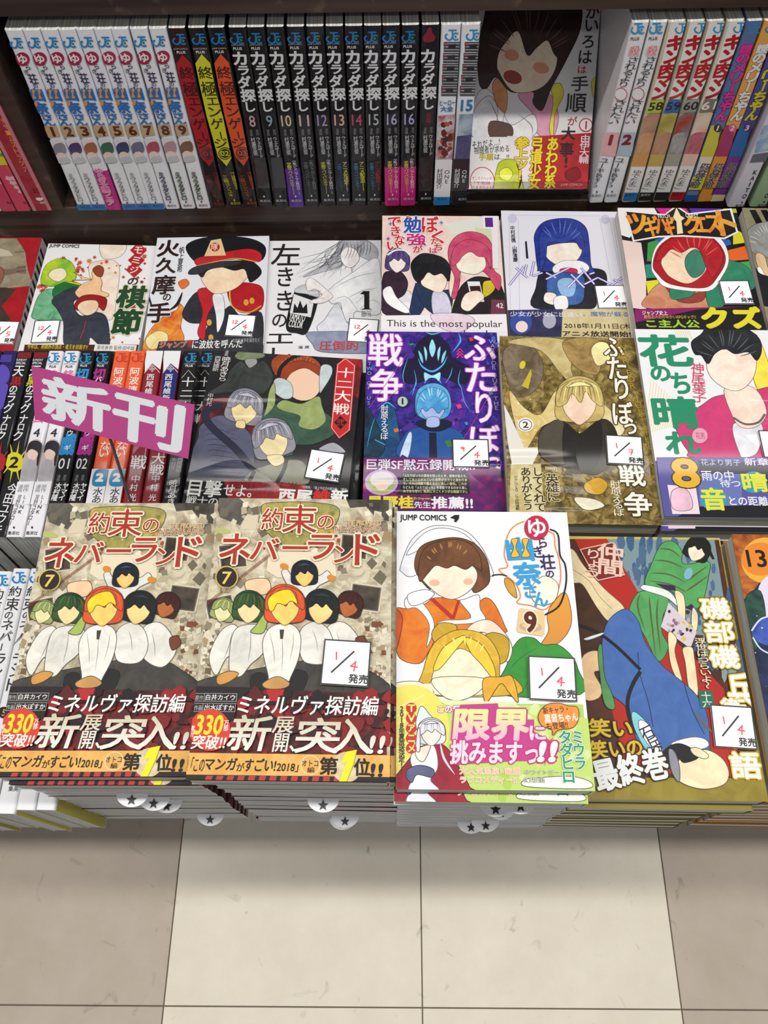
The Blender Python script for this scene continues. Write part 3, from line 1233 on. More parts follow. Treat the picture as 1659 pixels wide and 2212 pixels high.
# plain featureless group
p.poly('#35322f~#4a4742', [(110, 1521), (140, 1440), (330, 1380), (560, 1340), (900, 1280), (1190, 1260), (1420, 1330), (1520, 1521)])
p.poly('#1e1c1d', [(600, 1521), (560, 1400), (640, 1360), (760, 1440), (820, 1340), (960, 1350), (980, 1420), (900, 1521)])
p.poly('#d8d6cd', [(330, 1060), (430, 1000), (490, 1080), (480, 1200), (380, 1250), (300, 1380), (250, 1240)])
p.poly('#d2d0c8', [(430, 1060), (560, 1000), (680, 1040), (660, 1200), (560, 1300), (480, 1390), (400, 1340)])
p.poly('#dddbd2', [(1120, 1040), (1230, 980), (1330, 1050), (1400, 1200), (1300, 1330), (1140, 1240)])
p.poly('#dcdad2', [(940, 1030), (1040, 980), (1140, 1040), (1180, 1180), (1120, 1290), (960, 1280), (920, 1150)])
p.poly('#d6d4cc', [(880, 640), (1060, 640), (1130, 600), (1160, 660), (1060, 720), (1000, 800), (880, 770), (790, 620), (830, 590)])
for hx, hy in ((810, 570), (1160, 655)):
    p.ell('#d98a34', hx, hy, 34, 24, 20)
p.poly('#e2e0d7', [(660, 1090), (730, 1010), (860, 1000), (930, 1080), (920, 1240), (860, 1390), (830, 1430), (700, 1430), (690, 1380), (650, 1200)])
for a, b in (((790, 1060), (790, 1360)), ((700, 1060), (740, 1300)), ((880, 1060), (850, 1280)), ((560, 1050), (540, 1280)), ((1020, 1040), (1060, 1200)), ((420, 1060), (360, 1260)), ((1200, 1060), (1240, 1250))):
    p.line('#8f8d86', 5, [a, ((a[0] + b[0]) / 2 + 8, (a[1] + b[1]) / 2), b], taper=True)
p.poly('#3e4438', [(775, 1040), (810, 1040), (800, 1110), (780, 1110)], False)
p.poly('#c08a44', [(310, 1390), (400, 1350), (470, 1370), (400, 1430), (320, 1450)])
p.poly('#b98e52', [(650, 1440), (760, 1390), (850, 1440), (800, 1480), (680, 1480)])
p.poly('#6e3c26', [(1340, 1110), (1400, 1090), (1430, 1150), (1370, 1200)])
head(p, 355, 900, 92, '#8f9a5c~#a8b46c', '#d8d4a0', tilt=18)
head(p, 548, 880, 122, '#1f3a22~#3c5c2c', '#e4cf9a', tilt=6)
p.poly('#9bb058', [(640, 950), (690, 900), (660, 1060), (560, 1060), (600, 1010)])
head(p, 1295, 860, 100, '#3a1712', '#a8602c', tilt=20)
head(p, 960, 630, 98, '#131b24', '#eebc6e', '#22466c')
head(p, 1085, 880, 130, '#141b1c', '#f0ca84', '#243236', tilt=10)
head(p, 815, 870, 152, '#d2502a', '#f5c66a', fr=.5)
p.poly('#f2cc2c', [(700, 900), (690, 820), (760, 760), (860, 750), (910, 850), (860, 830), (820, 860), (760, 850), (730, 900)])
p.poly('#5a1a1e~#2a1012', [(90, 1521), (480, 1500), (680, 1490), (1200, 1510), (1560, 1521), (1560, 1600), (90, 1600)], False)
p.part('title_lettering')
p.text('約', '#a8332a', 645, 140, 800, 300, b=.014, ol=('#efe3c4', .05))
p.text('束', '#a8332a', 800, 118, 1055, 325, b=.014, ol=('#efe3c4', .05))
p.text('の', '#a8332a', 1060, 195, 1180, 292, b=.01, ol=('#efe3c4', .05))
p.line('#a8332a', 7, [(932, 92), (925, 330)])
p.text('ネ', '#ae342c', 335, 330, 560, 555, b=.03, ol=('#efe3c4', .05))
p.text('バ', '#ae342c', 560, 365, 770, 520, b=.03, ol=('#efe3c4', .05))
p.text('ー', '#ae342c', 800, 425, 985, 445, b=.03, ol=('#efe3c4', .05))
p.text('ラ', '#ae342c', 990, 340, 1180, 520, b=.03, ol=('#efe3c4', .05))
p.text('ン', '#ae342c', 1185, 420, 1330, 545, b=.03, ol=('#efe3c4', .05))
p.text('ド', '#ae342c', 1340, 335, 1520, 562, b=.03, ol=('#efe3c4', .05))
p.text('THE PROMISED', '#b98a4c', 1265, 232, 1530, 268, b=.012, ol=('#efe3c4', .05))
p.text('NEVERLAND', '#9c5a38', 1190, 274, 1530, 318, b=.012, ol=('#efe3c4', .05))
p.part('volume_badge')
p.ell('#c8b25a', 383, 655, 86)
p.ell('#2e2320', 383, 655, 76)
p.text('7', '#e8c860', 350, 615, 415, 705, b=.03)
p.text('判断', '#3c2a20', 330, 728, 408, 768, b=.02, ol=('#d8c894', .06))
p.part('band_printing').frame(380, 1460, 3.318)
p.lay += .0003
p.scatter(['#7d1c1e', '#941f20', '#3a1316', '#1d1214', '#5a1a1c'], 90, 100, 120, 1560, 560, 20, 70, 8, 6)
p.poly('#20181c', [(60, 80), (560, 90), (440, 190), (420, 330), (60, 300)], False)
p.poly('#b8262a', [(650, 105), (780, 105), (760, 190), (680, 190)], False)
p.scatter(['#1c1416'], 14, 700, 120, 1100, 260, 20, 50, 18, 5)
for y0, y1, a, b_ in ((133, 188, '原作', '白井カイウ'), (204, 262, '作画', '出水ぽすか')):
    for q_ in ([(135 - (y0 > 150) * 10, y0), (443 - (y0 > 150) * 10, y0 + 2)], [(130 - (y0 > 150) * 10, y1), (440 - (y0 > 150) * 10, y1 + 2)], [(135 - (y0 > 150) * 10, y0), (130 - (y0 > 150) * 10, y1)], [(443 - (y0 > 150) * 10, y0), (438 - (y0 > 150) * 10, y1)], [(212 - (y0 > 150) * 10, y0), (208 - (y0 > 150) * 10, y1)]):
        p.line('#c8c6c2', 2.5, q_)
    o_ = -8 if y0 > 150 else 0
    p.text(a, '#b8b6b2', 145 + o_, y0 + 14, 202 + o_, y1 - 6, b=.01)
    p.text(b_, '#f0efec', 220 + o_, y0 + 8, 430 + o_, y1 - 6, b=.02)
p.text('ミネルヴァ探訪編', '#f4f3f0', 455, 150, 1450, 285, b=.03, sk=.16)
p.ell('#d6402c', 250, 395, 148, 150)
p.text('330', '#f4dc2c', 150, 290, 340, 425, b=.05, sk=.1)
p.text('累計', '#f4ecea', 105, 365, 140, 445, v=True, b=.03)
p.text('万部', '#f4ecea', 350, 325, 382, 402, v=True, b=.03)
p.text('突破!!', '#f6efec', 125, 430, 362, 530, b=.04, sk=.15)
GR = '#c6bd94^#f0f0ea@16,40'
p.text('新', GR, 395, 290, 680, 540, b=.035, sk=.18)
p.text('展', GR, 705, 300, 850, 415, b=.03, sk=.18)
p.text('開、', GR, 705, 420, 860, 550, b=.03, sk=.12)
p.text('突', GR, 870, 310, 1180, 555, b=.035, sk=.12)
p.text('入', GR, 1130, 318, 1400, 560, b=.035, sk=.1)
p.text('!!', GR, 1390, 440, 1490, 560, b=.05, sk=.2)
p.rect('#e0a44c~#eebc66', 0, 566, 1620, 722, 0)
p.rect('#20161a', 0, 722, 1620, 772, 0)
for i in range(13):
    p.poly('#b63a3c', [(225 + i * 76, 722), (272 + i * 76, 722), (252 + i * 77, 775), (205 + i * 77, 775)], False)
p.ell('#e8d8b0~#c8b088', 1225, 660, 108, 110)
p.text('宝島社', '#4a2c14', 68, 578, 98, 685, v=True, b=.02)
p.text('「この', '#33200f', 118, 590, 212, 690, b=.03, sk=.1)
p.text('マンガ', '#2c1a0e', 215, 595, 440, 680, b=.05, sk=.15)
p.text('が', '#2c1a0e', 440, 630, 495, 690, b=.03)
p.text('すごい!', '#2c1a0e', 500, 600, 720, 690, b=.05, sk=.12)
p.text('2018」', '#2c1a0e', 728, 635, 880, 695, b=.04, sk=.1)
p.ell('#f4e4c0', 968, 645, 70)
p.ell('#e6b05c', 968, 645, 65)
p.text('オトコ', '#2c1a0e', 908, 612, 1022, 655, b=.04)
p.text('編', '#2c1a0e', 945, 660, 995, 700, b=.04)
p.text('第', '#241810', 1035, 592, 1160, 712, b=.05)
p.poly('#f2ea1e', [(1225, 550), (1300, 536), (1275, 640), (1225, 768), (1170, 768), (1225, 625), (1190, 632), (1200, 590)], False)
p.line('#8c7a20', 4, [(1300, 536), (1275, 640), (1225, 768)], False)
p.text('位', '#241810', 1280, 600, 1390, 720, b=.05)
p.text('!!', '#241810', 1400, 640, 1480, 725, b=.07, sk=.1)
p.done()
# white spine strip print of this comic is on its side; copy the artwork to the other stack's top and to the second books
def copy_print(src, dst):
    for ch in src.children:
        if ch.name.split('.')[0] in ('cover_artwork', 'title_lettering', 'volume_badge', 'band_printing'):
            c = ch.copy()
            COL.objects.link(c)
            c.parent = dst


for d_ in (NEV1[0], NEV1[1], NEV2[1]):
    copy_print(NEV2[0], d_)

# ---- white comic with lime band ----------------------------------------------
p = Pr(YU[0]).part('cover_artwork').frame(820, 1060, 3.456)
p.full('#f3f4f7')
p.poly('#e8a23a^#c87a48@50,120', [(1385, 760), (1430, 900), (1420, 1030), (1330, 1140), (1200, 1165), (1260, 1050), (1250, 930), (1300, 830)])
p.poly('#c8963c', [(940, 650), (1000, 690), (1025, 800), (975, 770), (935, 700)])
p.poly('#3f9a3c~#2f8a34', [(990, 1180), (1060, 1100), (1150, 1100), (1220, 1150), (1330, 1150), (1430, 1230), (1480, 1330), (1500, 1521), (900, 1521), (950, 1300)])
p.line('#2a6a2c', 6, [(960, 1350), (1050, 1250), (1180, 1170)], taper=True)
p.line('#2a6a2c', 6, [(1060, 1521), (1150, 1380), (1400, 1250)], taper=True)
# kerchief and plain head
p.poly('#dfe1ea', [(155, 570), (230, 380), (350, 280), (480, 260), (640, 300), (760, 420), (845, 600), (830, 640), (700, 560), (500, 520), (250, 640), (170, 610)])
p.poly('#eef0f5', [(200, 480), (330, 320), (480, 280), (640, 330), (760, 470), (560, 400), (360, 420)])
p.poly('#d96a1e~#e88a2a', [(118, 890), (200, 880), (330, 850), (420, 800), (600, 820), (700, 860), (790, 800), (860, 850), (930, 1000), (940, 1060), (760, 1060), (450, 1100), (380, 1180), (300, 1290), (150, 1250), (118, 1100)])
p.poly('#c8501c', [(118, 900), (170, 950), (150, 1100), (118, 1180)])
p.poly('#b8301e', [(370, 810), (400, 800), (545, 930), (580, 820), (605, 815), (560, 960), (530, 960)], False)
p.poly('#f0f0f6', [(190, 810), (260, 780), (330, 850), (400, 960), (400, 1060), (350, 1170), (370, 1000), (280, 880), (200, 880)])
p.poly('#f0f0f6', [(600, 830), (640, 810), (740, 780), (750, 880), (790, 960), (700, 990), (450, 1000), (480, 970), (680, 950)])
p.poly('#dddfe8', [(210, 780), (330, 740), (410, 770), (340, 830), (240, 860)])
p.poly('#7c4f30~#5f3a22', [(260, 560), (290, 440), (380, 380), (560, 350), (700, 390), (790, 490), (820, 600), (810, 700), (700, 760), (660, 600), (500, 560), (330, 600), (380, 740), (300, 660)])
p.poly('#f7dcc8', [(310, 640), (360, 560), (560, 520), (690, 560), (730, 640), (680, 740), (560, 810), (460, 790), (370, 720)])
p.poly('#7c4f30~#5f3a22', [(290, 560), (340, 430), (480, 370), (640, 380), (740, 470), (760, 600), (700, 560), (640, 590), (560, 560), (500, 580), (420, 560), (360, 620), (300, 680)])
strands(p, '#a87844', 520, 620, 200, 240, 9, 14, 3, -150, -40, .8)
p.ell('#f2b8a0', 410, 690, 40, 24)
p.ell('#f2b8a0', 660, 680, 36, 24)
p.poly('#f7dcc8', [(650, 1040), (720, 980), (830, 970), (940, 1070), (990, 1180), (950, 1280), (880, 1140), (780, 1060), (690, 1070)])
# second plain head, yellow
p.poly('#c09a2c', [(390, 1060), (450, 990), (560, 1000), (570, 1050), (480, 1110), (410, 1130)])
p.poly('#c09a2c', [(770, 1100), (850, 1060), (960, 1110), (950, 1260), (870, 1290), (790, 1180)])
p.poly('#eac23c~#d0a030', [(330, 1330), (400, 1150), (520, 1060), (650, 1040), (800, 1090), (890, 1230), (900, 1400), (980, 1380), (1030, 1521), (340, 1521)])
p.poly('#fae0c4', [(390, 1400), (440, 1290), (600, 1180), (760, 1280), (830, 1400), (790, 1521), (400, 1521)])
p.poly('#efcf50', [(400, 1330), (470, 1180), (600, 1090), (640, 1100), (560, 1200), (450, 1330)])
p.poly('#e8c23c', [(640, 1100), (760, 1150), (850, 1300), (860, 1420), (760, 1300), (680, 1210)])
strands(p, '#fae88c', 630, 1380, 230, 300, 7, 12, 5, -140, -40, .75)
p.poly('#f4ecc8', [(118, 1440), (300, 1430), (400, 1521), (118, 1521)])
p.frame(820, 1460, 3.456)
p.poly('#f4ecc8', [(112, 60), (380, 60), (420, 190), (112, 195)], False)
p.poly('#fae0c4', [(400, 20), (780, 20), (740, 120), (600, 185), (470, 150)])
p.poly('#d9a233', [(780, 20), (900, 10), (990, 10), (1035, 200), (960, 120), (900, 60), (800, 200), (770, 120)])
p.part('title_lettering').frame(820, 1060, 3.456)
p.line('#1c1c22', 12, [(1270, 290), (1330, 330), (1345, 480), (1385, 560), (1390, 700), (1340, 860), (1230, 930)])
p.line('#ef8a3c', 8, [(1080, 230), (1000, 270), (950, 350), (930, 480), (955, 570), (890, 595), (1010, 690), (1050, 790), (1025, 840), (1130, 860), (1230, 890), (1310, 800), (1350, 660), (1340, 520), (1310, 420), (1300, 330), (1240, 300)])
p.poly('#f8efd4', [(1120, 750), (1220, 640), (1330, 700), (1300, 830), (1180, 850)])
p.line('#1c1c22', 10, [(838, 635), (900, 628), (950, 640)])
p.ell('#c42a4c', 1170, 280, 92)
p.text('ゆ', '#f8f4f6', 1110, 215, 1235, 345, b=.04)
for ch, (x0, y0, x1, y1) in (('ら', (1190, 355, 1245, 425)), ('ぎ', (1150, 415, 1220, 500)), ('荘', (1195, 480, 1305, 590)), ('の', (1240, 600, 1300, 650))):
    p.text(ch, '#3a2a5c', x0, y0, x1, y1, b=.04, rot=4)
p.text('幽', '#3aa0dc', 950, 355, 1140, 525, b=.06, rot=4)
for x in (1010, 1090):
    p.poly('#f6c03c^#ee6a3c@115,135', [(x - 28, 370), (x + 20, 365), (x + 5, 430), (x + 32, 490), (x - 30, 495), (x - 10, 430)])
p.text('奈', '#3aa0dc', 1000, 540, 1200, 705, b=.06, rot=4)
p.text('さ', '#3aa0dc', 1080, 705, 1170, 800, b=.06, rot=4)
p.text('ん', '#3aa0dc', 1150, 760, 1250, 865, b=.06, rot=4)
p.text('JUMP COMICS', '#1c1c20', 152, 183, 500, 238, b=.03)
p.poly('#1c1c20', [(525, 205), (560, 185), (595, 185), (590, 215), (570, 240), (555, 232), (560, 215)], False)
p.part('volume_badge')
p.poly('#e8cc98', [(1040, 890), (1055, 880), (1220, 905), (1232, 920), (1228, 1075), (1210, 1090), (1030, 1060), (1022, 1040)], False)
p.ell('#d8a890', 1125, 1020, 85, 38, 4)
p.ell('#e8cc98', 1125, 1010, 60, 22, 4)
p.text('9', '#5c2418', 1085, 910, 1165, 1055, b=.07, ol=('#f4e4c4', .06))
p.part('band_printing').frame(820, 1460, 3.456)
p.lay += .0003
p.poly('#c4de74', [(108, 200), (1180, 225), (1572, 330), (1610, 870), (100, 870)], False)
p.poly('#e0eeb4', [(400, 180), (1000, 200), (1150, 320), (800, 330)], False)
p.scatter(['#b4d45c', '#cfe48a', '#d8eaa0'], 40, 900, 250, 1560, 840, 20, 60, 3, 7)
p.ell('#f0e46c', 230, 400, 290, 330)
for i in range(9):
    p.line('#f6f0a8', 9, [(110, 250 + i * 60), (330, 150 + i * 60)])
p.poly('#d4e8f2', [(270, 350), (300, 240), (330, 240), (370, 290), (400, 330), (360, 400), (290, 420)])
p.poly('#a81c34~#8c1830', [(105, 780), (200, 650), (280, 560), (420, 500), (520, 560), (600, 700), (670, 830), (665, 860), (105, 860)])
p.poly('#e8ecf6', [(250, 570), (330, 520), (400, 520), (430, 600), (430, 700), (380, 780), (440, 860), (220, 860), (260, 740), (230, 640)])
p.poly('#5a5c80', [(210, 700), (300, 670), (400, 700), (390, 760), (280, 740), (240, 800), (200, 760)])
p.poly('#f6dccc', [(270, 560), (350, 520), (380, 530), (330, 640), (280, 620)])
head(p, 385, 430, 105, '#d9d7e2', '#f8ddd0', '#eeeef4')
p.poly('#d9d7e2', [(280, 420), (300, 400), (300, 560), (270, 550)])
p.line('#d9d7e2', 18, [(450, 500), (480, 620), (560, 740)], taper=True)
p.poly('#f3f6ec', [(1080, 780), (1230, 760), (1440, 755), (1575, 800), (1530, 845), (1100, 830)])
p.text('2018年夏放送決定!!', '#3a3c3c', 145, 225, 185, 730, v=True, b=.05)
for i, ch in enumerate('TVアニメ'):
    p.ell('#c8342c', 236, 245 + 75 * i, 40)
    p.text(ch, '#f6e87c', 212, 220 + 75 * i, 262, 270 + 75 * i, b=.05)
p.text('この巻、', '#f8f4f6', 435, 225, 620, 280, b=.05, ol=('#c83c7c', .06))
p.poly('#c8408c', [(600, 220), (880, 210), (900, 340), (1150, 330), (1150, 420), (1260, 480), (1340, 560), (1260, 640), (1000, 640), (540, 670), (560, 460), (590, 380)], False)
for i in range(12):
    a = R(i * 30)
    p.poly('#d4347c', [(1230 + 40 * math.cos(a - .3), 560 + 40 * math.sin(a - .3)), (1230 + 125 * math.cos(a), 560 + 115 * math.sin(a)), (1230 + 40 * math.cos(a + .3), 560 + 40 * math.sin(a + .3))], False)
p.text('限界', '#e8ec9c^#f0b4d4@28,44', 560, 260, 1110, 480, b=.07, ol=('#c83c8c', .05), sk=.12)
p.text('に', '#f4d8e4', 1120, 380, 1230, 480, b=.06, ol=('#c83c8c', .06))
p.text('挑みますっ', '#f8dcec', 530, 490, 1180, 660, b=.06, ol=('#c42c74', .06), sk=.1)
p.text('!!', '#fbeef4', 1190, 500, 1310, 640, b=.08, ol=('#c42c74', .06), sk=.25)
p.text('大人気温泉×幽霊', '#f2b48c', 595, 690, 1045, 740, b=.04, ol=('#fbf4e8', .05))
p.text('ラブコメディー!!', '#f2b48c', 600, 755, 1020, 805, b=.04, ol=('#fbf4e8', .05))
p.text('ホワイトデー', '#6a6a58', 1075, 705, 1335, 742, b=.01, ol=('#f0f6e0', .05))
p.text('幻想曲', '#6a6a58', 1075, 760, 1225, 802, b=.01, ol=('#f0f6e0', .05))
p.poly('#e88c3c', [(1200, 260), (1260, 215), (1340, 210), (1400, 230), (1470, 240), (1480, 320), (1440, 390), (1330, 410), (1290, 450), (1280, 405), (1210, 380), (1180, 320)])
p.text('新キャラ・', '#5c2a1c', 1215, 235, 1400, 285, b=.04, rot=5)
p.text('黒音ちゃん', '#fbf2ea', 1225, 285, 1475, 350, b=.05, rot=5)
p.text('も登場!!', '#5c2a1c', 1240, 350, 1400, 402, b=.04, rot=5)
p.text('ミウラ', '#3a9a74', 1440, 415, 1525, 705, v=True, b=.05, ol=('#f4f8ec', .05))
p.text('タダヒロ', '#3a9a74', 1345, 415, 1440, 805, v=True, b=.05, ol=('#f4f8ec', .05))
p.done()
for ch in YU[0].children:
    if ch.name.startswith('band_printing'):
        c = ch.copy()
        COL.objects.link(c)
        c.parent = YU[1]

# ---- olive gold comic ----------------------------------------------------------
p = Pr(ISO[0]).part('cover_artwork').frame(1200, 1100, 3.614)
p.full('#8c7a22~#9a8a30')
p.full('#c8b85c', .965, 1.0)
p.poly('#3c2418~#5a2a18', [(20, 232), (1275, 240), (1600, 2100), (90, 2095)], False)
p.poly('#7d969c', [(360, 235), (1240, 240), (1330, 800), (1340, 1000), (1100, 980), (700, 700), (640, 640)], False)
p.scatter(['#3c5c84', '#4a6a8c'], 60, 420, 250, 1240, 640, 14, 40, 3, 6, 2.4)
p.scatter(['#3c5c84', '#4a6a8c', '#8a9a94'], 60, 1100, 640, 1460, 1440, 14, 40, 4, 6, 2.2)
p.poly('#b4261a', [(250, 235), (400, 232), (640, 640), (900, 1000), (1100, 1180), (1310, 1400), (1420, 1800), (1400, 2090), (560, 2050), (420, 1500), (560, 1300), (520, 600)], False)
p.poly('#b4261a', [(150, 235), (400, 232), (560, 540), (580, 830), (420, 780), (280, 520)], False)
p.poly('#38200f~#4a2a14', [(110, 400), (380, 900), (340, 1100), (130, 1100)], False)
# legs and robes, plain colour areas
p.poly('#dcc9a0', [(108, 330), (150, 330), (220, 440), (380, 620), (540, 780), (430, 880), (330, 780), (210, 590), (130, 560)])
p.line('#8c7450', 4, [(130, 470), (260, 560), (340, 680), (440, 780)])
p.poly('#4f9a58', [(830, 270), (920, 255), (985, 330), (1000, 430), (1190, 410), (1195, 520), (1130, 760), (1000, 750), (900, 640), (700, 600), (760, 400)])
p.poly('#4f9a58', [(670, 640), (880, 700), (840, 830), (830, 960), (880, 1080), (800, 1190), (700, 1000), (600, 830), (580, 760)])
for a in ([(800, 310), (900, 320), (980, 380)], [(770, 400), (880, 410), (1000, 460)], [(740, 500), (880, 510), (1010, 570)], [(730, 560), (900, 590), (1020, 650)], [(1190, 440), (1080, 520), (1020, 560)], [(1190, 520), (1080, 600), (1020, 640)],
          [(660, 660), (640, 760), (700, 960)], [(730, 680), (740, 800), (780, 1150)], [(800, 700), (790, 850), (820, 1120)]):
    p.line('#5c5a34', 13, a, taper=True)
p.poly('#e4e6e4', [(670, 600), (720, 595), (880, 640), (960, 740), (950, 760), (860, 690), (680, 630)])
p.poly('#342040', [(780, 580), (930, 600), (940, 640), (860, 630)], False)
p.poly('#342040', [(1010, 770), (1060, 740), (1110, 800), (1080, 800)], False)
p.poly('#e8d4ac', [(930, 640), (1000, 680), (1010, 860), (960, 880), (950, 760)])
p.poly('#e8d4ac', [(1070, 770), (1110, 830), (1100, 950), (1060, 900)])
p.ell('#7fb4c8', 1035, 505, 32, 48, 20)
head(p, 1105, 320, 100, '#14110f', '#ecd8c0', tilt=25)
p.poly('#14110f', [(1200, 300), (1240, 390), (1225, 395), (1180, 330)], False)
p.poly('#d8ccd4', [(880, 730), (1100, 960), (1050, 1090), (820, 920)], False)
p.scatter(['#3c2c40', '#b8a8b4', '#8c6c80', '#d8c060'], 24, 860, 800, 1060, 1040, 8, 24, 5, 5)
p.poly('#e8d4ac', [(875, 990), (900, 960), (945, 1020), (930, 1120), (985, 1340), (930, 1300), (890, 1180)])
p.poly('#e8d4ac', [(990, 1090), (1060, 1080), (1080, 1150), (1110, 1446), (1040, 1400), (1010, 1200)])
p.poly('#4a70b4~#3f64a8', [(540, 780), (640, 870), (700, 1040), (820, 1210), (1000, 1360), (1090, 1446), (1180, 1600), (1200, 1900), (1120, 1850), (960, 1860), (840, 2000), (640, 1820), (560, 1560), (400, 1400), (360, 1100), (400, 890)])
p.line('#1c2c54', 6, [(640, 1120), (660, 1300), (720, 1500), (760, 1700)])
p.line('#1c2c54', 6, [(1000, 1360), (1060, 1560), (1160, 1760)])
p.line('#15131a', 26, [(175, 905), (320, 960), (480, 1080), (660, 1255)])
p.line('#15131a', 30, [(660, 1270), (600, 1370), (560, 1500), (580, 1640), (640, 1760)])
p.poly('#d6dadc', [(225, 1010), (370, 965), (350, 990), (250, 1025)])
p.poly('#dcb88c', [(200, 1170), (330, 1110), (350, 1250), (300, 1280), (360, 1400), (330, 1480), (220, 1470)])
p.poly('#4f8a50', [(330, 1090), (360, 1070), (380, 1300), (440, 1446), (460, 1560), (380, 1520), (340, 1260)])
p.frame(1200, 1460, 3.614)
p.poly('#7cc0cc', [(590, 300), (630, 290), (720, 380), (800, 520), (830, 620), (720, 600), (620, 430)])
p.poly('#e4e6ec', [(650, 350), (720, 380), (800, 520), (820, 600), (740, 560), (660, 440)])
p.text('石兵', '#2c2840', 690, 390, 790, 590, v=True, b=.02, rot=25)
p.poly('#e6e8ea', [(900, 530), (1060, 480), (1170, 500), (1180, 560), (1000, 590)])
p.poly('#efdab4', [(960, 660), (1060, 600), (1180, 580), (1300, 650), (1350, 760), (1310, 850), (1160, 885), (1010, 850), (930, 780)])
p.poly('#17151a', [(870, 560), (960, 530), (1060, 570), (1110, 640), (1000, 680), (950, 640), (900, 720), (840, 700), (830, 620)])
p.poly('#8a8e98', [(880, 580), (930, 600), (965, 720), (960, 830), (900, 740)])
p.poly('#efdab4', [(1050, 570), (1110, 565), (1190, 620), (1160, 650), (1080, 620)])
p.line('#6c6a40', 16, [(1090, 300), (1150, 370), (1215, 440)])
p.part('title_lettering').frame(1200, 1100, 3.614)
for ch, y0, y1 in (('磯', 700, 860), ('部', 880, 1040), ('磯', 1070, 1240), ('兵', 1290, 1446)):
    x0 = 1150 + (y0 - 700) * .19
    p.text(ch, '#f2f2ee', x0 + (80 if ch == '兵' else 0) - (20 if ch != '兵' else 0), y0, x0 + (270 if ch == '兵' else 200), y1 + (0 if ch != '兵' else 90), b=.05, ol=('#d8b82c', .05), ol2=('#5a3a1c', .08))
p.frame(1200, 1460, 3.614)
p.text('衛', '#f2f2ee', 1290, 180, 1480, 330, b=.05, ol=('#d8b82c', .05))
p.text('物', '#f2f2ee', 1330, 380, 1540, 560, b=.05, ol=('#d8b82c', .05))
p.text('語', '#f2f2ee', 1365, 600, 1590, 800, b=.05, ol=('#d8b82c', .05))
p.rect('#2f6c58', 1118, 120, 1230, 255)
p.text('十六', '#e4e8d8', 1140, 130, 1210, 250, v=True, b=.02)
p.text('笑い', '#d8b82a', 262, 340, 590, 480, b=.05, ol=('#3a1c10', .07))
p.text('笑いの', '#d8b82a', 270, 500, 670, 640, b=.05, ol=('#3a1c10', .07), rot=4)
p.text('最終巻', '#eceeee', 290, 610, 875, 850, b=.06, ol=('#3a2814', .05), rot=12)
p.frame(1200, 1100, 3.614)
p.poly('#d8b8a8', [(185, 320), (215, 310), (440, 262), (465, 275), (530, 500), (540, 520), (330, 565), (310, 550)], False)
p.poly('#7c2418', [(195, 325), (218, 318), (438, 272), (457, 283), (522, 503), (525, 512), (335, 555), (318, 545)], False)
p.text('仲間', '#e8c8b8', 330, 285, 520, 520, v=True, b=.05, rot=-8)
p.text('りょう', '#e8c8b8', 225, 320, 350, 540, v=True, b=.04, rot=-8)
p.text('浮世はつらいよ～', '#e8dcb8', 1110, 1010, 1195, 1400, v=True, b=.03, ol=('#5a3a1c', .05))
p.done()

# ---- orange comic numbered 13 ---------------------------------------------------
p = Pr(O13[0]).part('cover_artwork').frame(1200, 1100, 3.614)
p.full('#141c38~#24305c')
p.poly('#c8742c~#8c3c18', [(1370, 190), (1800, 190), (1850, 600), (1600, 560), (1500, 700), (1460, 700)], False)
p.ell('#eeb040', 1640, 400, 190, 180)
p.ell('#e88a2c', 1600, 390, 150, 130)
p.ell('#e8dcf0', 1700, 700, 130, 190)
p.poly('#1c3a34~#2c5c4c', [(1480, 700), (1600, 640), (1640, 900), (1560, 1100), (1520, 950)])
p.ell('#30489c~#4c68c8', 1700, 950, 170, 120)
p.line('#d8e4f4', 12, [(1530, 950), (1600, 860), (1700, 830)])
p.line('#d8e4f4', 12, [(1540, 1000), (1600, 1090), (1700, 1140)])
p.scatter(['#e8f0f8', '#a8c0e8'], 24, 1500, 700, 1800, 2000, 3, 9, 4, 4)
p.part('title_lettering')
p.text('13', '#1c120c', 1495, 320, 1640, 450, b=.03)
p.done()
# ---- black and red comic with grey figures ---------------------------------------
p = Pr(JU[0]).part('cover_artwork').frame(380, 740, 3.77)
p.full('#19171a~#242226')
p.poly('#a8262a~#5a181c', [(1240, 60), (1560, 75), (1540, 500), (1440, 420), (1420, 180)], False)
p.poly('#7c1c20~#3c1416', [(120, 700), (200, 520), (460, 430), (620, 560), (700, 760), (500, 700), (300, 620)])
p.poly('#5e6e44~#84906a', [(480, 110), (540, 60), (640, 55), (720, 95), (700, 125), (540, 145)])
p.poly('#8e908c', [(560, 150), (600, 130), (660, 140), (650, 190), (600, 210)])
p.poly('#3e4440~#2c302e', [(440, 230), (530, 150), (600, 210), (700, 150), (760, 200), (790, 300), (700, 420), (500, 400), (260, 420), (400, 320)])
p.poly('#8f3a1e~#a84c28', [(800, 250), (780, 150), (860, 90), (940, 80), (1060, 75), (1160, 130), (1220, 220), (1200, 300), (900, 330)])
strands(p, '#c46a3c', 1000, 300, 200, 220, 14, 8, 8, -170, -20, .6)
p.ell('#f2cdb0', 1040, 330, 145, 145)
p.poly('#8f3a1e', [(850, 260), (900, 180), (1040, 150), (1180, 210), (1200, 290), (1060, 210), (940, 250), (880, 330)])
p.line('#15161c', 34, [(830, 300), (860, 200), (960, 120), (1080, 100), (1180, 160), (1220, 280)])
p.poly('#b8c4c8', [(800, 310), (860, 290), (940, 340), (950, 440), (880, 460), (800, 400)])
p.poly('#b8c4c8', [(1180, 200), (1260, 190), (1270, 260), (1200, 380), (1170, 400)])
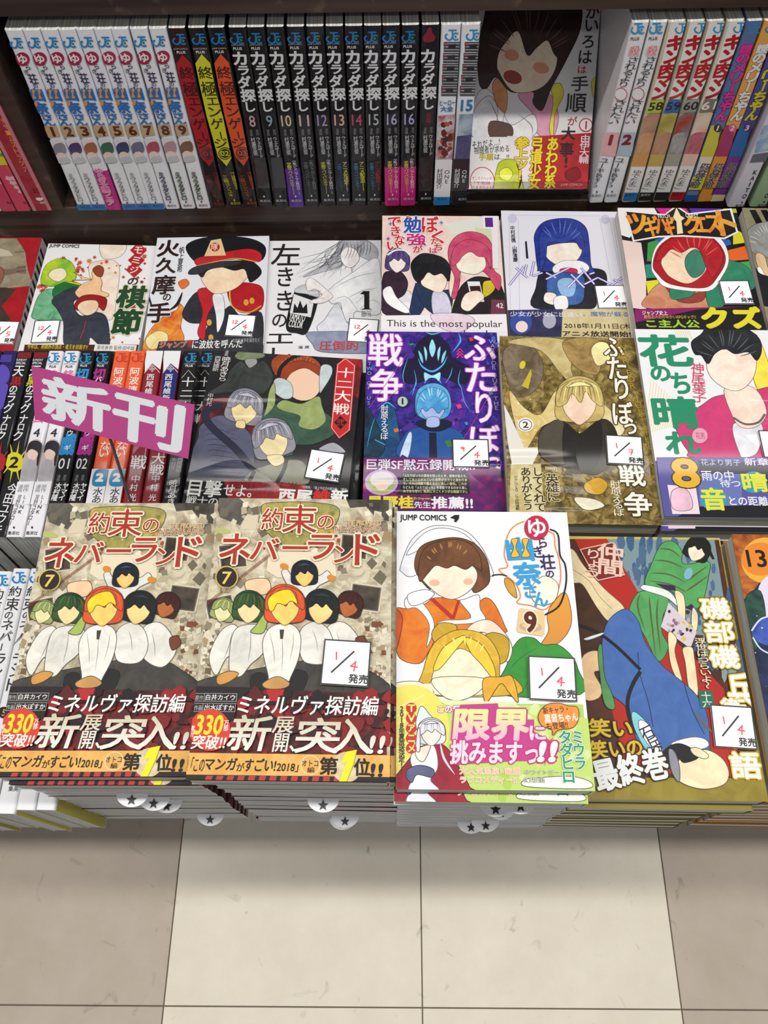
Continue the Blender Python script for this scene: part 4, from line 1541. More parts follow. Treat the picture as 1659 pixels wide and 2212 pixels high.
p.poly('#2f4a3c~#3f6050', [(640, 660), (700, 560), (860, 500), (1180, 560), (1290, 640), (1300, 740), (1120, 830), (960, 840), (940, 920), (700, 900)])
p.poly('#a4b476~#8c9e5c', [(740, 520), (760, 400), (800, 330), (810, 420), (800, 520), (720, 600)])
p.poly('#a4b476~#8c9e5c', [(820, 520), (880, 470), (1020, 500), (1160, 440), (1190, 520), (1220, 640), (1120, 710), (1000, 680), (1010, 600), (880, 560)])
p.poly('#4c4e66~#5c5e78', [(200, 680), (330, 600), (450, 620), (620, 760), (640, 900), (620, 1080), (560, 1120), (110, 1110), (130, 900), (180, 780)])
for i in range(9):
    p.line('#2c2e40', 6, [(210 + i * 12, 720 + i * 42), (320, 700 + i * 44), (500 + i * 6, 760 + i * 38)], taper=True)
p.line('#24243c', 62, [(380, 520), (280, 530), (240, 600), (300, 700), (480, 860), (600, 1000), (660, 1060)])
head(p, 560, 540, 152, '#7e7c88~#9a98a6', '#dfcc98', '#b8b6c2', tilt=14)
p.poly('#dfcc98', [(500, 640), (560, 640), (560, 700), (490, 690)])
p.poly('#7c7e6c~#90927e', [(560, 1130), (620, 1050), (750, 1000), (900, 960), (1040, 980), (1080, 1150), (820, 1140)])
p.line('#1c1c20', 34, [(900, 960), (880, 1040), (820, 1150)])
p.line('#1c1c20', 34, [(640, 1050), (600, 1130)])
head(p, 790, 800, 170, '#84828e~#a09eac', '#e6d4a4', '#c0beca', tilt=-14)
p.poly('#e6d4a4', [(740, 930), (860, 920), (880, 980), (800, 1010)])
p.poly('#9c9ca4', [(1190, 850), (1290, 820), (1380, 900), (1180, 880)])
p.part('title_lettering')
p.poly('#c8282c', [(1380, 125), (1465, 190), (1420, 720), (1330, 790), (1260, 700), (1310, 180)], False)
p.line('#efe4e0', 4, [(1380, 135), (1455, 193), (1411, 715), (1330, 778), (1269, 697), (1319, 185), (1380, 135)], False)
for ch, x, y in (('十', 1385, 250), ('二', 1372, 345), ('大', 1358, 440), ('戦', 1348, 545)):
    hh = {'二': 26, '十': 40}.get(ch, 44)
    p.text(ch, '#f4efec', x - 66, y - hh, x + 66, y + hh, b=.02)
p.poly('#1c1517', [(1340, 600), (1395, 655), (1340, 712), (1288, 655)], False)
p.text('弐', '#c8282c', 1310, 628, 1370, 682, b=.02)
p.text('暁月あきら', '#dcd8d4', 362, 120, 430, 320, v=True, b=.02)
p.text('漫画', '#c8c4c0', 400, 70, 428, 115, v=True)
p.text('西尾維新', '#cfcac6', 310, 115, 358, 240, v=True, b=.01)
p.text('中村光', '#cfcac6', 255, 420, 300, 520, v=True, b=.01)
p.part('band_printing')
p.lay += .0003
p.poly('#1a1719', [(60, 1100), (400, 1120), (390, 1330), (40, 1330)], False)
p.poly('#b0262c~#8c1c24', [(390, 1118), (1060, 1165), (1050, 1330), (440, 1330)], False)
p.poly('#2a2a2c', [(1060, 1165), (1560, 1200), (1540, 1330), (1050, 1330)], False)
p.text('官首に殺士激', '#6c161c', 430, 1130, 1000, 1230, b=.02)
p.text('目撃', '#f0f0ee', 105, 1125, 375, 1260, b=.04)
p.text('せよ。', '#f0f0ee', 390, 1165, 620, 1260, b=.03)
p.text('戦士の', '#d8d8d6', 85, 1260, 345, 1330, b=.03)
p.text('西尾', '#f4f4f2', 840, 1205, 1110, 1310, b=.06)
p.text('維', '#d22c30', 1120, 1205, 1255, 1310, b=.06)
p.text('新', '#f4f4f2', 1265, 1205, 1400, 1310, b=.06)
p.text('「化物語」「掟上今日子の備忘録」「戯言」', '#d0d0ce', 1025, 1182, 1400, 1206, b=.02)
p.done()
# ---- violet blue comic ---------------------------------------------------------------
p = Pr(FU1[0]).part('cover_artwork').frame(760, 690, 4.608)
p.full('#1c1250~#34228c~#5a2a9c')
p.scatter(['#2c50b0', '#6a38b8', '#2a1a6c', '#3f6cd0', '#7a48c8', '#181048'], 120, 140, 120, 1450, 1380, 6, 30, 6, 4)
p.poly('#12102c~#1c1440', [(640, 260), (800, 140), (960, 250), (1000, 380), (1200, 500), (1160, 620), (1060, 640), (960, 600), (820, 540), (700, 620), (560, 640), (500, 560), (520, 420), (620, 380)])
p.poly('#1a5c8c~#103a6c', [(120, 1380), (200, 1100), (330, 830), (420, 880), (480, 1200), (480, 1380)])
p.poly('#0e1c34~#14405a', [(140, 900), (200, 940), (330, 1240), (260, 1380), (120, 1380)])
for a, w_ in (([(660, 390), (700, 470), (800, 520), (900, 460), (950, 370)], 22), ([(520, 640), (510, 540), (560, 380)], 9), ([(620, 500), (640, 640), (580, 740)], 9), ([(1100, 700), (1060, 620), (1080, 500)], 9),
              ([(720, 530), (740, 600), (720, 640)], 18), ([(880, 530), (870, 600), (890, 640)], 18), ([(930, 640), (980, 560), (1000, 480)], 9), ([(1170, 900), (1120, 820), (1080, 640)], 8), ([(260, 900), (350, 830), (440, 890)], 14),
              ([(150, 1280), (190, 1100), (230, 980)], 7), ([(1060, 140), (1080, 220), (1000, 330)], 16), ([(230, 1200), (330, 1250)], 16), ([(600, 760), (620, 700), (640, 600)], 8), ([(740, 130), (800, 150), (890, 130)], 18)):
    p.line('#4ab4ec', w_, a, taper=True)
p.poly('#9cdcf8', [(800, 200), (835, 290), (800, 380), (768, 290)])
for s_ in (-1, 1):
    p.poly('#9cdcf8', [(800 + s_ * 60, 420), (800 + s_ * 50, 330), (800 + s_ * 80, 270), (800 + s_ * 78, 340)])
    p.poly('#7cc8f0', [(800 + s_ * 90, 440), (800 + s_ * 100, 360), (800 + s_ * 140, 310), (800 + s_ * 120, 400)])
p.poly('#9cdcf8', [(720, 530), (800, 560), (880, 530), (870, 620), (830, 590), (770, 590), (730, 620)])
p.poly('#1a4ca0~#24589c', [(480, 1380), (520, 1160), (640, 1080), (800, 1090), (980, 1080), (1100, 1150), (1140, 1380)])
p.poly('#b8ccec', [(475, 1375), (560, 1140), (600, 1160), (560, 1375)])
p.poly('#101430', [(640, 1040), (720, 1000), (900, 1000), (1000, 1040), (900, 1110), (760, 1110)])
p.poly('#101430', [(770, 1130), (840, 1130), (850, 1380), (770, 1380)], False)
p.poly('#4098d8~#74c4ec', [(630, 860), (650, 720), (740, 650), (860, 645), (960, 720), (990, 860), (960, 960), (870, 1000), (740, 1000), (650, 950)])
p.poly('#a4b4e4', [(690, 900), (800, 860), (920, 900), (880, 980), (800, 1010), (720, 970)])
p.poly('#a4b4e4', [(760, 980), (860, 980), (870, 1060), (800, 1080), (740, 1060)])
p.poly('#3f94d4~#6cbce8', [(640, 870), (680, 740), (800, 680), (940, 740), (960, 880), (900, 900), (860, 940), (800, 880), (740, 920), (700, 890), (660, 950)])
strands(p, '#b8e8f8', 810, 900, 160, 230, 9, 10, 4, -150, -30, .6)
for c_, q_ in (('#38a048', (575, 245, 615, 260)), ('#d83c34', (1170, 185, 1205, 220)), ('#e83c84', (1045, 850, 1090, 890)), ('#e86a3c', (420, 1090, 465, 1125)), ('#3c8cd8', (1125, 1025, 1155, 1055)), ('#2c9c8c', (1360, 700, 1395, 755)), ('#3c7c3c', (935, 1205, 990, 1275))):
    p.rect(c_, *q_, rot=20)
for i in range(3):
    p.line('#e83c84', 14, [(1045, 330 + 30 * i), (1075, 295 + 30 * i), (1105, 330 + 30 * i)], False)
p.part('title_lettering')
TV = ('#b03cc8', .03)
for ch, x0, y0, x1, y1 in (('戦', 170, 150, 505, 465), ('争', 180, 500, 500, 815)):
    p.text(ch, '#f6f0f8', x0, y0, x1, y1, b=.035, ol=TV)
for ch, x0, y0, x1, y1 in (('ふ', 1120, 170, 1420, 410), ('た', 1140, 440, 1430, 720), ('り', 1235, 730, 1390, 1030), ('ぼ', 1180, 1060, 1470, 1330), ('っ', 1290, 1380, 1480, 1530), ('ち', 1200, 1540, 1480, 1880)):
    p.text(ch, '#f6f0f8', x0, y0, x1, y1, b=.035, ol=TV)
for a in ([(170, 890), (550, 350)], [(1270, 420), (1500, 230)], [(1110, 1200), (1450, 620)], [(250, 880), (540, 640)]):
    p.line('#c83cb8', 5, a)
p.text('肘原えるぼ', '#e4e4ec', 290, 860, 360, 1200, v=True, b=.02)
p.text('TWO OF US', '#a4a8d8', 150, 420, 195, 860, v=True)
p.text('WAR FOR JUST THE', '#a4a8d8', 1385, 200, 1450, 900, v=True)
p.part('volume_badge')
p.ell('#2c3c34', 505, 825, 58)
p.ell('#b4c8c0', 505, 825, 50)
p.text('1', '#1c2420', 492, 795, 518, 850, b=.05)
p.part('band_printing')
p.poly('#4c1c60~#7c1c6c', [(60, 1383), (1010, 1383), (1500, 1500), (1600, 1950), (60, 1950)], False)
p.scatter(['#2c1450', '#8c1c64', '#5c1c68'], 60, 120, 1390, 1540, 1900, 15, 50, 7, 5)
p.text('巨弾SF黙示録開戦!!', '#e4e0ec', 150, 1400, 1220, 1505, b=.03)
p.ell('#c8a0d8', 295, 1630, 165, 128)
p.ell('#a4b464', 295, 1630, 140, 108)
p.ell('#d8d4d8', 300, 1600, 120, 80)
p.ell('#ecd4c4', 300, 1660, 66, 50)
p.poly('#1a1c20', [(490, 1530), (1150, 1535), (1165, 1560), (1170, 1740), (1145, 1750), (500, 1745), (440, 1750), (485, 1700)], False)
for i, (s_, c_) in enumerate((('「ふたりぼっちの意味を知ったとき、読者の私たち、', '#e4e4e0'), ('そして主人公がみていた世界がガラリと変わりま', '#e8e8b0'), ('す。それは残酷で震えるほど美しい景色。これか', '#e4e0a0'), ('らどんな「ふたりぼっち」を堪能できるのかと楽し', '#e4e4e0'), ('みでならない。私的にすごくドツボな物語です!」', '#e0dc80'))):
    p.text(s_, c_, 510, 1548 + i * 39, 1145, 1578 + i * 39, b=.025)
p.text('星野桂', '#ecdc2c', 160, 1765, 610, 1885, b=.06)
p.text('[D.Gray-man]', '#ecdc2c', 615, 1778, 790, 1805, b=.02)
p.text('先生', '#f0eef2', 620, 1820, 785, 1885, b=.03)
p.text('推薦!!', '#f4f2f6', 795, 1775, 1200, 1890, b=.05)
p.done()
# ---- golden brown comic ----------------------------------------------------------------
p = Pr(FU2[0]).part('cover_artwork').frame(1060, 700, 2.77)
p.full('#4a3c18~#7c6830~#b09a58')
p.poly('#8c7c64~#5c4c38', [(70, 180), (130, 120), (240, 130), (310, 230), (300, 350), (220, 430), (130, 420), (90, 300)])
p.poly('#d8c890~#b49c5c', [(100, 110), (240, 80), (420, 90), (520, 140), (480, 260), (520, 380), (420, 300), (300, 160)])
p.poly('#b89c60~#8a6c3c', [(440, 100), (640, 90), (660, 200), (640, 300), (540, 280), (460, 200)])
p.poly('#e8dca0', [(600, 160), (640, 110), (700, 120), (720, 200), (640, 250)])
p.poly('#d8b460~#e8dca4', [(110, 400), (200, 500), (300, 540), (390, 400), (420, 560), (300, 620), (200, 760), (150, 620)])
p.ell('#d8cc2c', 190, 245, 17, 25, 20)
p.poly('#c8b830', [(185, 370), (240, 270), (245, 300), (225, 390)], False)
p.poly('#f0e8c0~#d8c47c', [(640, 460), (760, 560), (800, 640), (720, 700), (680, 620)])
p.scatter(['#f4e8b0', '#e4c878', '#fbf4d8'], 70, 120, 450, 1000, 1160, 2, 7, 5, 6)
p.poly('#e8e4dc', [(78, 480), (120, 560), (200, 740), (300, 740), (240, 860), (130, 860), (100, 700)], False)
p.poly('#2a241c~#3c3428', [(290, 680), (320, 610), (430, 580), (520, 660), (660, 570), (740, 620), (760, 760), (640, 900), (460, 860), (300, 800)])
p.poly('#4a4438', [(300, 640), (430, 580), (440, 840), (300, 790)])
p.poly('#1c1814', [(440, 600), (540, 660), (650, 580), (660, 760), (600, 880), (450, 860)])
head(p, 530, 470, 145, '#c0a860~#d8c27c', '#f0cdb4', '#ecdc9c', fr=.6)
p.poly('#e8e0c8', [(500, 1040), (620, 1050), (680, 1090), (600, 1115), (540, 1100)])
p.poly('#c89a28', [(560, 960), (640, 920), (700, 960), (660, 1020), (580, 1010)])
p.poly('#e4dcb0~#c8b878', [(120, 840), (300, 840), (320, 1130), (110, 1130)], False)
p.part('title_lettering')
ts = [('ふ', 675, 85, 790, 195), ('た', 700, 200, 810, 330), ('り', 745, 330, 820, 450), ('ぼ', 730, 470, 850, 600), ('っ', 800, 600, 870, 660), ('戦', 770, 850, 920, 970), ('争', 800, 1010, 960, 1150)]
for ch, x0, y0, x1, y1 in ts:
    p.text(ch, '#f6f2e6', x0, y0, x1, y1, b=.04, ol=('#4a3a14', .05))
p.text('肘原えるぼ', '#ece4c8', 725, 940, 785, 1150, v=True, b=.02)
p.text('WAR FOR JUST THE TWO OF US', '#b89430', 855, 100, 990, 1160, v=True, rot=7)
p.part('volume_badge')
p.ell('#ecebe6', 207, 606, 50, 43)
p.ell('#4a4438', 207, 606, 40, 34)
p.ell('#f2f1ec', 207, 606, 36, 30)
p.text('2', '#3c3830', 192, 588, 224, 624, b=.04)
p.part('band_printing')
p.text('『英雄に', '#3a2c1c', 330, 845, 405, 1065, v=True, b=.04, ol=('#e8dca8', .06))
p.text('してくれて', '#3a2c1c', 255, 860, 320, 1125, v=True, b=.04, ol=('#e8dca8', .06))
p.text('ありがとう', '#3a2c1c', 185, 860, 245, 1115, v=True, b=.04, ol=('#e8dca8', .06))
p.text('男に成長し闘ったお前に伝えたい', '#5a4824', 430, 850, 495, 1050, v=True, b=.01)
p.text('ジャンプSQ.にて好評連載', '#5a5040', 143, 910, 165, 1115, v=True)
p.done()
# ---- white comic with green title -------------------------------------------------------
p = Pr(HA[0]).part('cover_artwork').frame(1060, 700, 2.77)
p.full('#f2f3f6')
for i in range(16):
    p.line('#f0d890', 4, [(925 + i * 14, 660 - i * 4), (960 + i * 16, 330 + i * 14)])
for i in range(8):
    p.line('#f0d890', 3, [(1100 + i * 12, 40), (1120 + i * 12, 90)])
p.poly('#f4d84c', [(1580, 60), (1650, 200), (1700, 420), (1600, 400), (1560, 240)])
p.poly('#d8447c~#cc3c74', [(1100, 560), (1240, 500), (1330, 440), (1420, 420), (1560, 400), (1760, 400), (1800, 800), (1230, 800), (1180, 760), (1130, 680)])
p.poly('#dcdce2', [(1450, 600), (1620, 600), (1600, 760), (1530, 800), (1490, 780)])
p.poly('#f4d4c4', [(1400, 380), (1570, 380), (1650, 520), (1600, 610), (1500, 620), (1440, 540)])
p.poly('#f8dccc', [(1290, 220), (1330, 160), (1560, 160), (1590, 240), (1560, 340), (1480, 400), (1390, 380), (1310, 310)])
p.poly('#1c1c20~#2c2e34', [(1220, 180), (1200, 110), (1260, 60), (1300, 10), (1400, 20), (1500, 15), (1600, 80), (1620, 160), (1590, 220), (1540, 170), (1460, 180), (1400, 150), (1340, 180), (1300, 240), (1260, 190)])
strands(p, '#5a5e68', 1410, 220, 190, 190, 12, 7, 3, -165, -15, .45)
p.line('#6c6460', 14, [(1450, 560), (1520, 600), (1600, 590), (1640, 540)])
p.part('title_lettering')
GN = '#27906a'
for ch, x0, y0, x1, y1 in (('花', 895, 70, 1195, 250), ('の', 960, 255, 1070, 340), ('ち', 1085, 295, 1185, 415), ('晴', 975, 440, 1235, 620), ('れ', 1050, 650, 1245, 775)):
    p.text(ch, GN, x0, y0, x1, y1, b=.06)
p.text('神尾葉子', '#d84c6c', 1205, 235, 1280, 470, v=True, b=.01, rot=-6)
p.ell('#e4a8bc', 1250, 670, 46)
p.text('花男', '#d84c7c', 1225, 650, 1278, 690, b=.02)
p.part('band_printing')
p.lay += .0003
p.poly('#5a58a0', [(990, 800), (1800, 800), (1800, 1180), (1030, 1180)], False)
p.poly('#2c2a44', [(1240, 820), (1800, 840), (1800, 960), (1250, 950)], False)
p.poly('#6a78b8', [(1240, 900), (1500, 900), (1500, 1100), (1250, 1100)], False)
p.poly('#17161c', [(1240, 1095), (1800, 1080), (1800, 1180), (1060, 1180)], False)
p.poly('#f4dce8', [(1055, 965), (1225, 980), (1250, 1140), (1085, 1140)], False)
p.poly('#e0b8cc', [(1080, 1010), (1140, 980), (1190, 1020), (1200, 1110), (1090, 1110)])
p.text('8', '#e8b42c', 1085, 812, 1240, 975, b=.06, ol=('#3c2c14', .03))
p.text('花より男子', '#b8bce0', 1255, 812, 1490, 850, b=.02)
p.text('新章', '#ecdcf0', 1515, 805, 1659, 850, b=.03)
p.text('雨の中', '#eceef8', 1260, 880, 1450, 940, b=.02)
p.text('待つ', '#eceef8', 1370, 935, 1490, 980, b=.02)
p.ell('#3c9cb0', 1570, 950, 80, 64)
p.text('晴', '#e4e43c', 1505, 895, 1650, 1005, b=.05)
p.ell('#3c9cb0', 1330, 1050, 80, 68)
p.text('音', '#e4e43c', 1260, 985, 1400, 1115, b=.05)
p.text('との距離', '#eceef8', 1425, 1035, 1655, 1090, b=.03)
p.done()
for s_, d_ in ((HA, HA[1]), (FU1, FU1[1])):
    for ch in s_[0].children:
        if ch.name.startswith('band_printing'):
            c = ch.copy()
            COL.objects.link(c)
            c.parent = d_

# ---- red comic with grey armour, far left --------------------------------------------------
p = Pr(RD[0]).part('cover_artwork').frame(0, 480, 5.53)
p.full('#b8222a~#a01c24')
p.poly('#a89c84~#8c826c', [(-800, 200), (200, 195), (300, 350), (330, 560), (390, 760), (60, 790), (-60, 1000), (-800, 1000)], False)
p.poly('#c8c0a8', [(-100, 290), (100, 340), (160, 400), (20, 410), (-100, 420)], False)
p.poly('#7c6c5c', [(30, 560), (140, 560), (310, 520), (310, 620), (200, 610), (60, 640)], False)
p.line('#3c342c', 9, [(200, 540), (310, 530)])
p.line('#3c342c', 9, [(200, 590), (310, 580)])
p.line('#4c4438', 9, [(180, 360), (310, 350)])
p.poly('#8c5c4c', [(-60, 560), (20, 540), (50, 640), (0, 740), (-60, 740)])
p.poly('#4c4038~#3c3430', [(-400, 800), (60, 780), (200, 800), (20, 1000), (130, 1170), (-400, 1300)], False)
p.done()
p = Pr(RD[0], 'spine').part('spine_printing')
p.full('#dcdad8')
for i in range(11):
    y = .165 - i * .0105
    p.poly_l('#1c1a1c', [(.002, y), (.013, y - .004), (.013, y - .008), (.002, y - .005)])
p.done()
# ---- maple leaf comic -------------------------------------------------------------------------
p = Pr(MO[0]).part('cover_artwork').frame(0, 480, 5.53)
p.full('#f4f3f5')
p.poly('#f2d8c8', [(1060, 520), (1200, 460), (1360, 460), (1430, 560), (1400, 860), (1340, 1160), (1160, 1080), (1100, 760)])
p.poly('#f0dcc8', [(1200, 260), (1320, 225), (1480, 230), (1510, 320), (1420, 420), (1260, 440), (1200, 380)])
rnd = random.Random(5)


def leaf(p, cx, cy, r, col, a0):
    pts = []
    for i in range(14):
        a = a0 + 2 * math.pi * i / 14
        q_ = r * (1.0 if i % 2 == 0 else .45)
        pts.append((cx + q_ * math.cos(a), cy + q_ * math.sin(a) * .9))
    p.poly(col, pts, False)


for i in range(75):
    z_ = rnd.choice(((560, 380, 1500, 640), (900, 420, 1180, 600), (1380, 500, 1700, 760), (1100, 1250, 1720, 1480), (460, 700, 560, 860), (1560, 300, 1760, 1300)))
    leaf(p, rnd.uniform(z_[0], z_[2]), rnd.uniform(z_[1], z_[3]), rnd.uniform(14, 42), rnd.choice(['#c02c28', '#b83a24', '#cc5a3c', '#d8882c', '#a82420', '#d06048']), rnd.uniform(0, 6))
p.poly('#3c9c64~#8cc8a0', [(410, 1160), (400, 1050), (480, 860), (620, 800), (760, 900), (760, 1170)])
p.poly('#1c6c34', [(640, 800), (760, 700), (960, 740), (980, 800), (760, 880), (700, 960), (640, 900)])
p.line('#e0c82c', 22, [(790, 710), (960, 750)])
p.poly('#c8dc2c~#7cc03c', [(490, 720), (510, 600), (570, 500), (700, 440), (840, 470), (910, 600), (890, 700), (760, 720), (640, 770), (540, 760)])
p.poly('#f6dcc0', [(580, 640), (640, 570), (760, 560), (800, 640), (720, 710), (640, 700)])
p.poly('#2e3440~#3c4452', [(620, 960), (680, 880), (900, 780), (1000, 880), (880, 960), (960, 1120), (1160, 1080), (1280, 1160), (1310, 1470), (1200, 1480), (1080, 1380), (1040, 1480), (780, 1480), (760, 1200), (680, 1040)])
p.poly('#f2c094', [(930, 800), (990, 740), (1100, 690), (1100, 600), (1160, 600), (1220, 720), (1210, 820), (1300, 860), (1260, 900), (1080, 870), (960, 910), (900, 850)])
p.poly('#f2c094', [(880, 600), (1000, 660), (1100, 690), (860, 700), (980, 680)])
p.poly('#8c4428', [(1110, 570), (1180, 520), (1240, 560), (1220, 650), (1160, 650)])
p.poly('#a8201f~#8c1a1c', [(890, 1000), (960, 900), (1080, 870), (1220, 890), (1280, 940), (1240, 1060), (1160, 1000), (1000, 960), (940, 1060)])
p.poly('#f2cfb0', [(930, 1010), (1000, 950), (1140, 940), (1180, 1000), (1140, 1080), (1040, 1120), (960, 1080)])
p.line('#b83048', 10, [(1030, 1180), (1000, 1300), (960, 1400)])
p.part('title_lettering').frame(0, 480, 2.765)
for ch, y in (('モ', 170), ('ミ', 230), ('ジ', 288)):
    x = 828 - (y - 170) * .22
    p.poly('#b8262c', [(x, y - 46), (x + 50, y), (x, y + 46), (x - 50, y)], False)
    p.text(ch, '#f6efec', x - 24, y - 20, x + 24, y + 20, b=.03)
p.text('の', '#2c2418', 765, 335, 825, 378, b=.02)
p.text('棋', '#1f4a2c', 705, 385, 870, 515, b=.07, ol=('#e8e0b8', .04))
p.text('節', '#1f4a2c', 675, 525, 840, 670, b=.07, ol=('#e8e0b8', .04))
p.text('JUMP COMICS', '#2c2c30', 295, 135, 475, 160, b=.02)
p.part('band_printing')
p.poly('#5c2c1c~#4a2a1c', [(150, 735), (860, 735), (860, 900), (120, 900)], False)
p.text('今年は、将棋界の頂点・竜王を目指す!!', '#d8c83c', 165, 733, 525, 762, b=.03, rot=1)
p.rect('#f0efec', 565, 735, 815, 775)
p.text('里見香奈 監修:田中誠', '#2c2c2c', 580, 742, 805, 766, b=.01)
p.done()
# ---- black cap comic -------------------------------------------------------------------------------
p = Pr(HI[0]).part('cover_artwork').frame(0, 480, 2.765)
p.full('#e9ebf2')
p.poly('#d8481c~#eca43c', [(850, 740), (900, 640), (980, 560), (1060, 520), (1060, 480), (1100, 520), (1080, 620), (1100, 700), (1040, 770), (860, 770)])
p.poly('#f0d07c~#f4e8b0', [(870, 700), (940, 650), (1000, 670), (990, 730), (900, 760)])
p.poly('#e0742c', [(1065, 360), (1110, 340), (1130, 370), (1090, 400)])
p.poly('#23252c~#30333c', [(1090, 540), (1170, 420), (1260, 440), (1330, 520), (1380, 500), (1440, 560), (1560, 540), (1570, 720), (1540, 760), (1180, 760), (1240, 620), (1130, 600)])
p.poly('#b81e28', [(1180, 410), (1260, 400), (1280, 480), (1240, 560), (1220, 700), (1180, 660), (1210, 540)])
p.poly('#c0202a~#a81a24', [(1370, 370), (1500, 365), (1570, 400), (1560, 520), (1440, 540), (1370, 470)])
p.line('#d8b44c', 8, [(1372, 380), (1385, 500), (1480, 540), (1560, 500)])
for x, y in ((1470, 480), (1505, 470), (1250, 600), (1260, 690)):
    p.ell('#d8a43c', x, y, 15, 19)
p.poly('#e4e6ec', [(1270, 440), (1330, 440), (1340, 560), (1300, 660), (1290, 560)])
p.poly('#f2cfae', [(1200, 330), (1230, 280), (1420, 270), (1480, 310), (1460, 350), (1400, 400), (1300, 430), (1240, 400)])
p.poly('#1a1b20', [(1180, 300), (1200, 250), (1460, 230), (1540, 260), (1560, 310), (1500, 360), (1480, 330), (1460, 280), (1400, 290), (1320, 270), (1240, 290), (1210, 330)])
p.poly('#17181d', [(1110, 150), (1190, 100), (1340, 85), (1500, 100), (1585, 150), (1560, 230), (1440, 220), (1260, 240), (1170, 240)])
p.poly('#b8202a', [(1170, 220), (1290, 190), (1480, 160), (1560, 190), (1540, 240), (1380, 220), (1250, 250), (1180, 260)])
p.line('#d8b44c', 7, [(1180, 262), (1300, 235), (1420, 218), (1540, 240)])
p.poly('#2c2e36', [(1125, 310), (1160, 270), (1300, 240), (1440, 235), (1400, 260), (1260, 280), (1190, 310)])
p.poly('#e8c896', [(1260, 110), (1320, 100), (1350, 200), (1220, 205)], False)
p.ell('#b8202a', 1283, 150, 30, 26)
p.text('隊', '#f0e0c0', 1262, 128, 1302, 170, b=.02)
p.part('title_lettering')
for ch, x0, y0, x1, y1 in (('火', 945, 110, 1070, 205), ('久', 935, 215, 1050, 305), ('摩', 915, 320, 1045, 430), ('の', 975, 430, 1020, 470), ('手', 885, 485, 1015, 600)):
    p.text(ch, '#2c1a18', x0, y0, x1, y1, b=.05, ol=('#f0eef2', .03))
p.line('#1c1a1c', 20, [(1010, 530), (1060, 490), (1090, 420)], taper=True)
p.line('#1c1a1c', 20, [(905, 500), (890, 450)], taper=True)
p.text('帆上夏希', '#2c2c30', 1065, 150, 1095, 300, v=True, b=.01)
p.part('band_printing')
p.poly('#2c2e34~#3c3e44', [(950, 715), (1570, 690), (1580, 900), (900, 900)], False)
p.text('ジャンプ', '#d83424', 955, 715, 1115, 752, b=.05, ol=('#f0e0dc', .03))
p.text('増刊', '#d83424', 1120, 705, 1145, 752, v=True, b=.03)
p.text('に波紋を呼んだ', '#f4f4f2', 1150, 705, 1450, 755, b=.03)
p.text('われた左手を頂きたく', '#b8b8b4', 1390, 695, 1550, 720, b=.01)
p.done()
# ---- pencil sketch comic ------------------------------------------------------------------------------
p = Pr(LE[0]).part('cover_artwork').frame(560, 440, 2.9625)
p.full('#efeff2')
p.poly('#a8aab2~#c8cad0', [(520, 230), (600, 222), (700, 240), (760, 300), (740, 370), (650, 340), (600, 300), (520, 400), (400, 440), (280, 470), (400, 400), (480, 320)])
rnd = random.Random(2)
for i in range(38):
    x0, y0 = rnd.uniform(520, 680), rnd.uniform(225, 260)
    p.line(rnd.choice(['#4c4e54', '#7c7e84', '#63656c']), 3, [(x0, y0), (x0 - rnd.uniform(20, 120), y0 + rnd.uniform(60, 120)), (x0 - rnd.uniform(60, 330), y0 + rnd.uniform(120, 240))], taper=True)
p.poly('#e8e2e4', [(520, 330), (560, 280), (620, 300), (640, 360), (590, 410), (540, 390)])
for i in range(8):
    p.line('#6c6e74', 4, [(560 + i * 22, 240), (570 + i * 20, 300), (545 + i * 22, 360 - i * 4)], taper=True)
p.poly('#e6e7ec', [(440, 560), (600, 440), (740, 350), (775, 420), (775, 700), (620, 690), (600, 760), (540, 740), (520, 640), (460, 640)])
for a in ([(460, 550), (620, 470), (760, 440)], [(540, 620), (660, 560), (770, 540)], [(620, 640), (700, 560)], [(470, 620), (560, 600), (640, 700)], [(640, 680), (720, 620), (770, 640)]):
    p.line('#8c8e96', 4, a, taper=True)
p.poly('#d4d6de', [(370, 790), (420, 740), (500, 640), (560, 760), (600, 800), (520, 830), (400, 830)])
p.poly('#7c86a4~#9aa2bc', [(300, 830), (420, 820), (560, 820), (700, 860), (760, 930), (700, 960), (400, 950), (340, 900)])
p.poly('#1c1c20', [(230, 560), (300, 580), (375, 610), (310, 820), (240, 830), (172, 790)])
p.poly('#c8cace', [(235, 545), (300, 520), (375, 560), (375, 600), (300, 580), (232, 570)])
p.poly('#e8e8ea', [(222, 580), (350, 625), (330, 730), (196, 700)], False)
p.poly('#1c1c20', [(215, 700), (225, 640), (245, 670), (262, 620), (280, 670), (305, 640), (310, 705)], False)
p.poly('#17171a', [(192, 700), (332, 735), (310, 820), (180, 790)], False)
p.text('YAMATO', '#ececec', 193, 705, 295, 752, b=.04, rot=-10)
p.text('COLOR', '#ececec', 190, 752, 280, 795, b=.04, rot=-10)
p.poly('#ece4e4', [(300, 500), (340, 480), (440, 560), (470, 600), (400, 640), (320, 630), (400, 590), (360, 550), (310, 560)])
for a in ([(330, 560), (400, 560)], [(320, 590), (410, 580)], [(340, 615), (420, 605)]):
    p.line('#a09098', 3, a)
p.part('title_lettering')
for ch, x0, y0, x1, y1 in (('左', 80, 260, 260, 395), ('き', 120, 410, 215, 530), ('き', 115, 560, 210, 685), ('の', 85, 710, 175, 790), ('エ', 50, 835, 215, 895), ('レ', 80, 925, 200, 1020)):
    p.text(ch, '#2a2224', x0, y0, x1, y1, b=.015)
p.poly('#17171a', [(645, 580), (668, 562), (705, 562), (705, 672), (722, 680), (645, 680), (672, 672), (672, 585)], False)
p.text('EREN THE', '#6c6c70', 655, 690, 715, 725, b=.01)
p.part('band_printing')
p.text('圧倒的', '#c83c44', 385, 880, 632, 940, b=.03)
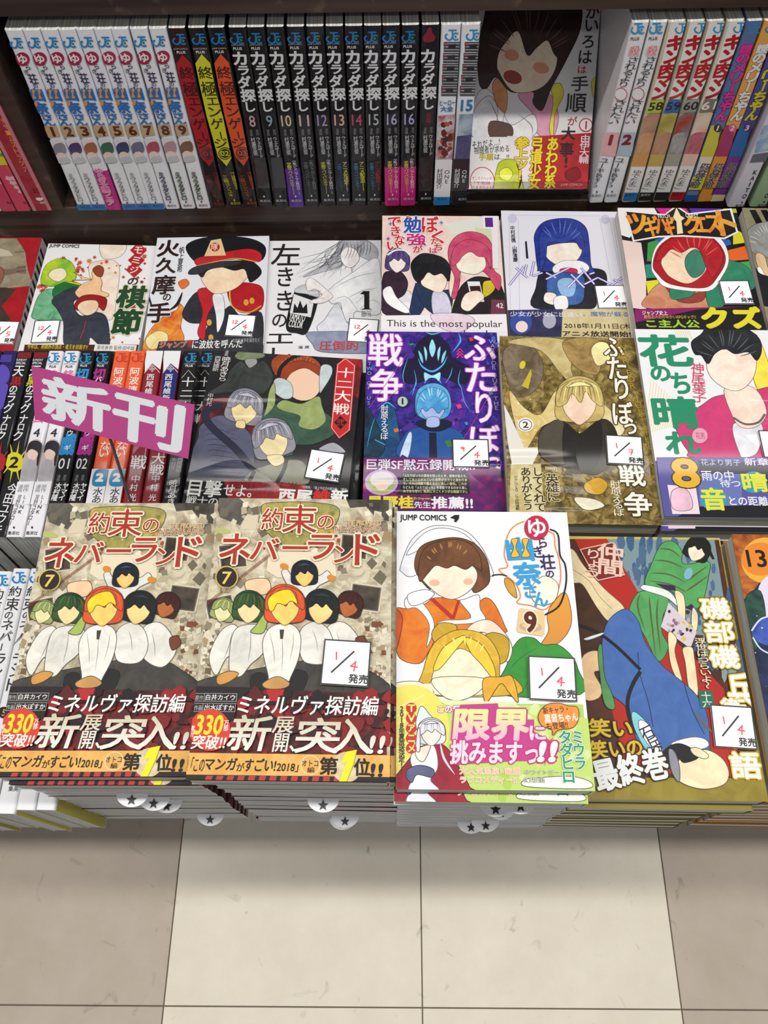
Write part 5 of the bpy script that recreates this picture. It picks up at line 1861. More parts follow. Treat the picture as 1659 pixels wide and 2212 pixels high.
p.text('漫 原', '#3c3c40', 250, 912, 320, 930, b=.01)
p.done()
# ---- comic with English band ------------------------------------------------------------------------------
p = Pr(BO[0]).part('cover_artwork').frame(560, 440, 2.9625)
p.full('#f0e4e4')
p.poly('#f0d0c8~#f6e4dc', [(780, 60), (1540, 60), (1580, 720), (780, 720)], False)
p.poly('#e4e8dc', [(1180, 130), (1420, 90), (1500, 180), (1250, 200)], False)
p.poly('#d8e0b4', [(1380, 150), (1480, 170), (1520, 500), (1440, 400)], False)
p.poly('#dcdadc', [(800, 580), (960, 560), (1000, 720), (790, 720)])
p.poly('#2c1c2c~#3c2438', [(790, 470), (840, 430), (900, 430), (950, 500), (930, 580), (860, 640), (980, 720), (790, 700)])
p.poly('#f0e8ee', [(790, 560), (840, 530), (880, 600), (960, 680), (930, 700), (820, 640)])
head(p, 885, 370, 78, '#4c3c78~#5c4c8c', '#f4dcd0', tilt=5)
p.line('#f4eef2', 14, [(820, 330), (870, 300), (930, 300), (965, 330)])
p.poly('#1c2c50~#243860', [(970, 640), (1000, 520), (1060, 500), (1080, 600), (1020, 720), (965, 700)])
p.poly('#20304c', [(1000, 510), (1120, 560), (1230, 560), (1220, 700), (1140, 720), (1040, 640)])
p.poly('#f2d8c4', [(1220, 440), (1260, 400), (1290, 470), (1240, 600), (1215, 560)])
p.poly('#c8c4d8', [(1110, 570), (1200, 580), (1230, 720), (1120, 720)])
p.poly('#181a1f~#24262c', [(990, 480), (970, 390), (1020, 330), (1080, 320), (1180, 350), (1225, 420), (1200, 500), (1140, 450), (1060, 470), (1030, 510)])
p.poly('#f4dcc8', [(1040, 480), (1090, 440), (1180, 450), (1200, 510), (1160, 570), (1090, 550), (1040, 520)])
p.poly('#181a1f', [(1020, 500), (1030, 420), (1120, 380), (1210, 420), (1215, 500), (1170, 450), (1120, 460), (1080, 440), (1050, 480)])
p.poly('#1f1a1e~#2c2428', [(1230, 700), (1260, 600), (1300, 520), (1380, 470), (1480, 480), (1545, 520), (1570, 720), (1240, 720)])
p.poly('#c8b42c', [(1440, 500), (1510, 500), (1500, 560), (1440, 600), (1430, 550)])
p.poly('#c8406c~#d8607c', [(1230, 600), (1250, 480), (1220, 400), (1210, 290), (1260, 210), (1350, 180), (1450, 210), (1500, 300), (1500, 420), (1545, 470), (1530, 560), (1440, 440), (1300, 420), (1280, 520), (1260, 600)])
p.poly('#f8e0d0', [(1260, 380), (1300, 320), (1420, 320), (1450, 400), (1400, 450), (1340, 450), (1280, 430)])
p.poly('#c8406c~#d8607c', [(1225, 400), (1250, 280), (1350, 230), (1470, 290), (1480, 420), (1450, 350), (1400, 340), (1350, 310), (1300, 340), (1270, 380)])
p.poly('#e4e8ec', [(1330, 500), (1410, 500), (1440, 630), (1360, 630)], False)
p.poly('#3c1c18', [(1345, 530), (1412, 528), (1430, 615), (1365, 620)], False)
p.poly('#f6dccb', [(1290, 660), (1320, 580), (1400, 560), (1440, 600), (1400, 640), (1340, 690)])
p.poly('#f0ecf0', [(1485, 150), (1530, 150), (1530, 420), (1495, 415)], False)
p.poly('#f4f0f4', [(1425, 75), (1530, 80), (1530, 165), (1430, 165)], False)
p.rect('#5c2c8c', 1445, 92, 1495, 152)
p.poly('#70384c', [(1485, 615), (1570, 620), (1575, 720), (1480, 720)], False)
p.text('42', '#e8e8ec', 1515, 640, 1560, 670, b=.02)
p.part('title_lettering')
for ch, x0, y0, x1, y1, c_ in (('ぼ', 1040, 85, 1145, 185, '#d02c34'), ('く', 1105, 175, 1180, 255, '#d02c34'), ('た', 1100, 225, 1150, 262, '#d02c34'), ('ち', 1120, 262, 1170, 300, '#d02c34'), ('は', 1090, 285, 1140, 320, '#c83c54'),
                               ('勉', 925, 85, 1035, 190, '#2c54b0'), ('強', 945, 195, 1065, 270, '#c82c7c'), ('が', 985, 270, 1045, 315, '#c8343c'), ('で', 825, 90, 905, 160, '#d02c34'), ('き', 845, 150, 900, 210, '#d02c34'),
                               ('な', 870, 205, 930, 265, '#d02c34'), ('い', 820, 250, 890, 300, '#d02c34')):
    p.text(ch, c_, x0, y0, x1, y1, b=.05, ol=('#fbf6f4', .05))
for x, y, c_ in ((957, 92, '#f08c2c'), (840, 132, '#3c9cd8'), (1165, 125, '#3c9cd8'), (825, 228, '#8c5cc8'), (1075, 175, '#f0b43c')):
    p.poly(c_, [(x, y - 16), (x + 4, y - 4), (x + 14, y), (x + 4, y + 4), (x, y + 16), (x - 4, y + 4), (x - 14, y), (x - 4, y - 4)], False)
p.part('band_printing')
p.lay += .0003
p.poly('#f2eef2', [(760, 722), (1600, 712), (1610, 900), (760, 900)], False)
p.poly('#e4c8dc~#eedde8', [(1100, 715), (1300, 712), (1380, 760), (1280, 830), (1160, 800)])
p.text('This is the most popular', '#3c2c38', 815, 752, 1555, 808, b=0.004)
p.text('cover book', '#3c2c38', 1080, 815, 1490, 860, b=0)
p.done()
# ---- pale lilac comic ----------------------------------------------------------------------------------------
p = Pr(ME[0]).part('cover_artwork').frame(1060, 420, 2.77)
p.full('#e9e8f3')
for x in (110, 165):
    p.line('#c4c2dc', 3, [(x, 150), (x + 8, 690)])
for x in (660, 720):
    p.line('#c4c2dc', 3, [(x - 10, 140), (x + 70, 560)])
p.line('#c4c2dc', 3, [(150, 125), (700, 130)])
p.ell('#d0cce4', 130, 145, 28)
p.ell('#d0cce4', 685, 150, 28)
p.poly('#1c1d26~#282a36', [(260, 680), (270, 560), (300, 460), (400, 440), (560, 440), (680, 460), (690, 560), (640, 620), (590, 690)])
p.poly('#22308c~#34489c', [(280, 440), (265, 320), (262, 240), (310, 170), (400, 145), (500, 150), (570, 200), (590, 300), (600, 420), (620, 470), (520, 460), (300, 460)])
p.poly('#f8e2d4', [(330, 370), (340, 310), (500, 290), (545, 330), (520, 390), (450, 425), (390, 420)])
p.poly('#24348f~#3a50a4', [(290, 330), (300, 230), (400, 190), (520, 210), (560, 290), (540, 330), (500, 280), (440, 290), (380, 285), (340, 300), (330, 380), (300, 460)])
strands(p, '#5c74c8', 420, 320, 150, 170, 8, 7, 6, -150, -30, .5)
p.poly('#f0f0f8', [(370, 440), (430, 400), (540, 400), (590, 440), (540, 480), (400, 480)])
p.poly('#c82c48', [(415, 450), (460, 440), (515, 450), (510, 480), (460, 470), (420, 475)])
p.poly('#30549c~#4c78bc', [(340, 600), (360, 480), (540, 480), (560, 560), (540, 650), (420, 660)])
p.poly('#8cb4dc', [(400, 520), (470, 500), (510, 540), (490, 610), (420, 600)])
p.poly('#f6e0d4', [(320, 640), (330, 590), (390, 600), (380, 660)])
p.poly('#eceef6', [(380, 620), (450, 610), (460, 680), (390, 690)])
p.part('title_lettering')
for (a, b_) in (((110, 545), (200, 430)), ((150, 440), (220, 500)), ((215, 420), (200, 480)), ((260, 400), (240, 490)), ((250, 490), (310, 470)), ((330, 470), (390, 500)), ((330, 510), (470, 440)), ((460, 560), (560, 460)), ((480, 480), (560, 560)),
                ((540, 440), (620, 540)), ((590, 480), (620, 470)), ((560, 540), (640, 500)), ((640, 500), (720, 540)), ((700, 560), (795, 495)), ((730, 510), (780, 530))):
    p.line('#7c5cc0', 15, [a, b_])
    p.line('#eef2fb', 7, [a, b_])
p.poly('#1c1c24', [(205, 285), (215, 280), (225, 385), (212, 385)], False)
p.text('中村尚儁', '#34343c', 120, 190, 145, 290, v=True, b=.02)
p.text('山野清慶', '#34343c', 132, 310, 158, 405, v=True, b=.02)
p.part('band_printing')
p.lay += .0003
p.poly('#2c2c4c~#3c3c64', [(90, 696), (430, 690), (420, 900), (90, 900)], False)
p.poly('#d0bf8c~#dccda0', [(430, 690), (880, 690), (900, 900), (420, 900)], False)
p.ell('#3c50a0', 180, 770, 66, 70)
p.ell('#f4dcd4', 185, 795, 36, 34)
p.ell('#b0b0c4', 350, 760, 40, 46)
p.text('少女が少女に出逢い', '#e4e4f0', 115, 705, 545, 735, b=.02)
p.text('、魔物が蘇る。', '#3c6cb0', 550, 705, 845, 735, b=.02)
p.text('2018年1月11日(木)', '#3c2c1c', 440, 775, 850, 812, b=.03)
p.text('アニメ放送開始!!', '#2c2018', 430, 822, 850, 855, b=.05)
p.done()
# ---- patchwork comic -------------------------------------------------------------------------------------------
p = Pr(TS[0]).part('cover_artwork').frame(1060, 420, 2.77)
p.full('#17171c')
for c_, q_ in (('#f2efee', [(760, 80), (975, 75), (1000, 120), (830, 260), (770, 240)]), ('#d81c8c', [(980, 75), (1160, 72), (1190, 115), (1020, 120)]), ('#5c2cb0', [(1185, 72), (1380, 72), (1370, 110), (1200, 110)]), ('#b8c02c', [(1385, 72), (1470, 75), (1480, 110), (1400, 115)]),
               ('#f0d8d0', [(770, 270), (900, 290), (930, 500), (930, 690), (850, 680), (810, 480)]), ('#3c9c4c', [(940, 290), (1040, 260), (1000, 400), (935, 400)]), ('#2c5cc0', [(980, 270), (1080, 250), (1040, 300)]), ('#2c8c7c', [(925, 420), (1010, 415), (1010, 500), (930, 500)]),
               ('#e4dc2c', [(930, 520), (1010, 510), (990, 590), (940, 600)]), ('#2c64c8', [(1330, 270), (1430, 270), (1440, 300), (1370, 320)]), ('#e0d82c', [(1450, 200), (1500, 230), (1520, 290), (1450, 300)]), ('#ec6c2c', [(1400, 340), (1520, 310), (1545, 390), (1420, 400)]), ('#4ca84c', [(1450, 410), (1550, 400), (1580, 500), (1500, 430)])):
    p.poly(c_, q_, False)
p.poly('#2f7c60~#3c9070', [(1360, 400), (1440, 395), (1540, 440), (1580, 560), (1400, 600), (1340, 500)])
p.poly('#d89c7c~#c8805c', [(930, 680), (940, 600), (1040, 520), (1200, 560), (1320, 600), (1300, 690)])
p.poly('#8c3a34', [(1020, 510), (1060, 500), (1160, 600), (1280, 580), (1260, 640), (1120, 640)])
p.poly('#2f7c60', [(1070, 600), (1090, 550), (1220, 560), (1200, 610), (1100, 630)])
p.poly('#2f7c60', [(1290, 560), (1380, 560), (1400, 660), (1310, 680)])
p.poly('#f2f2ec', [(960, 430), (990, 310), (1100, 225), (1250, 205), (1380, 270), (1425, 390), (1380, 500), (1300, 580), (1060, 560), (990, 500)])
p.poly('#b81c28~#a01824', [(970, 420), (1010, 310), (1120, 240), (1250, 222), (1360, 290), (1405, 390), (1360, 490), (1280, 560), (1080, 540), (1000, 480)])
p.poly('#f4d0b4', [(1020, 400), (1060, 330), (1200, 300), (1290, 400), (1270, 480), (1180, 535), (1080, 500), (1035, 450)])
p.poly('#3c7c68', [(1170, 370), (1230, 330), (1285, 400), (1270, 470), (1210, 500), (1165, 440)])
p.poly('#c41f2c~#a81c26', [(985, 400), (1030, 300), (1150, 240), (1260, 232), (1360, 300), (1390, 390), (1330, 500), (1290, 440), (1250, 340), (1200, 320), (1140, 350), (1080, 330), (1030, 380)])
strands(p, '#e85c58', 1220, 420, 170, 190, 9, 8, 7, -160, -20, .5)
p.part('title_lettering')
p.poly('#f4f2ee', [(800, 95), (1040, 120), (1110, 65), (1180, 115), (1440, 85), (1480, 230), (1400, 270), (1150, 255), (1000, 260), (850, 285)], False)
p.poly('#1c1a1e', [(810, 105), (1040, 128), (1110, 78), (1180, 124), (1430, 95), (1468, 225), (1395, 260), (1150, 245), (1000, 250), (858, 275)], False)
OR = '#e8742c~#f0b83c'
for ch, x0, y0, x1, y1 in (('ツ', 820, 120, 930, 235), ('ギ', 920, 130, 1000, 255), ('ハ', 985, 150, 1060, 235), ('ギ', 1040, 140, 1100, 245)):
    p.text(ch, OR, x0, y0, x1, y1, b=.08)
for ch, x0, y0, x1, y1 in (('ク', 1160, 130, 1250, 235), ('エ', 1225, 140, 1290, 225), ('ス', 1290, 130, 1375, 230), ('ト', 1365, 105, 1460, 245)):
    p.text(ch, OR, x0, y0, x1, y1, b=.08)
p.poly('#f6e8b8', [(1110, 80), (1135, 130), (1160, 145), (1140, 160), (1150, 235), (1115, 240), (1110, 165), (1090, 140)], False)
p.text('PATCH', '#f0f0e8', 1000, 122, 1070, 145, rot=5, b=.03)
p.text('QUEST', '#f0f0e8', 1165, 118, 1240, 145, rot=-5, b=.03)
p.part('band_printing')
p.lay += .0003
p.poly('#8c2068', [(860, 690), (1700, 670), (1700, 900), (860, 900)], False)
p.poly('#1c1a1e', [(860, 770), (1250, 690), (1600, 670), (1680, 820), (1250, 900), (880, 900)], False)
p.text('ジャンプ史上', '#f0ecf0', 905, 700, 1055, 725, b=.03)
p.text('最低主人公のゆかいRPGギャグ!!', '#c8a83c', 915, 725, 1225, 748, b=.02)
p.text('こ主人公', '#a8d02c', 930, 755, 1245, 800, b=.07)
p.text('クズ', '#e8dc2c', 1265, 680, 1610, 800, b=.1)
p.done()
# ---- grey beige comic --------------------------------------------------------------------------------------------
p = Pr(GY[0]).part('cover_artwork').frame(1480, 400, 6.145)
p.full('#8c8468~#9c9478')
for x in (850, 1000, 1150):
    p.poly('#15140f', [(x, 330), (x + 85, 330), (x + 190, 520), (x + 100, 530)], False)
p.poly('#8a8a88~#a8a8a4', [(820, 620), (900, 540), (1000, 500), (1200, 480), (1400, 560), (1400, 900), (1100, 960), (900, 900), (840, 760)])
strands(p, '#c8c8c4', 1150, 800, 320, 300, 12, 14, 5, -175, -60, .6)
p.poly('#d8b890', [(930, 940), (980, 900), (1060, 960), (1100, 1100), (1200, 1200), (1000, 1200), (960, 1080)])
p.poly('#e8e4dc', [(955, 1120), (1000, 1090), (1100, 1240), (1300, 1280), (1300, 1330), (1060, 1260)])
p.poly('#1f2024', [(930, 1120), (1000, 1180), (1300, 1300), (1400, 1600), (960, 1560)])
p.done()
# ---- face-out comic on the stand ------------------------------------------------------------------------------------
p = Pr(IRO).part('cover_artwork').frame(1000, 0, 2.517)
p.full('#f0eff1')
p.poly('#e894bc~#f0b4cc', [(300, 520), (380, 470), (480, 520), (520, 640), (480, 760), (400, 720), (380, 620)])
p.poly('#e4dc3c', [(480, 470), (530, 455), (545, 520), (500, 620), (490, 740), (470, 700), (490, 560)])
p.poly('#e8e04c', [(700, 440), (750, 420), (740, 540), (710, 530)])
p.poly('#f0e8ee', [(60, 560), (120, 480), (200, 560), (260, 680), (380, 620), (400, 720), (300, 760), (60, 760)])
p.poly('#e3e3ea', [(60, 600), (140, 520), (190, 600), (150, 740), (50, 740)])
for a in ([(140, 540), (180, 620), (200, 700)], [(230, 600), (200, 740)], [(300, 620), (370, 680), (380, 740)]):
    p.line('#8c8c98', 5, a, taper=True)
p.poly('#5a4038', [(150, 660), (260, 680), (260, 750), (150, 745)])
p.poly('#d8905c', [(160, 460), (200, 420), (240, 500), (230, 610), (180, 560)])
p.poly('#33201f~#452c2a', [(90, 460), (80, 300), (110, 120), (160, 20), (400, 0), (620, 0), (640, 150), (560, 330), (480, 480), (430, 600), (380, 560), (380, 500), (260, 500), (180, 420), (130, 480)])
p.poly('#f4d8c0', [(170, 300), (220, 190), (380, 170), (500, 260), (500, 380), (420, 480), (280, 500), (200, 400)])
p.poly('#33201f~#452c2a', [(130, 330), (170, 120), (340, 60), (520, 120), (560, 320), (500, 300), (460, 220), (400, 260), (350, 300), (300, 170), (240, 220), (190, 300), (180, 400)])
strands(p, '#6c4c48', 360, 330, 240, 300, 14, 8, 3, -165, -15, .55)
p.ell('#f0a088', 265, 300, 40, 30, 15)
p.ell('#f0a088', 425, 370, 44, 30, 15)
p.ell('#a8423c', 270, 420, 52, 36, 20)
p.part('title_lettering')
for ch, x0, y0, x1, y1, c_ in (('か', 670, 30, 740, 100, '#2c2c30'), ('い', 665, 110, 735, 170, '#2c2c30'), ('ろ', 650, 195, 710, 260, '#2c2c30'), ('は', 630, 275, 700, 345, '#2c2c30'), ('は', 625, 360, 670, 400, '#c8304c'), ('手', 590, 415, 680, 495, '#2c2c30'),
                               ('順', 560, 510, 670, 610, '#2c2c30'), ('が', 570, 635, 620, 680, '#c8304c')):
    p.text(ch, c_, x0, y0, x1, y1, b=.03)
p.ell('#c8304c', 668, 680, 38)
p.ell('#f4eef0', 668, 680, 32)
p.text('1', '#b82c44', 658, 660, 680, 702, b=.03)
p.part('band_printing')
p.poly('#b01c24~#c02830', [(385, 742), (700, 722), (690, 1050), (370, 1050)], False)
p.poly('#f4f2f2', [(40, 745), (240, 745), (265, 840), (240, 900), (260, 1050), (28, 1050)], False)
p.poly('#f0e9ea', [(240, 740), (385, 742), (370, 1050), (250, 1050)], False)
p.text('それだよ…!', '#2c2c2c', 50, 760, 200, 800, b=.02, rot=8)
p.text('視聴者が求める', '#2c2c2c', 60, 795, 250, 832, b=.02, rot=4)
p.text('手順', '#c8b41c', 88, 835, 165, 872, b=.06)
p.text('は…!!', '#2c2c2c', 172, 838, 250, 868, b=.02)
p.ell('#d83c4c', 105, 985, 68, 78)
p.ell('#f6f2f2', 105, 985, 63, 73)
p.text('サンカクヘッド!', '#c8303c', 50, 960, 160, 980, b=.03)
p.text('「干物妹', '#c8303c', 60, 985, 150, 1004, b=.03)
p.text('うまるちゃん', '#c8303c', 50, 1010, 160, 1030, b=.03)
p.poly('#b8c41c~#d4dc2c', [(180, 930), (200, 880), (260, 865), (300, 890), (320, 980), (320, 1045), (180, 1045), (172, 980)])
p.poly('#e8ec4c', [(200, 930), (240, 910), (270, 940), (250, 980), (205, 970)])
p.line('#1c1c14', 12, [(290, 890), (315, 960), (300, 1040)], taper=True)
for s_, x0, x1, y1 in (('あわわ系', 450, 510, 1025), ('弓道少女', 365, 425, 1030), ('参上ッ!', 280, 350, 980)):
    p.text(s_, '#f0dc24', x0, 750, x1, y1, v=True, b=.06, ol=('#7c1c1c', .04), rot=-1)
p.text('由伊大輔', '#f4eef0', 635, 735, 685, 890, v=True, b=.02)
for ch, x0, y0, x1, y1 in (('大', 535, 690, 610, 760), ('事', 525, 775, 600, 850), ('!', 550, 855, 570, 910)):
    p.text(ch, '#2c1c20', x0, y0, x1, y1, b=.04)
p.poly('#7c1018', [(560, 930), (620, 910), (640, 960), (600, 985), (560, 970)])
p.text('JUMP COMICS+', '#e8a8a8', 530, 998, 650, 1015, b=.03)
p.done()
# ------------------------------------------------------------------ printed spines
def jc(p, x, y, s, col='#2a8ccc', dot='#2c7c54', plus=False):
    """publisher's round monogram at the head of a spine; s = half width in crop units"""
    p.line(col, s * .24, [(x - .45 * s, y - .72 * s), (x + .75 * s, y - .72 * s)])
    p.line(col, s * .26, [(x + .12 * s, y - .72 * s), (x + .12 * s, y + .25 * s), (x - .2 * s, y + .68 * s), (x - .7 * s, y + .55 * s), (x - .9 * s, y + .1 * s), (x - .6 * s, y - .2 * s)])
    p.line(col, s * .26, [(x + .95 * s, y - .18 * s), (x + .55 * s, y - .3 * s), (x + .2 * s, y + .0 * s), (x + .22 * s, y + .45 * s), (x + .6 * s, y + .68 * s), (x + .98 * s, y + .55 * s)])
    if plus:
        p.line(dot, s * .16, [(x + .38 * s, y + .18 * s), (x + .8 * s, y + .18 * s)])
        p.line(dot, s * .16, [(x + .59 * s, y - .03 * s), (x + .59 * s, y + .39 * s)])
    else:
        p.ell(dot, x + .58 * s, y + .2 * s, s * .16)


def sp(b, ref, fr, bend=True):
    return Pr(b, 'spine', ref.matrix_world.copy(), .00025 if not b.get('bd') else .0005).frame(*fr)


# white comics 1-9: laid out on number 5 (crop centre 600..700) and repeated
A1 = (0, 0, 2.9625)
ref = YUS[4]
FIGC = ['#8c8a96', '#4c3c6c', '#a8644c', '#3c6c54', '#3c4468', '#6c6c84', '#b0485c', '#b89098', '#7c5840']
for i, b in enumerate(YUS):
    p = sp(b, ref, A1).part('spine_printing')
    jc(p, 555, 270, 42)
    p.ell('#a82848', 587, 372, 46, 44)
    p.text('ゆ', '#f4ecf0', 558, 345, 615, 400, b=.05)
    p.text('ら', '#3a3050', 605, 408, 632, 440, b=.03)
    p.text('ぎ', '#3a3050', 590, 440, 622, 468, b=.03)
    p.text('荘', '#3a3050', 618, 466, 672, 530, b=.04)
    p.text('の', '#3a3050', 645, 530, 672, 556, b=.03)
    p.text('幽', '#2f72bc', 620, 560, 705, 640, b=.07)
    for x in (645, 682):
        p.poly('#e8a040', [(x - 12, 572), (x + 8, 572), (x + 2, 600), (x + 14, 622), (x - 8, 624), (x - 6, 598)])
    p.text('奈', '#2f72bc', 640, 648, 728, 722, b=.07)
    p.ell('#e8944c', 652, 660, 12, 16)
    p.text('さん', '#2f72bc', 685, 725, 762, 800, v=True, b=.07)
    p.poly('#c8a880', [(698, 800), (775, 795), (795, 865), (712, 875)], False)
    n_ = str(i + 1)
    p.text(n_, '#5c3018', 728, 808, 772, 865, b=.07)
    fc = FIGC[i]
    p.poly('#e6e0e4', [(725, 890), (795, 885), (835, 1030), (770, 1040)], False)
    p.poly(fc + '~' + fc[:-1] + 'f', [(742, 950), (760, 915), (810, 910), (828, 960), (800, 985), (760, 985)])
    p.ell('#ecd8cc', 790, 985, 26, 16)
    p.poly('#c8c8cc', [(775, 1010), (830, 1000), (845, 1030), (790, 1040)])
    if i == 2:
        p.lay += .0003
        p.text('ゆらぎ大爆フェア', '#e86cae', 845, 1075, 895, 1310, v=True, b=.05, ol=('#f0d0e4', .06))
    else:
        p.text('ミウラタダヒロ', ['#5c5c64', '#3a2c5c', '#2c4a24'][0 if i < 6 else (1 if i == 6 else 2)], 851, 1105, 889, 1285, v=True, b=.012 if i < 6 else .06)
        p.poly('#2c2c30', [(908, 1286), (914, 1294), (908, 1303), (902, 1294)], False)
        if i < 6:
            p.poly('#1f6cb4', [(870, 1302), (1010, 1300), (1010, 1390), (870, 1390)], False)
        p.text('集英社', '#2c3444', 892, 1310, 950, 1325, b=.01)
    p.done()

# arrow title comics
ref = ENS[1]
for b, c, dk, n_, tc in zip(ENS, ('#b02028', '#d8d42c', '#e05a30'), ('#4a1014', '#3a3a14', '#5a2014'), ('01', '02', '03'), ('#8c2c30', '#b8b43c', '#a8542c')):
    p = sp(b, ref, A1).part('spine_printing')
    jc(p, 1272, 250, 44, '#2478b8', '#2c9c54', True)
    p.text('JUMP COMICS', '#c8c8cc', 1235, 305, 1325, 318)
    p.text('PLUS', '#e4e4e8', 1255, 324, 1310, 340, b=.05)
    p.poly(c, [(1290, 345), (1345, 402), (1385, 600), (1495, 985), (1450, 1062), (1395, 1000), (1310, 700), (1250, 405)], False)
    for ch, x0, y0, x1, y1 in (('終', 1270, 425, 1360, 505), ('極', 1290, 520, 1385, 615), ('エ', 1325, 625, 1395, 670), ('ン', 1335, 685, 1415, 745), ('ゲ', 1350, 755, 1430, 825), ('ー', 1410, 840, 1418, 890), ('ジ', 1375, 885, 1455, 945)):
        p.text(ch, dk, x0, y0, x1, y1, b=.03)
    p.ell(dk, 1440, 980, 42, 40)
    p.ell(c, 1440, 980, 36, 34)
    p.ell(dk, 1440, 980, 32, 30)
    p.text(n_, c, 1412, 965, 1465, 995, b=.03)
    p.text('江藤俊司', tc, 1490, 1100, 1520, 1215, v=True, b=.02, rot=6)
    p.text('三輪ヨシユキ', tc, 1445, 1120, 1475, 1260, v=True, b=.02, rot=6)
    p.poly(tc, [(1500, 1270), (1507, 1280), (1500, 1290), (1493, 1280)], False)
    p.text('集英社', tc, 1475, 1290, 1540, 1308)
    p.done()

# black comics
A2 = (540, 0, 2.9625)
ref = KAS[5]
NC = ['#d8a8a8', '#8cb4b8', '#dccf9c', '#d8b8bc', '#a898c8', '#e8b49c', '#c84c74', '#b8bcbc', '#b4b4dc', '#b4b4dc', '']
for i, b in enumerate(KAS):
    p = sp(b, ref, A2).part('spine_printing')
    if i < 10:
        jc(p, 530, 240, 44, '#2478b4', '#2c9c54', True)
        p.text('JUMP COMICS', '#b8b8bc', 490, 275, 575, 286)
        p.text('PLUS', '#e0e0e4', 502, 294, 556, 310, b=.05)
    else:
        p.poly('#8c2430', [(515, 215), (525, 185), (545, 185), (552, 215), (575, 245), (560, 275), (510, 275), (495, 245)])
    for ch, x0, y0, x1, y1 in (('カ', 495, 325, 578, 405), ('ラ', 520, 415, 585, 470), ('ダ', 510, 478, 590, 555), ('探', 520, 562, 610, 640), ('し', 545, 645, 598, 705)):
        p.text(ch, '#e2e4e6', x0, y0, x1, y1, b=.06)
    if KN[i]:
        p.text(KN[i], NC[i], 540 if len(KN[i]) > 1 else 555, 732, 602 if len(KN[i]) > 1 else 592, 802, b=.02)
    else:
        p.text('前編', '#8c2c30', 560, 725, 590, 795, v=True, b=.02)
    p.text('ウェルザード', '#d4d6d8', 592, 870, 616, 1005, v=True, b=.02, rot=2)
    p.text('村瀬克俊', '#c8cacc', 556, 872, 582, 985, v=True, b=.02, rot=2)
    p.text('原作', '#8c8e90', 590, 820, 608, 860, v=True)
    p.text('漫画', '#8c8e90', 550, 822, 568, 862, v=True)
    if i in (2, 8, 9):
        p.lay += .0003
    if i in (2, 4, 8, 9, 3):
        p.text('少年ジャンプ+で人気NO.1', ['', '', '#e8e4f0', '#8c8c90', '#e4d8dc', '', '', '', '#f4e4ec', '#f4e4ec'][i], 602, 1020, 625, 1240, v=True, b=.02, rot=2)
        p.text('学園サバイバルホラー!!', ['', '', '#dccf5c', '#6c6c70', '#c8c83c', '', '', '', '#ecc84c', '#ecc84c'][i], 566, 1035, 592, 1240, v=True, b=.03, rot=2)
    if i in (5, 6, 7):
        p.text(['アニメ化決定!!', 'アニメ配信中!!', 'アニメ配信中!!'][i - 5], ['#dcdc6c', '#d4d83c', '#a82c44'][i - 5], 600, 1035, 628, 1225, v=True, b=.03, rot=2)
        p.text('学園サバイバルホラー', ['#3c5c9c', '#4c8cb4', '#3c84a4'][i - 5], 566, 1045, 590, 1220, v=True, b=.02, rot=2)
    if i in (0, 1):
        p.poly('#3c3e42', [(560, 1000), (660, 1000), (660, 1195), (565, 1195)], False)
    p.poly('#dcdce0', [(598, 1240), (604, 1248), (598, 1257), (592, 1248)], False)
    p.text('集英社', '#b8b8bc', 568, 1268, 636, 1284, b=.01)
    p.done()
# silver barred titles
for b, x in ((ON1, 1290), (ON2, 1425)):
    p = Pr(b, 'spine').frame(*A2).part('spine_printing')
    jc(p, x, 225, 44, '#3c94cc', '#3c8c64')
    for k in range(5):
        y = 268 + k * 70
        xs = x - (k * 8 if b is ON2 else k * 4)
        p.poly('#3c3e42', [(xs - 50, y), (xs + 52, y), (xs + 50, y + 64), (xs - 50, y + 64)], False)
        for j in range(3):
            p.poly('#a8acb0', [(xs - 48, y + 8 + j * 19), (xs + 50, y + 8 + j * 19), (xs + 50, y + 15 + j * 19), (xs - 48, y + 15 + j * 19)], False)
        p.rect('#26282c', xs - 22, y + 14, xs + 26, y + 44)
        p.text('ワンパマン'[k], '#c8303c', xs - 52, y + 8, xs - 30, y + 34, b=.04)
    if b is ON1:
        p.text('ヒーロー', '#2a7cb8', 1215, 640, 1315, 672, b=.05)
        p.text('大全', '#2a7cb8', 1220, 678, 1300, 712, b=.05)
        p.poly('#d8dce4~#a84c30', [(1205, 740), (1320, 730), (1310, 1010), (1190, 1015)], False)
        p.scatter(['#8c3420', '#6c2c24', '#b85c3c', '#3c3440'], 20, 1215, 780, 1290, 990, 12, 30, 3, 6)
        p.poly('#eef0f4', [(1180, 1020), (1300, 1020), (1295, 1260), (1175, 1260)], False)
        p.text('ONE', '#2c2e34', 1243, 1085, 1275, 1175, v=True, b=.02)
        p.text('村田雄介', '#2c2e34', 1195, 1080, 1230, 1205, v=True, b=.02)
        p.poly('#2a84c4', [(1160, 1258), (1290, 1258), (1290, 1320), (1160, 1320)], False)
    else:
        p.text('15', '#2a7cb8', 1352, 640, 1422, 708, b=.06)
        p.poly('#b8c8d8~#7c90a8', [(1340, 730), (1440, 725), (1420, 860), (1325, 880)], False)
        p.poly('#3c3c5c~#54548c', [(1325, 870), (1420, 860), (1405, 1020), (1310, 1030)], False)
        p.poly('#24262c', [(1300, 1015), (1415, 1015), (1390, 1320), (1285, 1320)], False)
        p.text('ONE', '#e0e2e6', 1355, 1085, 1385, 1170, v=True, b=.02)
        p.text('村田雄介', '#e0e2e6', 1308, 1080, 1340, 1200, v=True, b=.02)
    p.text('集英社', '#20303c' if b is ON1 else '#b8bcc0', x - 92, 1265, x - 30, 1280, b=.01)
    p.done()

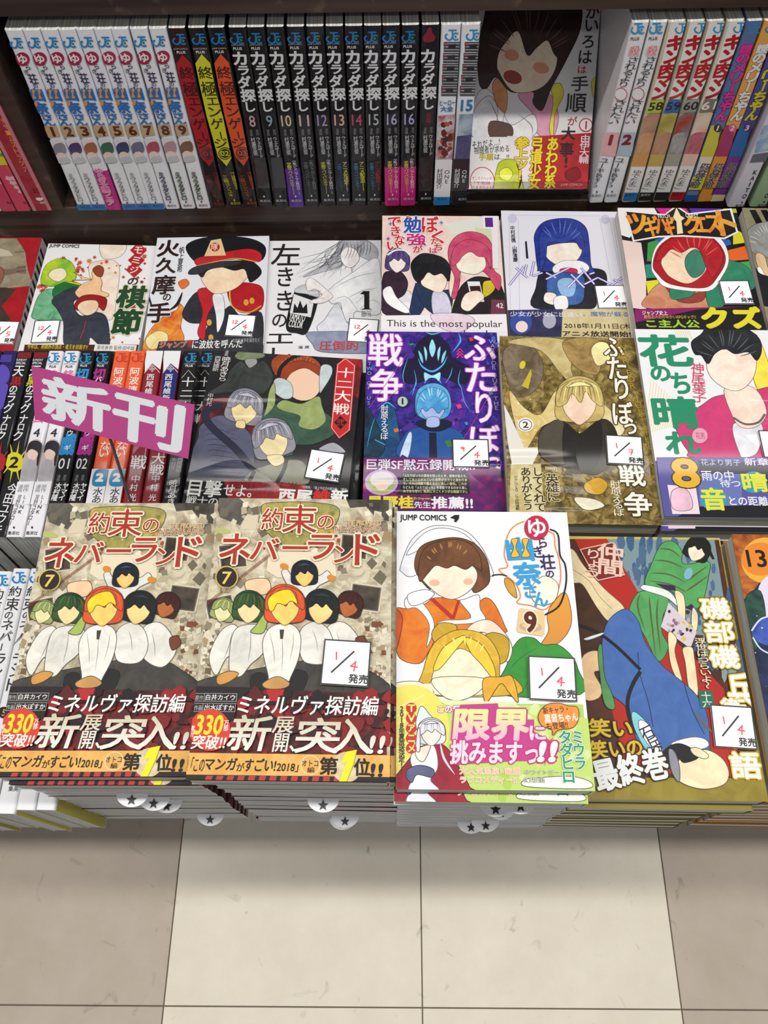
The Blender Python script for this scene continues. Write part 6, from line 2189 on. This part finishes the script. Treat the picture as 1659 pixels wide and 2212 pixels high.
# right group
A3 = (1000, 0, 2.517)
for i in (0, 1):
    b = RS[i]
    p = sp(b, RS[0], A3).part('spine_printing')
    jc(p, 948, 155, 38, '#3c9cd4', '#3c9cd4', True)
    p.text('PLUS', '#3c3c40', 912, 202, 958, 218, b=.04)
    p.text('殺', '#e08c8c', 905, 250, 960, 300, b=.03, ol=('#f4dcdc', .06))
    p.text('されるより', '#3c3c44', 868, 310, 930, 475, v=True, b=.01, rot=-8)
    p.ell('#b8686c', 858, 512, 36)
    p.ell('#f0eff2', 858, 512, 31)
    p.text('されたい', '#3c3c44', 800, 545, 870, 675, v=True, b=.01, rot=-8)
    p.poly(['#f0b4b8', '#b4c8d8'][i], [(745, 720), (850, 720), (830, 850), (735, 840)], False)
    p.text('12'[i], '#8c1c24', 782, 735, 825, 785, b=.1)
    p.text('ユーキあきら', '#3c3c44', 715, 860, 765, 1020, v=True, b=.01, rot=-8)
    p.poly('#2c2c30', [(728, 1035), (733, 1042), (728, 1050), (723, 1042)], False)
    p.text('集英社', '#4c4c54', 698, 1055, 752, 1070)
    p.done()
D3 = (1360, 180, 5.549)
ref = RS[2]
for i in range(2, 6):
    b = RS[i]
    p = sp(b, ref, A3).part('spine_printing')
    p.poly('#f0ece8', [(1140, 80), (1240, 80), (1190, 300), (1080, 540), (1020, 540), (1080, 330)], False)
    jc(p, 1188, 155, 36, '#3c9cd4', '#3c8c64')
    for ch, x0, y0, x1, y1 in (('キ', 1115, 195, 1200, 270), ('ン', 1100, 275, 1180, 340), ('肉', 1072, 345, 1150, 410), ('マ', 1055, 415, 1130, 470), ('ン', 1035, 475, 1115, 535)):
        p.text(ch, '#b81f2c', x0, y0, x1, y1, b=.09)
    cc = {2: '#b4c84c', 3: '#2c6cb0', 4: '#9c9c90', 5: '#847c6c'}[i]
    p.poly(cc, [(1022, 545), (1112, 540), (1095, 610), (995, 615)], False)
    p.text(['58', '59', '60', '61'][i - 2], '#23282c' if i < 5 else '#e8e8e4', 1012, 556, 1085, 598, b=.04)
    bodyc = {2: ('#c09478~#a88068', '#d8ac84~#c89468', '#d8a060'), 3: ('#a89c4c~#c8bc74', '#c89c84~#b8886c', '#c8b060'), 4: ('#a8443c~#84807c', '#b8babc~#8c8e90', '#a8a898'), 5: ('#e0d4c4~#e4b494', '#b8506c~#c8808c', '#e8c8b4')}[i]
    p.poly(bodyc[0], [(995, 630), (1090, 625), (1060, 740), (960, 740)])
    p.poly(bodyc[1], [(965, 735), (1060, 735), (1020, 860), (930, 850)])
    p.poly(bodyc[2], [(930, 840), (1030, 840), (1010, 905), (915, 905)], False)
    p.poly('#f0efec', [(905, 905), (1010, 905), (970, 1046), (870, 1046)], False)
    p.text('ゆでたまご', '#2c2c30', 905, 925, 952, 1030, v=True, b=.01, rot=-8)
    p.poly({2: '#2c78bc', 3: '#2a2826', 4: '#2a2826', 5: '#b0242c'}[i], [(860, 1046), (990, 1046), (985, 1090), (850, 1090)], False)
    p.text('集英社', '#14181c' if i != 3 else '#c8c8c8', 882, 1052, 935, 1066)
    p.done()
ref = RS[6]
for i in range(6, 9):
    b = RS[i]
    k = i - 6
    p = sp(b, ref, A3).part('spine_printing')
    p.poly(['#5c74a4', '#e8a850', '#4c4c9c'][k], [(1640, 60), (1560, 60), (1330, 700), (1420, 700)], False)
    jc(p, 1585, 155, 34, '#3c84c4', '#3c8c64')
    for ch, y in zip('謎のメリーちゃん', range(8)):
        yy = 240 + y * 52
        xx = 1540 - (yy - 240) * .36
        p.text(ch, ['#e0349c', '#e8e8e8', '#dccf2c'][k], xx - 30, yy, xx + 30, yy + 48, b=.09, ol=('#2c2430', .03), v=(ch == 'ー'))
    p.poly(['#d0cc4c', '#a83c6c', '#2c6cb4'][k], [(1345, 680), (1400, 680), (1375, 850), (1290, 850)], False)
    p.ell(['#3c3a2c', '#e05c9c', '#4c3480'][k], 1385, 695, 22)
    p.text('123'[k], '#f0e8d8', 1376, 682, 1394, 708, b=.05)
    p.poly(['#e4e0d0', '#e89c3c', '#7c3c9c'][k], [(1290, 850), (1380, 850), (1330, 1020), (1240, 1020)], False)
    if k == 0:
        p.poly('#d8d83c', [(1235, 960), (1330, 950), (1300, 1030), (1220, 1030)], False)
    p.text('四谷啓太郎', '#4c4854', 1262, 890, 1315, 1020, v=True, b=.05, ol=('#c8c0b8', .04), rot=-10)
    p.poly(['#2c54a0', '#e89c3c', '#e0d4a0'][k], [(1200, 1058), (1300, 1058), (1290, 1100), (1190, 1100)], False)
    p.done()
for b, s_, dx in ((KAI[0], 'KAITO', 0), (KAI[1], 'KAITO', 0)):
    p = sp(b, KAI[0], D3).part('spine_printing')
    p.poly('#6c6c78' if b is KAI[0] else '#7ca474', [(1480, 850), (1700, 820), (1680, 930), (1440, 950)], False)
    if b is KAI[0]:
        p.poly('#7ca4cc~#c8d4e4', [(1560, 500), (1760, 500), (1720, 780), (1500, 830)], False)
    for j, ch in enumerate('KAITO'):
        x, y = 1505 - j * 32, 1065 + j * 71
        p.text(ch, '#2c2c34', x - 22, y - 24, x + 22, y + 24, b=.03)
    p.poly('#1c1c20', [(1348, 1408), (1357, 1422), (1348, 1436), (1339, 1422)], False)
    p.text('集英社', '#4c4c54', 1270, 1445, 1385, 1480, b=.01)
    p.done()
# pink comics
E1 = (0, 160, 6.145)
b = PK[0]
p = Pr(b, 'spine').frame(*E1).part('spine_printing')
p.full('#c8848c')
p.poly_l('#a02c3c~#b03848', [(.0035, 0), (.0150, 0), (.0150, .183), (.0035, .183)])
for j, ch in enumerate('チャームストラップ'):
    y = 620 + j * 80
    x = 40 + (y - 620) * .45
    p.text(ch, '#e89a4c', x - 30, y - 34, x + 30, y + 34, b=.02)
p.text('三三', '#3c1420', 430, 1520, 520, 1570, b=.02)
p.poly('#f0e4e6', [(480, 1640), (570, 1640), (560, 1670), (530, 1680), (490, 1670)])
p.text('集英社', '#f0dce0', 530, 1690, 610, 1720, b=.02)
p.done()
b = PK[1]
p = Pr(b, 'spine').frame(*E1).part('spine_printing')
p.poly('#dcd42c', [(-200, 860), (40, 860), (110, 1000), (165, 1180), (60, 1205), (-100, 1180)])
p.poly('#4ca04c', [(-40, 1080), (50, 1040), (105, 1070), (60, 1095)])
for s_, x0, x1 in (('作者名', 190, 240), ('漫画家', 130, 170)):
    p.text('♦♦♦♦', '#f0b8c4', x0, 1350, x1 + 60, 1600, v=True, rot=20)
p.text('集英社', '#8c2440', 310, 1690, 420, 1725, b=.02)
p.done()
p = Pr(PK[2], 'spine').frame(*E1).part('spine_printing')
p.text('♦♦♦♦', '#f0b8c4', 0, 1350, 100, 1600, v=True, rot=20)
p.text('集英社', '#8c2440', 90, 1690, 190, 1725, b=.02)
p.done()

# spines up, second row
B1 = (0, 740, 3.77)
WH = '#e6e6e8'
for b, c, n_, ref in ((S2[2], '#b0242c', '', S2[3]), (S2[3], '#dcd42c', '2', S2[3])):
    p = sp(b, ref, B1).part('spine_printing')
    p.poly('#7c2024', [(280, 80), (390, 80), (385, 128), (272, 128)], False)
    p.text('SUNDAY', WH, 268, 134, 352, 150, b=.03)
    p.text('SPECIAL', WH, 264, 158, 345, 178, b=.03)
    for ch, x0, y0, x1, y1 in (('天', 245, 190, 330, 275), ('黒', 220, 280, 310, 355), ('の', 215, 355, 275, 410), ('ラ', 200, 415, 260, 490), ('グ', 170, 495, 245, 575), ('ナ', 160, 590, 225, 660), ('ロ', 148, 665, 195, 715), ('ク', 112, 720, 182, 800)):
        p.text(ch, c if ch == '黒' else WH, x0, y0, x1, y1, b=.03)
    for k in range(10):
        a = R(36 * k)
        p.poly(c, [(120 + 65 * math.cos(a - .12), 975 + 70 * math.sin(a - .12)), (120 + 130 * math.cos(a), 975 + 190 * math.sin(a)), (120 + 65 * math.cos(a + .12), 975 + 70 * math.sin(a + .12))], False)
    p.ell(c, 120, 975, 75, 80)
    if n_:
        p.text(n_, '#17161a', 82, 935, 150, 1020, b=.05)
    else:
        p.text('1', '#17161a', 100, 935, 135, 1020, b=.05)
    p.text('今田ユウキ', WH, 5, 1150, 80, 1560, v=True, b=.02, rot=-6)
    p.done()
p = Pr(S2[1], 'spine').frame(*B1).part('spine_printing')
p.poly('#4c3c9c', [(0, 100), (100, 100), (90, 160), (0, 160)], False)
p.ell('#5c4cb4', 20, 260, 60, 80)
p.poly('#5c4cb4', [(-40, 360), (60, 340), (60, 460), (-20, 560)])
p.ell('#8c2028', -10, 960, 60, 70)
p.done()
for b in (S2[4], S2[5]):
    p = sp(b, S2[4], B1).part('spine_printing')
    jc(p, 440, 125, 50, '#2488c8', '#2c7c54', True)
    p.text('JUMP COMICS', '#3c4450', 388, 170, 478, 184)
    p.text('PLUS', '#2c3038', 402, 188, 456, 206, b=.05)
    for j, ch in enumerate('終末のハーレム'):
        x, y = 425 - j * 19, 255 + j * 62
        p.text(ch, '#e070a8', x - 42, y - 30, x + 42, y + 28, b=.03)
    p.text('4', '#34303c', 275, 702, 325, 768, b=.02)
    p.poly('#c8b4b4', [(230, 830), (340, 820), (320, 1120), (170, 1130)])
    p.poly('#26222a~#34303a', [(215, 900), (240, 820), (300, 800), (345, 840), (335, 960), (300, 1010), (300, 900), (250, 880)])
    p.poly('#f0d4c4', [(225, 900), (260, 870), (310, 900), (290, 950), (240, 950)])
    p.poly('#b8b4b8~#a8a4aa', [(200, 990), (250, 950), (300, 1000), (310, 1060), (270, 1120), (170, 1130), (180, 1050)])
    p.poly('#ebeaf0', [(140, 1135), (300, 1130), (250, 1320), (100, 1320)], False)
    p.text('LINK', '#2c2c34', 168, 1240, 202, 1400, v=True, b=.02, rot=-6)
    p.text('宵野コタロー', '#2c2c34', 108, 1240, 140, 1490, v=True, b=.01, rot=-6)
    p.text('原作', '#4c4c54', 192, 1160, 235, 1220, v=True)
    p.text('漫画', '#4c4c54', 148, 1160, 186, 1220, v=True)
    p.poly('#2c2c34', [(115, 1495), (124, 1507), (115, 1520), (106, 1507)], False)
    p.text('集英社', '#4c4c54', 65, 1538, 160, 1568, b=.01)
    p.done()
for b, n_, c, ja in ((S2[6], '01', '#2c8ccc', 'カラダ'), (S2[7], '02', '#a82c84', 'カラダ')):
    p = sp(b, S2[6], B1).part('spine_printing')
    jc(p, 698, 130, 50, '#2488c8', '#2c9c54', True)
    p.text('JUMP COMICS', '#b8b8bc', 650, 168, 740, 182)
    p.text('PLUS', WH, 655, 182, 710, 198, b=.05)
    p.text('切', c, 625, 215, 715, 310, b=.09)
    p.text('戯', c, 500, 745, 610, 915, b=.1)
    p.text('バ', WH, 640, 280, 690, 320, b=.03)
    p.text('ウ', WH, 550, 715, 592, 760, b=.03)
    p.text('ギ', WH, 525, 835, 575, 880, b=.03)
    p.text(n_, WH, 478, 945, 565, 1030, b=.01)
    p.text('ヤマイ', WH, 495, 1145, 545, 1290, v=True, b=.04, rot=-6)
    p.text('木村隆', WH, 437, 1145, 485, 1290, v=True, b=.04, rot=-6)
    p.text('原作', '#8c8c90', 515, 1080, 540, 1130, v=True)
    p.text('漫画', '#8c8c90', 465, 1080, 490, 1130, v=True)
    p.done()
for b in (S2[8], S2[9]):
    p = sp(b, S2[8], B1).part('spine_printing')
    jc(p, 990, 125, 46, '#c8402c', '#c8402c', True)
    for ch, y, x in (('阿', 240, 972), ('波', 310, 962), ('連', 385, 950), ('さ', 460, 935), ('ん', 530, 922), ('は', 605, 910), ('れ', 680, 895), ('な', 840, 862), ('い', 900, 850)):
        p.text(ch, '#f6f0ea', x - 40, y - 32, x + 36, y + 32, b=.02)
    p.poly('#eceaf0', [(720, 1030), (910, 1030), (870, 1400), (690, 1400)], False)
    p.poly('#2c88b4', [(755, 1165), (770, 1060), (820, 1030), (880, 1035), (890, 1090), (870, 1165)])
    p.text('2', '#f4f4f4', 775, 1070, 850, 1130, b=.12)
    p.text('水あ', '#34343c', 755, 1185, 830, 1310, v=True, b=.02)
    p.done()
for b, c, dx in ((S2[10], '#8c2030', 0), (S2[11], '#1c2c70', 1)):
    p = Pr(b, 'spine').frame(*B1).part('spine_printing')
    ox = 150 if dx else 0
    p.poly('#ececf0', [(1190 + ox, 50), (1350 + ox, 50), (1330 + ox, 240), (1240 + ox, 170), (1180 + ox, 240), (1180 + ox, 60)], False)
    if dx:
        p.poly(c, [(1330, 240), (1392, 170), (1455, 240), (1440, 480), (1310, 460)], False)
    p.line('#f0e4e0', 5, [(1175 + ox, 250), (1240 + ox, 180), (1305 + ox, 250)], False)
    for k in ((0, 0), (-16, 0), (16, 0), (0, -16), (0, 16)):
        p.line('#ececf0', 4, [(1240 + ox + k[0] - 8, 215 + k[1]), (1240 + ox + k[0], 207 + k[1]), (1240 + ox + k[0] + 8, 215 + k[1]), (1240 + ox + k[0], 223 + k[1]), (1240 + ox + k[0] - 8, 215 + k[1])], False)
    for ch, y in (('西', 282), ('尾', 340), ('維', 395), ('新', 450)):
        x = 1225 + ox - (y - 282) * .13
        p.text(ch, WH, x - 30, y - 24, x + 30, y + 24, b=.02)
    if not dx:
        p.text('戦', WH, 1065, 920, 1195, 1030, b=.02)
        for ch, y, x in (('中', 1110, 1105), ('村', 1180, 1090), ('光', 1262, 1078)):
            p.text(ch, WH, x - 32, y - 30, x + 32, y + 30, b=.02)
    else:
        p.text('大', WH, 1235, 900, 1345, 990, b=.02)
        p.text('戦', WH, 1222, 995, 1335, 1080, b=.02)
        for ch, y, x in (('中', 1108, 1268), ('村', 1180, 1254), ('光', 1262, 1242)):
            p.text(ch, WH, x - 30, y - 28, x + 30, y + 28, b=.02)
    p.done()
for b, ox in ((S2[12], 0), (S2[13], 135)):
    p = Pr(b, 'spine').frame(*B1).part('spine_printing')
    jc(p, 1555 + ox, 125, 48, '#2488c8', '#2c9c54', True)
    p.text('JUMP COMICS', '#b8b8bc', 1500 + ox, 168, 1590 + ox, 182)
    p.text('PLUS', WH, 1512 + ox, 182, 1570 + ox, 198, b=.05)
    p.line('#d8d4d0', 5, [(1480 + ox, 290), (1535 + ox, 225), (1590 + ox, 290)], False)
    for ch, y in (('十', 320), ('二', 415), ('大', 520), ('戦', 620)):
        x = 1530 + ox - (y - 320) * .12
        hh = 24 if ch == '二' else 38
        p.text(ch, WH, x - 48, y - hh, x + 48, y + hh, b=.02)
    p.text('中村光', '#b8b8bc', 1395, 940, 1430, 1040, v=True)
    p.text('西尾維新', '#b8b8bc', 1440, 940, 1480, 1060, v=True)
    p.text('暁月あき', WH, 1370, 1120, 1435, 1320, v=True, b=.02)
    p.done()
# spines up, front row: laid out on the third from the stack
B5 = (0, 1060, 3.607)
ref = S1[4]
for b in S1:
    p = sp(b, ref, B5).part('spine_printing')
    jc(p, 148, 680, 55, '#2488cc', '#2c7c54')
    for ch, x0, y0, x1, y1 in (('約', 72, 745, 165, 825), ('束', 45, 835, 150, 935), ('の', 38, 945, 100, 1000), ('ネ', 15, 1005, 105, 1085), ('バ', -5, 1100, 95, 1170), ('ー', -20, 1190, 45, 1250), ('ラ', -45, 1270, 40, 1360), ('ン', -65, 1375, 15, 1450), ('ド', -90, 1465, -20, 1560)):
        p.text(ch, '#2c2c30', x0, y0, x1, y1, b=.015, v=(ch == 'ー'))
    p.line('#9c9ca0', 10, [(-40, 1200), (90, 1090)])
    p.ell('#17161a', -115, 1730, 50, 46)
    p.text('5', '#c8b25c', -130, 1705, -100, 1755, b=.02)
    p.poly('#2c2c30', [(-172, 2225), (-162, 2240), (-172, 2256), (-182, 2240)], False)
    p.text('集英社', '#3c3c40', -240, 2275, -125, 2315, b=.01)
    p.done()
# white spines of the sepia comics that show along their stacks
p = Pr(NEV2[0], 'spine').part('spine_printing')
p.full('#ecebee')
p.poly_l('#2488cc', [(.004, .160), (.011, .160), (.011, .168), (.004, .168)])
p.done()
# ------------------------------------------------------------------ date cards
CARDS = []


def card(bk, px, d1, d2, label, lift=0.0, rot=None):
    """white date card lying on a face-up book; px = its four corners in the photo (TL, TR, BR, BL)"""
    Mi = bk.matrix_world.inverted()
    z = bk['dim'][2] + bk.get('print', 0) + 0.0008 + lift
    q = []
    for x, y in px:
        a, v = Mi @ CAM, Mi.to_3x3() @ ray(x, y)
        q.append(a + v * ((z - a.z) / v.z))
    c = sum(q, Vector()) / 4
    ex = ((q[1] - q[0]) + (q[2] - q[3])) / 2
    ey = ((q[0] - q[3]) + (q[1] - q[2])) / 2
    w, h = ex.length, ey.length
    ang = math.atan2(ex.y, ex.x)
    M = bk.matrix_world @ Matrix.Translation(c) @ Matrix.Rotation(ang, 4, 'Z')
    r = empty('date_card', label, 'card', M, 'white handwritten date cards on the comics')
    r['dim'] = (w, h, 0.0004)
    v, f = box(-w / 2, -h / 2, -.0006, w / 2, h / 2, 0)
    mesh_obj('card_sheet', v, f, [M_CARD], None, r)
    e = .0009
    vs, fs = [], []
    for (x0, y0, x1, y1) in ((-w / 2, -h / 2, w / 2, -h / 2 + e), (-w / 2, h / 2 - e, w / 2, h / 2), (-w / 2, -h / 2 + e, -w / 2 + e, h / 2 - e), (w / 2 - e, -h / 2 + e, w / 2, h / 2 - e)):
        b0 = len(vs)
        vs += [(x0, y0, 3e-5), (x1, y0, 3e-5), (x1, y1, 3e-5), (x0, y1, 3e-5)]
        fs.append((b0, b0 + 1, b0 + 2, b0 + 3))
    mesh_obj('black_border', vs, fs, [M_CARDK], None, r)

    def strokes(name, mt, segs, wd, z=5e-5):
        vs, fs = [], []
        for (a, b) in segs:
            a, b = Vector(a), Vector(b)
            d = (b - a).normalized() * wd / 2
            n = Vector((-d.y, d.x))
            b0 = len(vs)
            for p in (a - d - n, b + d - n, b + d + n, a - d + n):
                vs.append((p.x, p.y, z + b0 * 1e-6))
            fs.append((b0, b0 + 1, b0 + 2, b0 + 3))
        mesh_obj(name, vs, fs, [mt], None, r)
    W, H = w, h
    strokes('slash_mark', M_CARDK, [((-.28 * W, -.22 * H), (.14 * W, .25 * H))], .0011)
    DG = {'1': [((0, .5), (.08, -.5))], '4': [((.25, .5), (-.3, -.05)), ((-.3, -.05), (.45, -.12)), ((.2, .4), (.1, -.55))],
          '2': [((-.3, .3), (0, .5)), ((0, .5), (.3, .25)), ((.3, .25), (-.3, -.5)), ((-.3, -.5), (.35, -.45))],
          '9': [((.3, .3), (0, .5)), ((0, .5), (-.3, .25)), ((-.3, .25), (0, .0)), ((0, 0), (.3, .3)), ((.3, .3), (.25, -.5))],
          '7': [((-.3, .4), (.3, .4)), ((.3, .4), (0, -.5)), ((-.2, 0), (.3, -.05))], '5': [((.3, .5), (-.2, .45)), ((-.2, .45), (-.25, .05)), ((-.25, .05), (.25, 0)), ((.25, 0), (.2, -.4)), ((.2, -.4), (-.3, -.5))]}
    segs = []

    def put(s, cx, cy, sz):
        for i, ch in enumerate(s):
            ox = cx + (i - (len(s) - 1) / 2) * sz * .8
            for a, b in DG[ch]:
                segs.append(((ox + a[0] * sz, cy + a[1] * sz), (ox + b[0] * sz, cy + b[1] * sz)))
    put(d1, -.22 * W, .14 * H, .15 * H)
    put(d2, .16 * W, -.06 * H, .19 * H)
    strokes('red_handwriting', M_CARDR, segs, .0009)
    vs, fs, bb = glyph('発売')
    sx, sy = .40 * W / (bb[2] - bb[0]), .19 * H / (bb[3] - bb[1])
    V, Fc = [], []
    for k in range(5):
        dx, dy = ((0, 0), (.0002, 0), (-.0002, 0), (0, .0002), (0, -.0002))[k]
        b0 = len(V)
        V += [((x - bb[0]) * sx + .08 * W + dx, (y - bb[1]) * sy - .43 * H + dy, 7e-5 + k * 4e-6) for x, y in vs]
        Fc += [tuple(b0 + i for i in g) for g in fs]
    mesh_obj('printed_word', V, Fc, [M_CARDK], None, r)
    CARDS.append(r)
    return r


card(NEV2[0], [(700, 1380), (801, 1386), (797, 1485), (692, 1478)], '1', '4', 'white date card on the sepia comic of the second front stack')
card(YU[0], [(1140, 1416), (1241, 1421), (1248, 1516), (1144, 1511)], '1', '4', 'white date card on the white comic with lime green band')
card(ISO[0], [(1535, 1521), (1623, 1527), (1638, 1620), (1543, 1614)], '1', '4', 'white date card on the olive gold comic with blue robe')
card(JU[0], [(672, 969), (745, 980), (733, 1043), (656, 1032)], '1', '4', 'white date card on the black comic with red title strip')
card(FU1[0], [(975, 948), (1053, 949), (1060, 1010), (980, 1009)], '9', '4', 'white date card reading 9/4 on the violet blue comic')
card(FU2[0], [(1308, 939), (1387, 943), (1392, 1006), (1312, 1001)], '1', '7', 'white date card reading 1/7 on the golden brown comic')
card(MO[0], [(77, 693), (130, 690), (123, 740), (64, 740)], '12', '4', 'white date card reading 12/4 on the maple leaf comic')
card(HI[0], [(493, 679), (551, 680), (549, 729), (484, 724)], '12', '4', 'white date card reading 12/4 on the black cap comic')
card(LE[0], [(753, 686), (816, 691), (817, 741), (750, 738)], '12', '4', 'white date card reading 12/4 on the spray can comic')
card(ME[0], [(1284, 617), (1347, 615), (1358, 666), (1292, 666)], '1', '4', 'white date card on the pale lilac comic')
card(TS[0], [(1555, 606), (1619, 606), (1628, 656), (1562, 657)], '1', '4', 'white date card on the patchwork comic')
card(RD[0], [(-14, 692), (43, 695), (30, 743), (-20, 744)], '1', '5', 'white date card on the red comic at the left edge')
card(HA[0], [(1638, 930), (1710, 930), (1716, 990), (1650, 988)], '1', '4', 'white date card on the white comic with pink jacket')
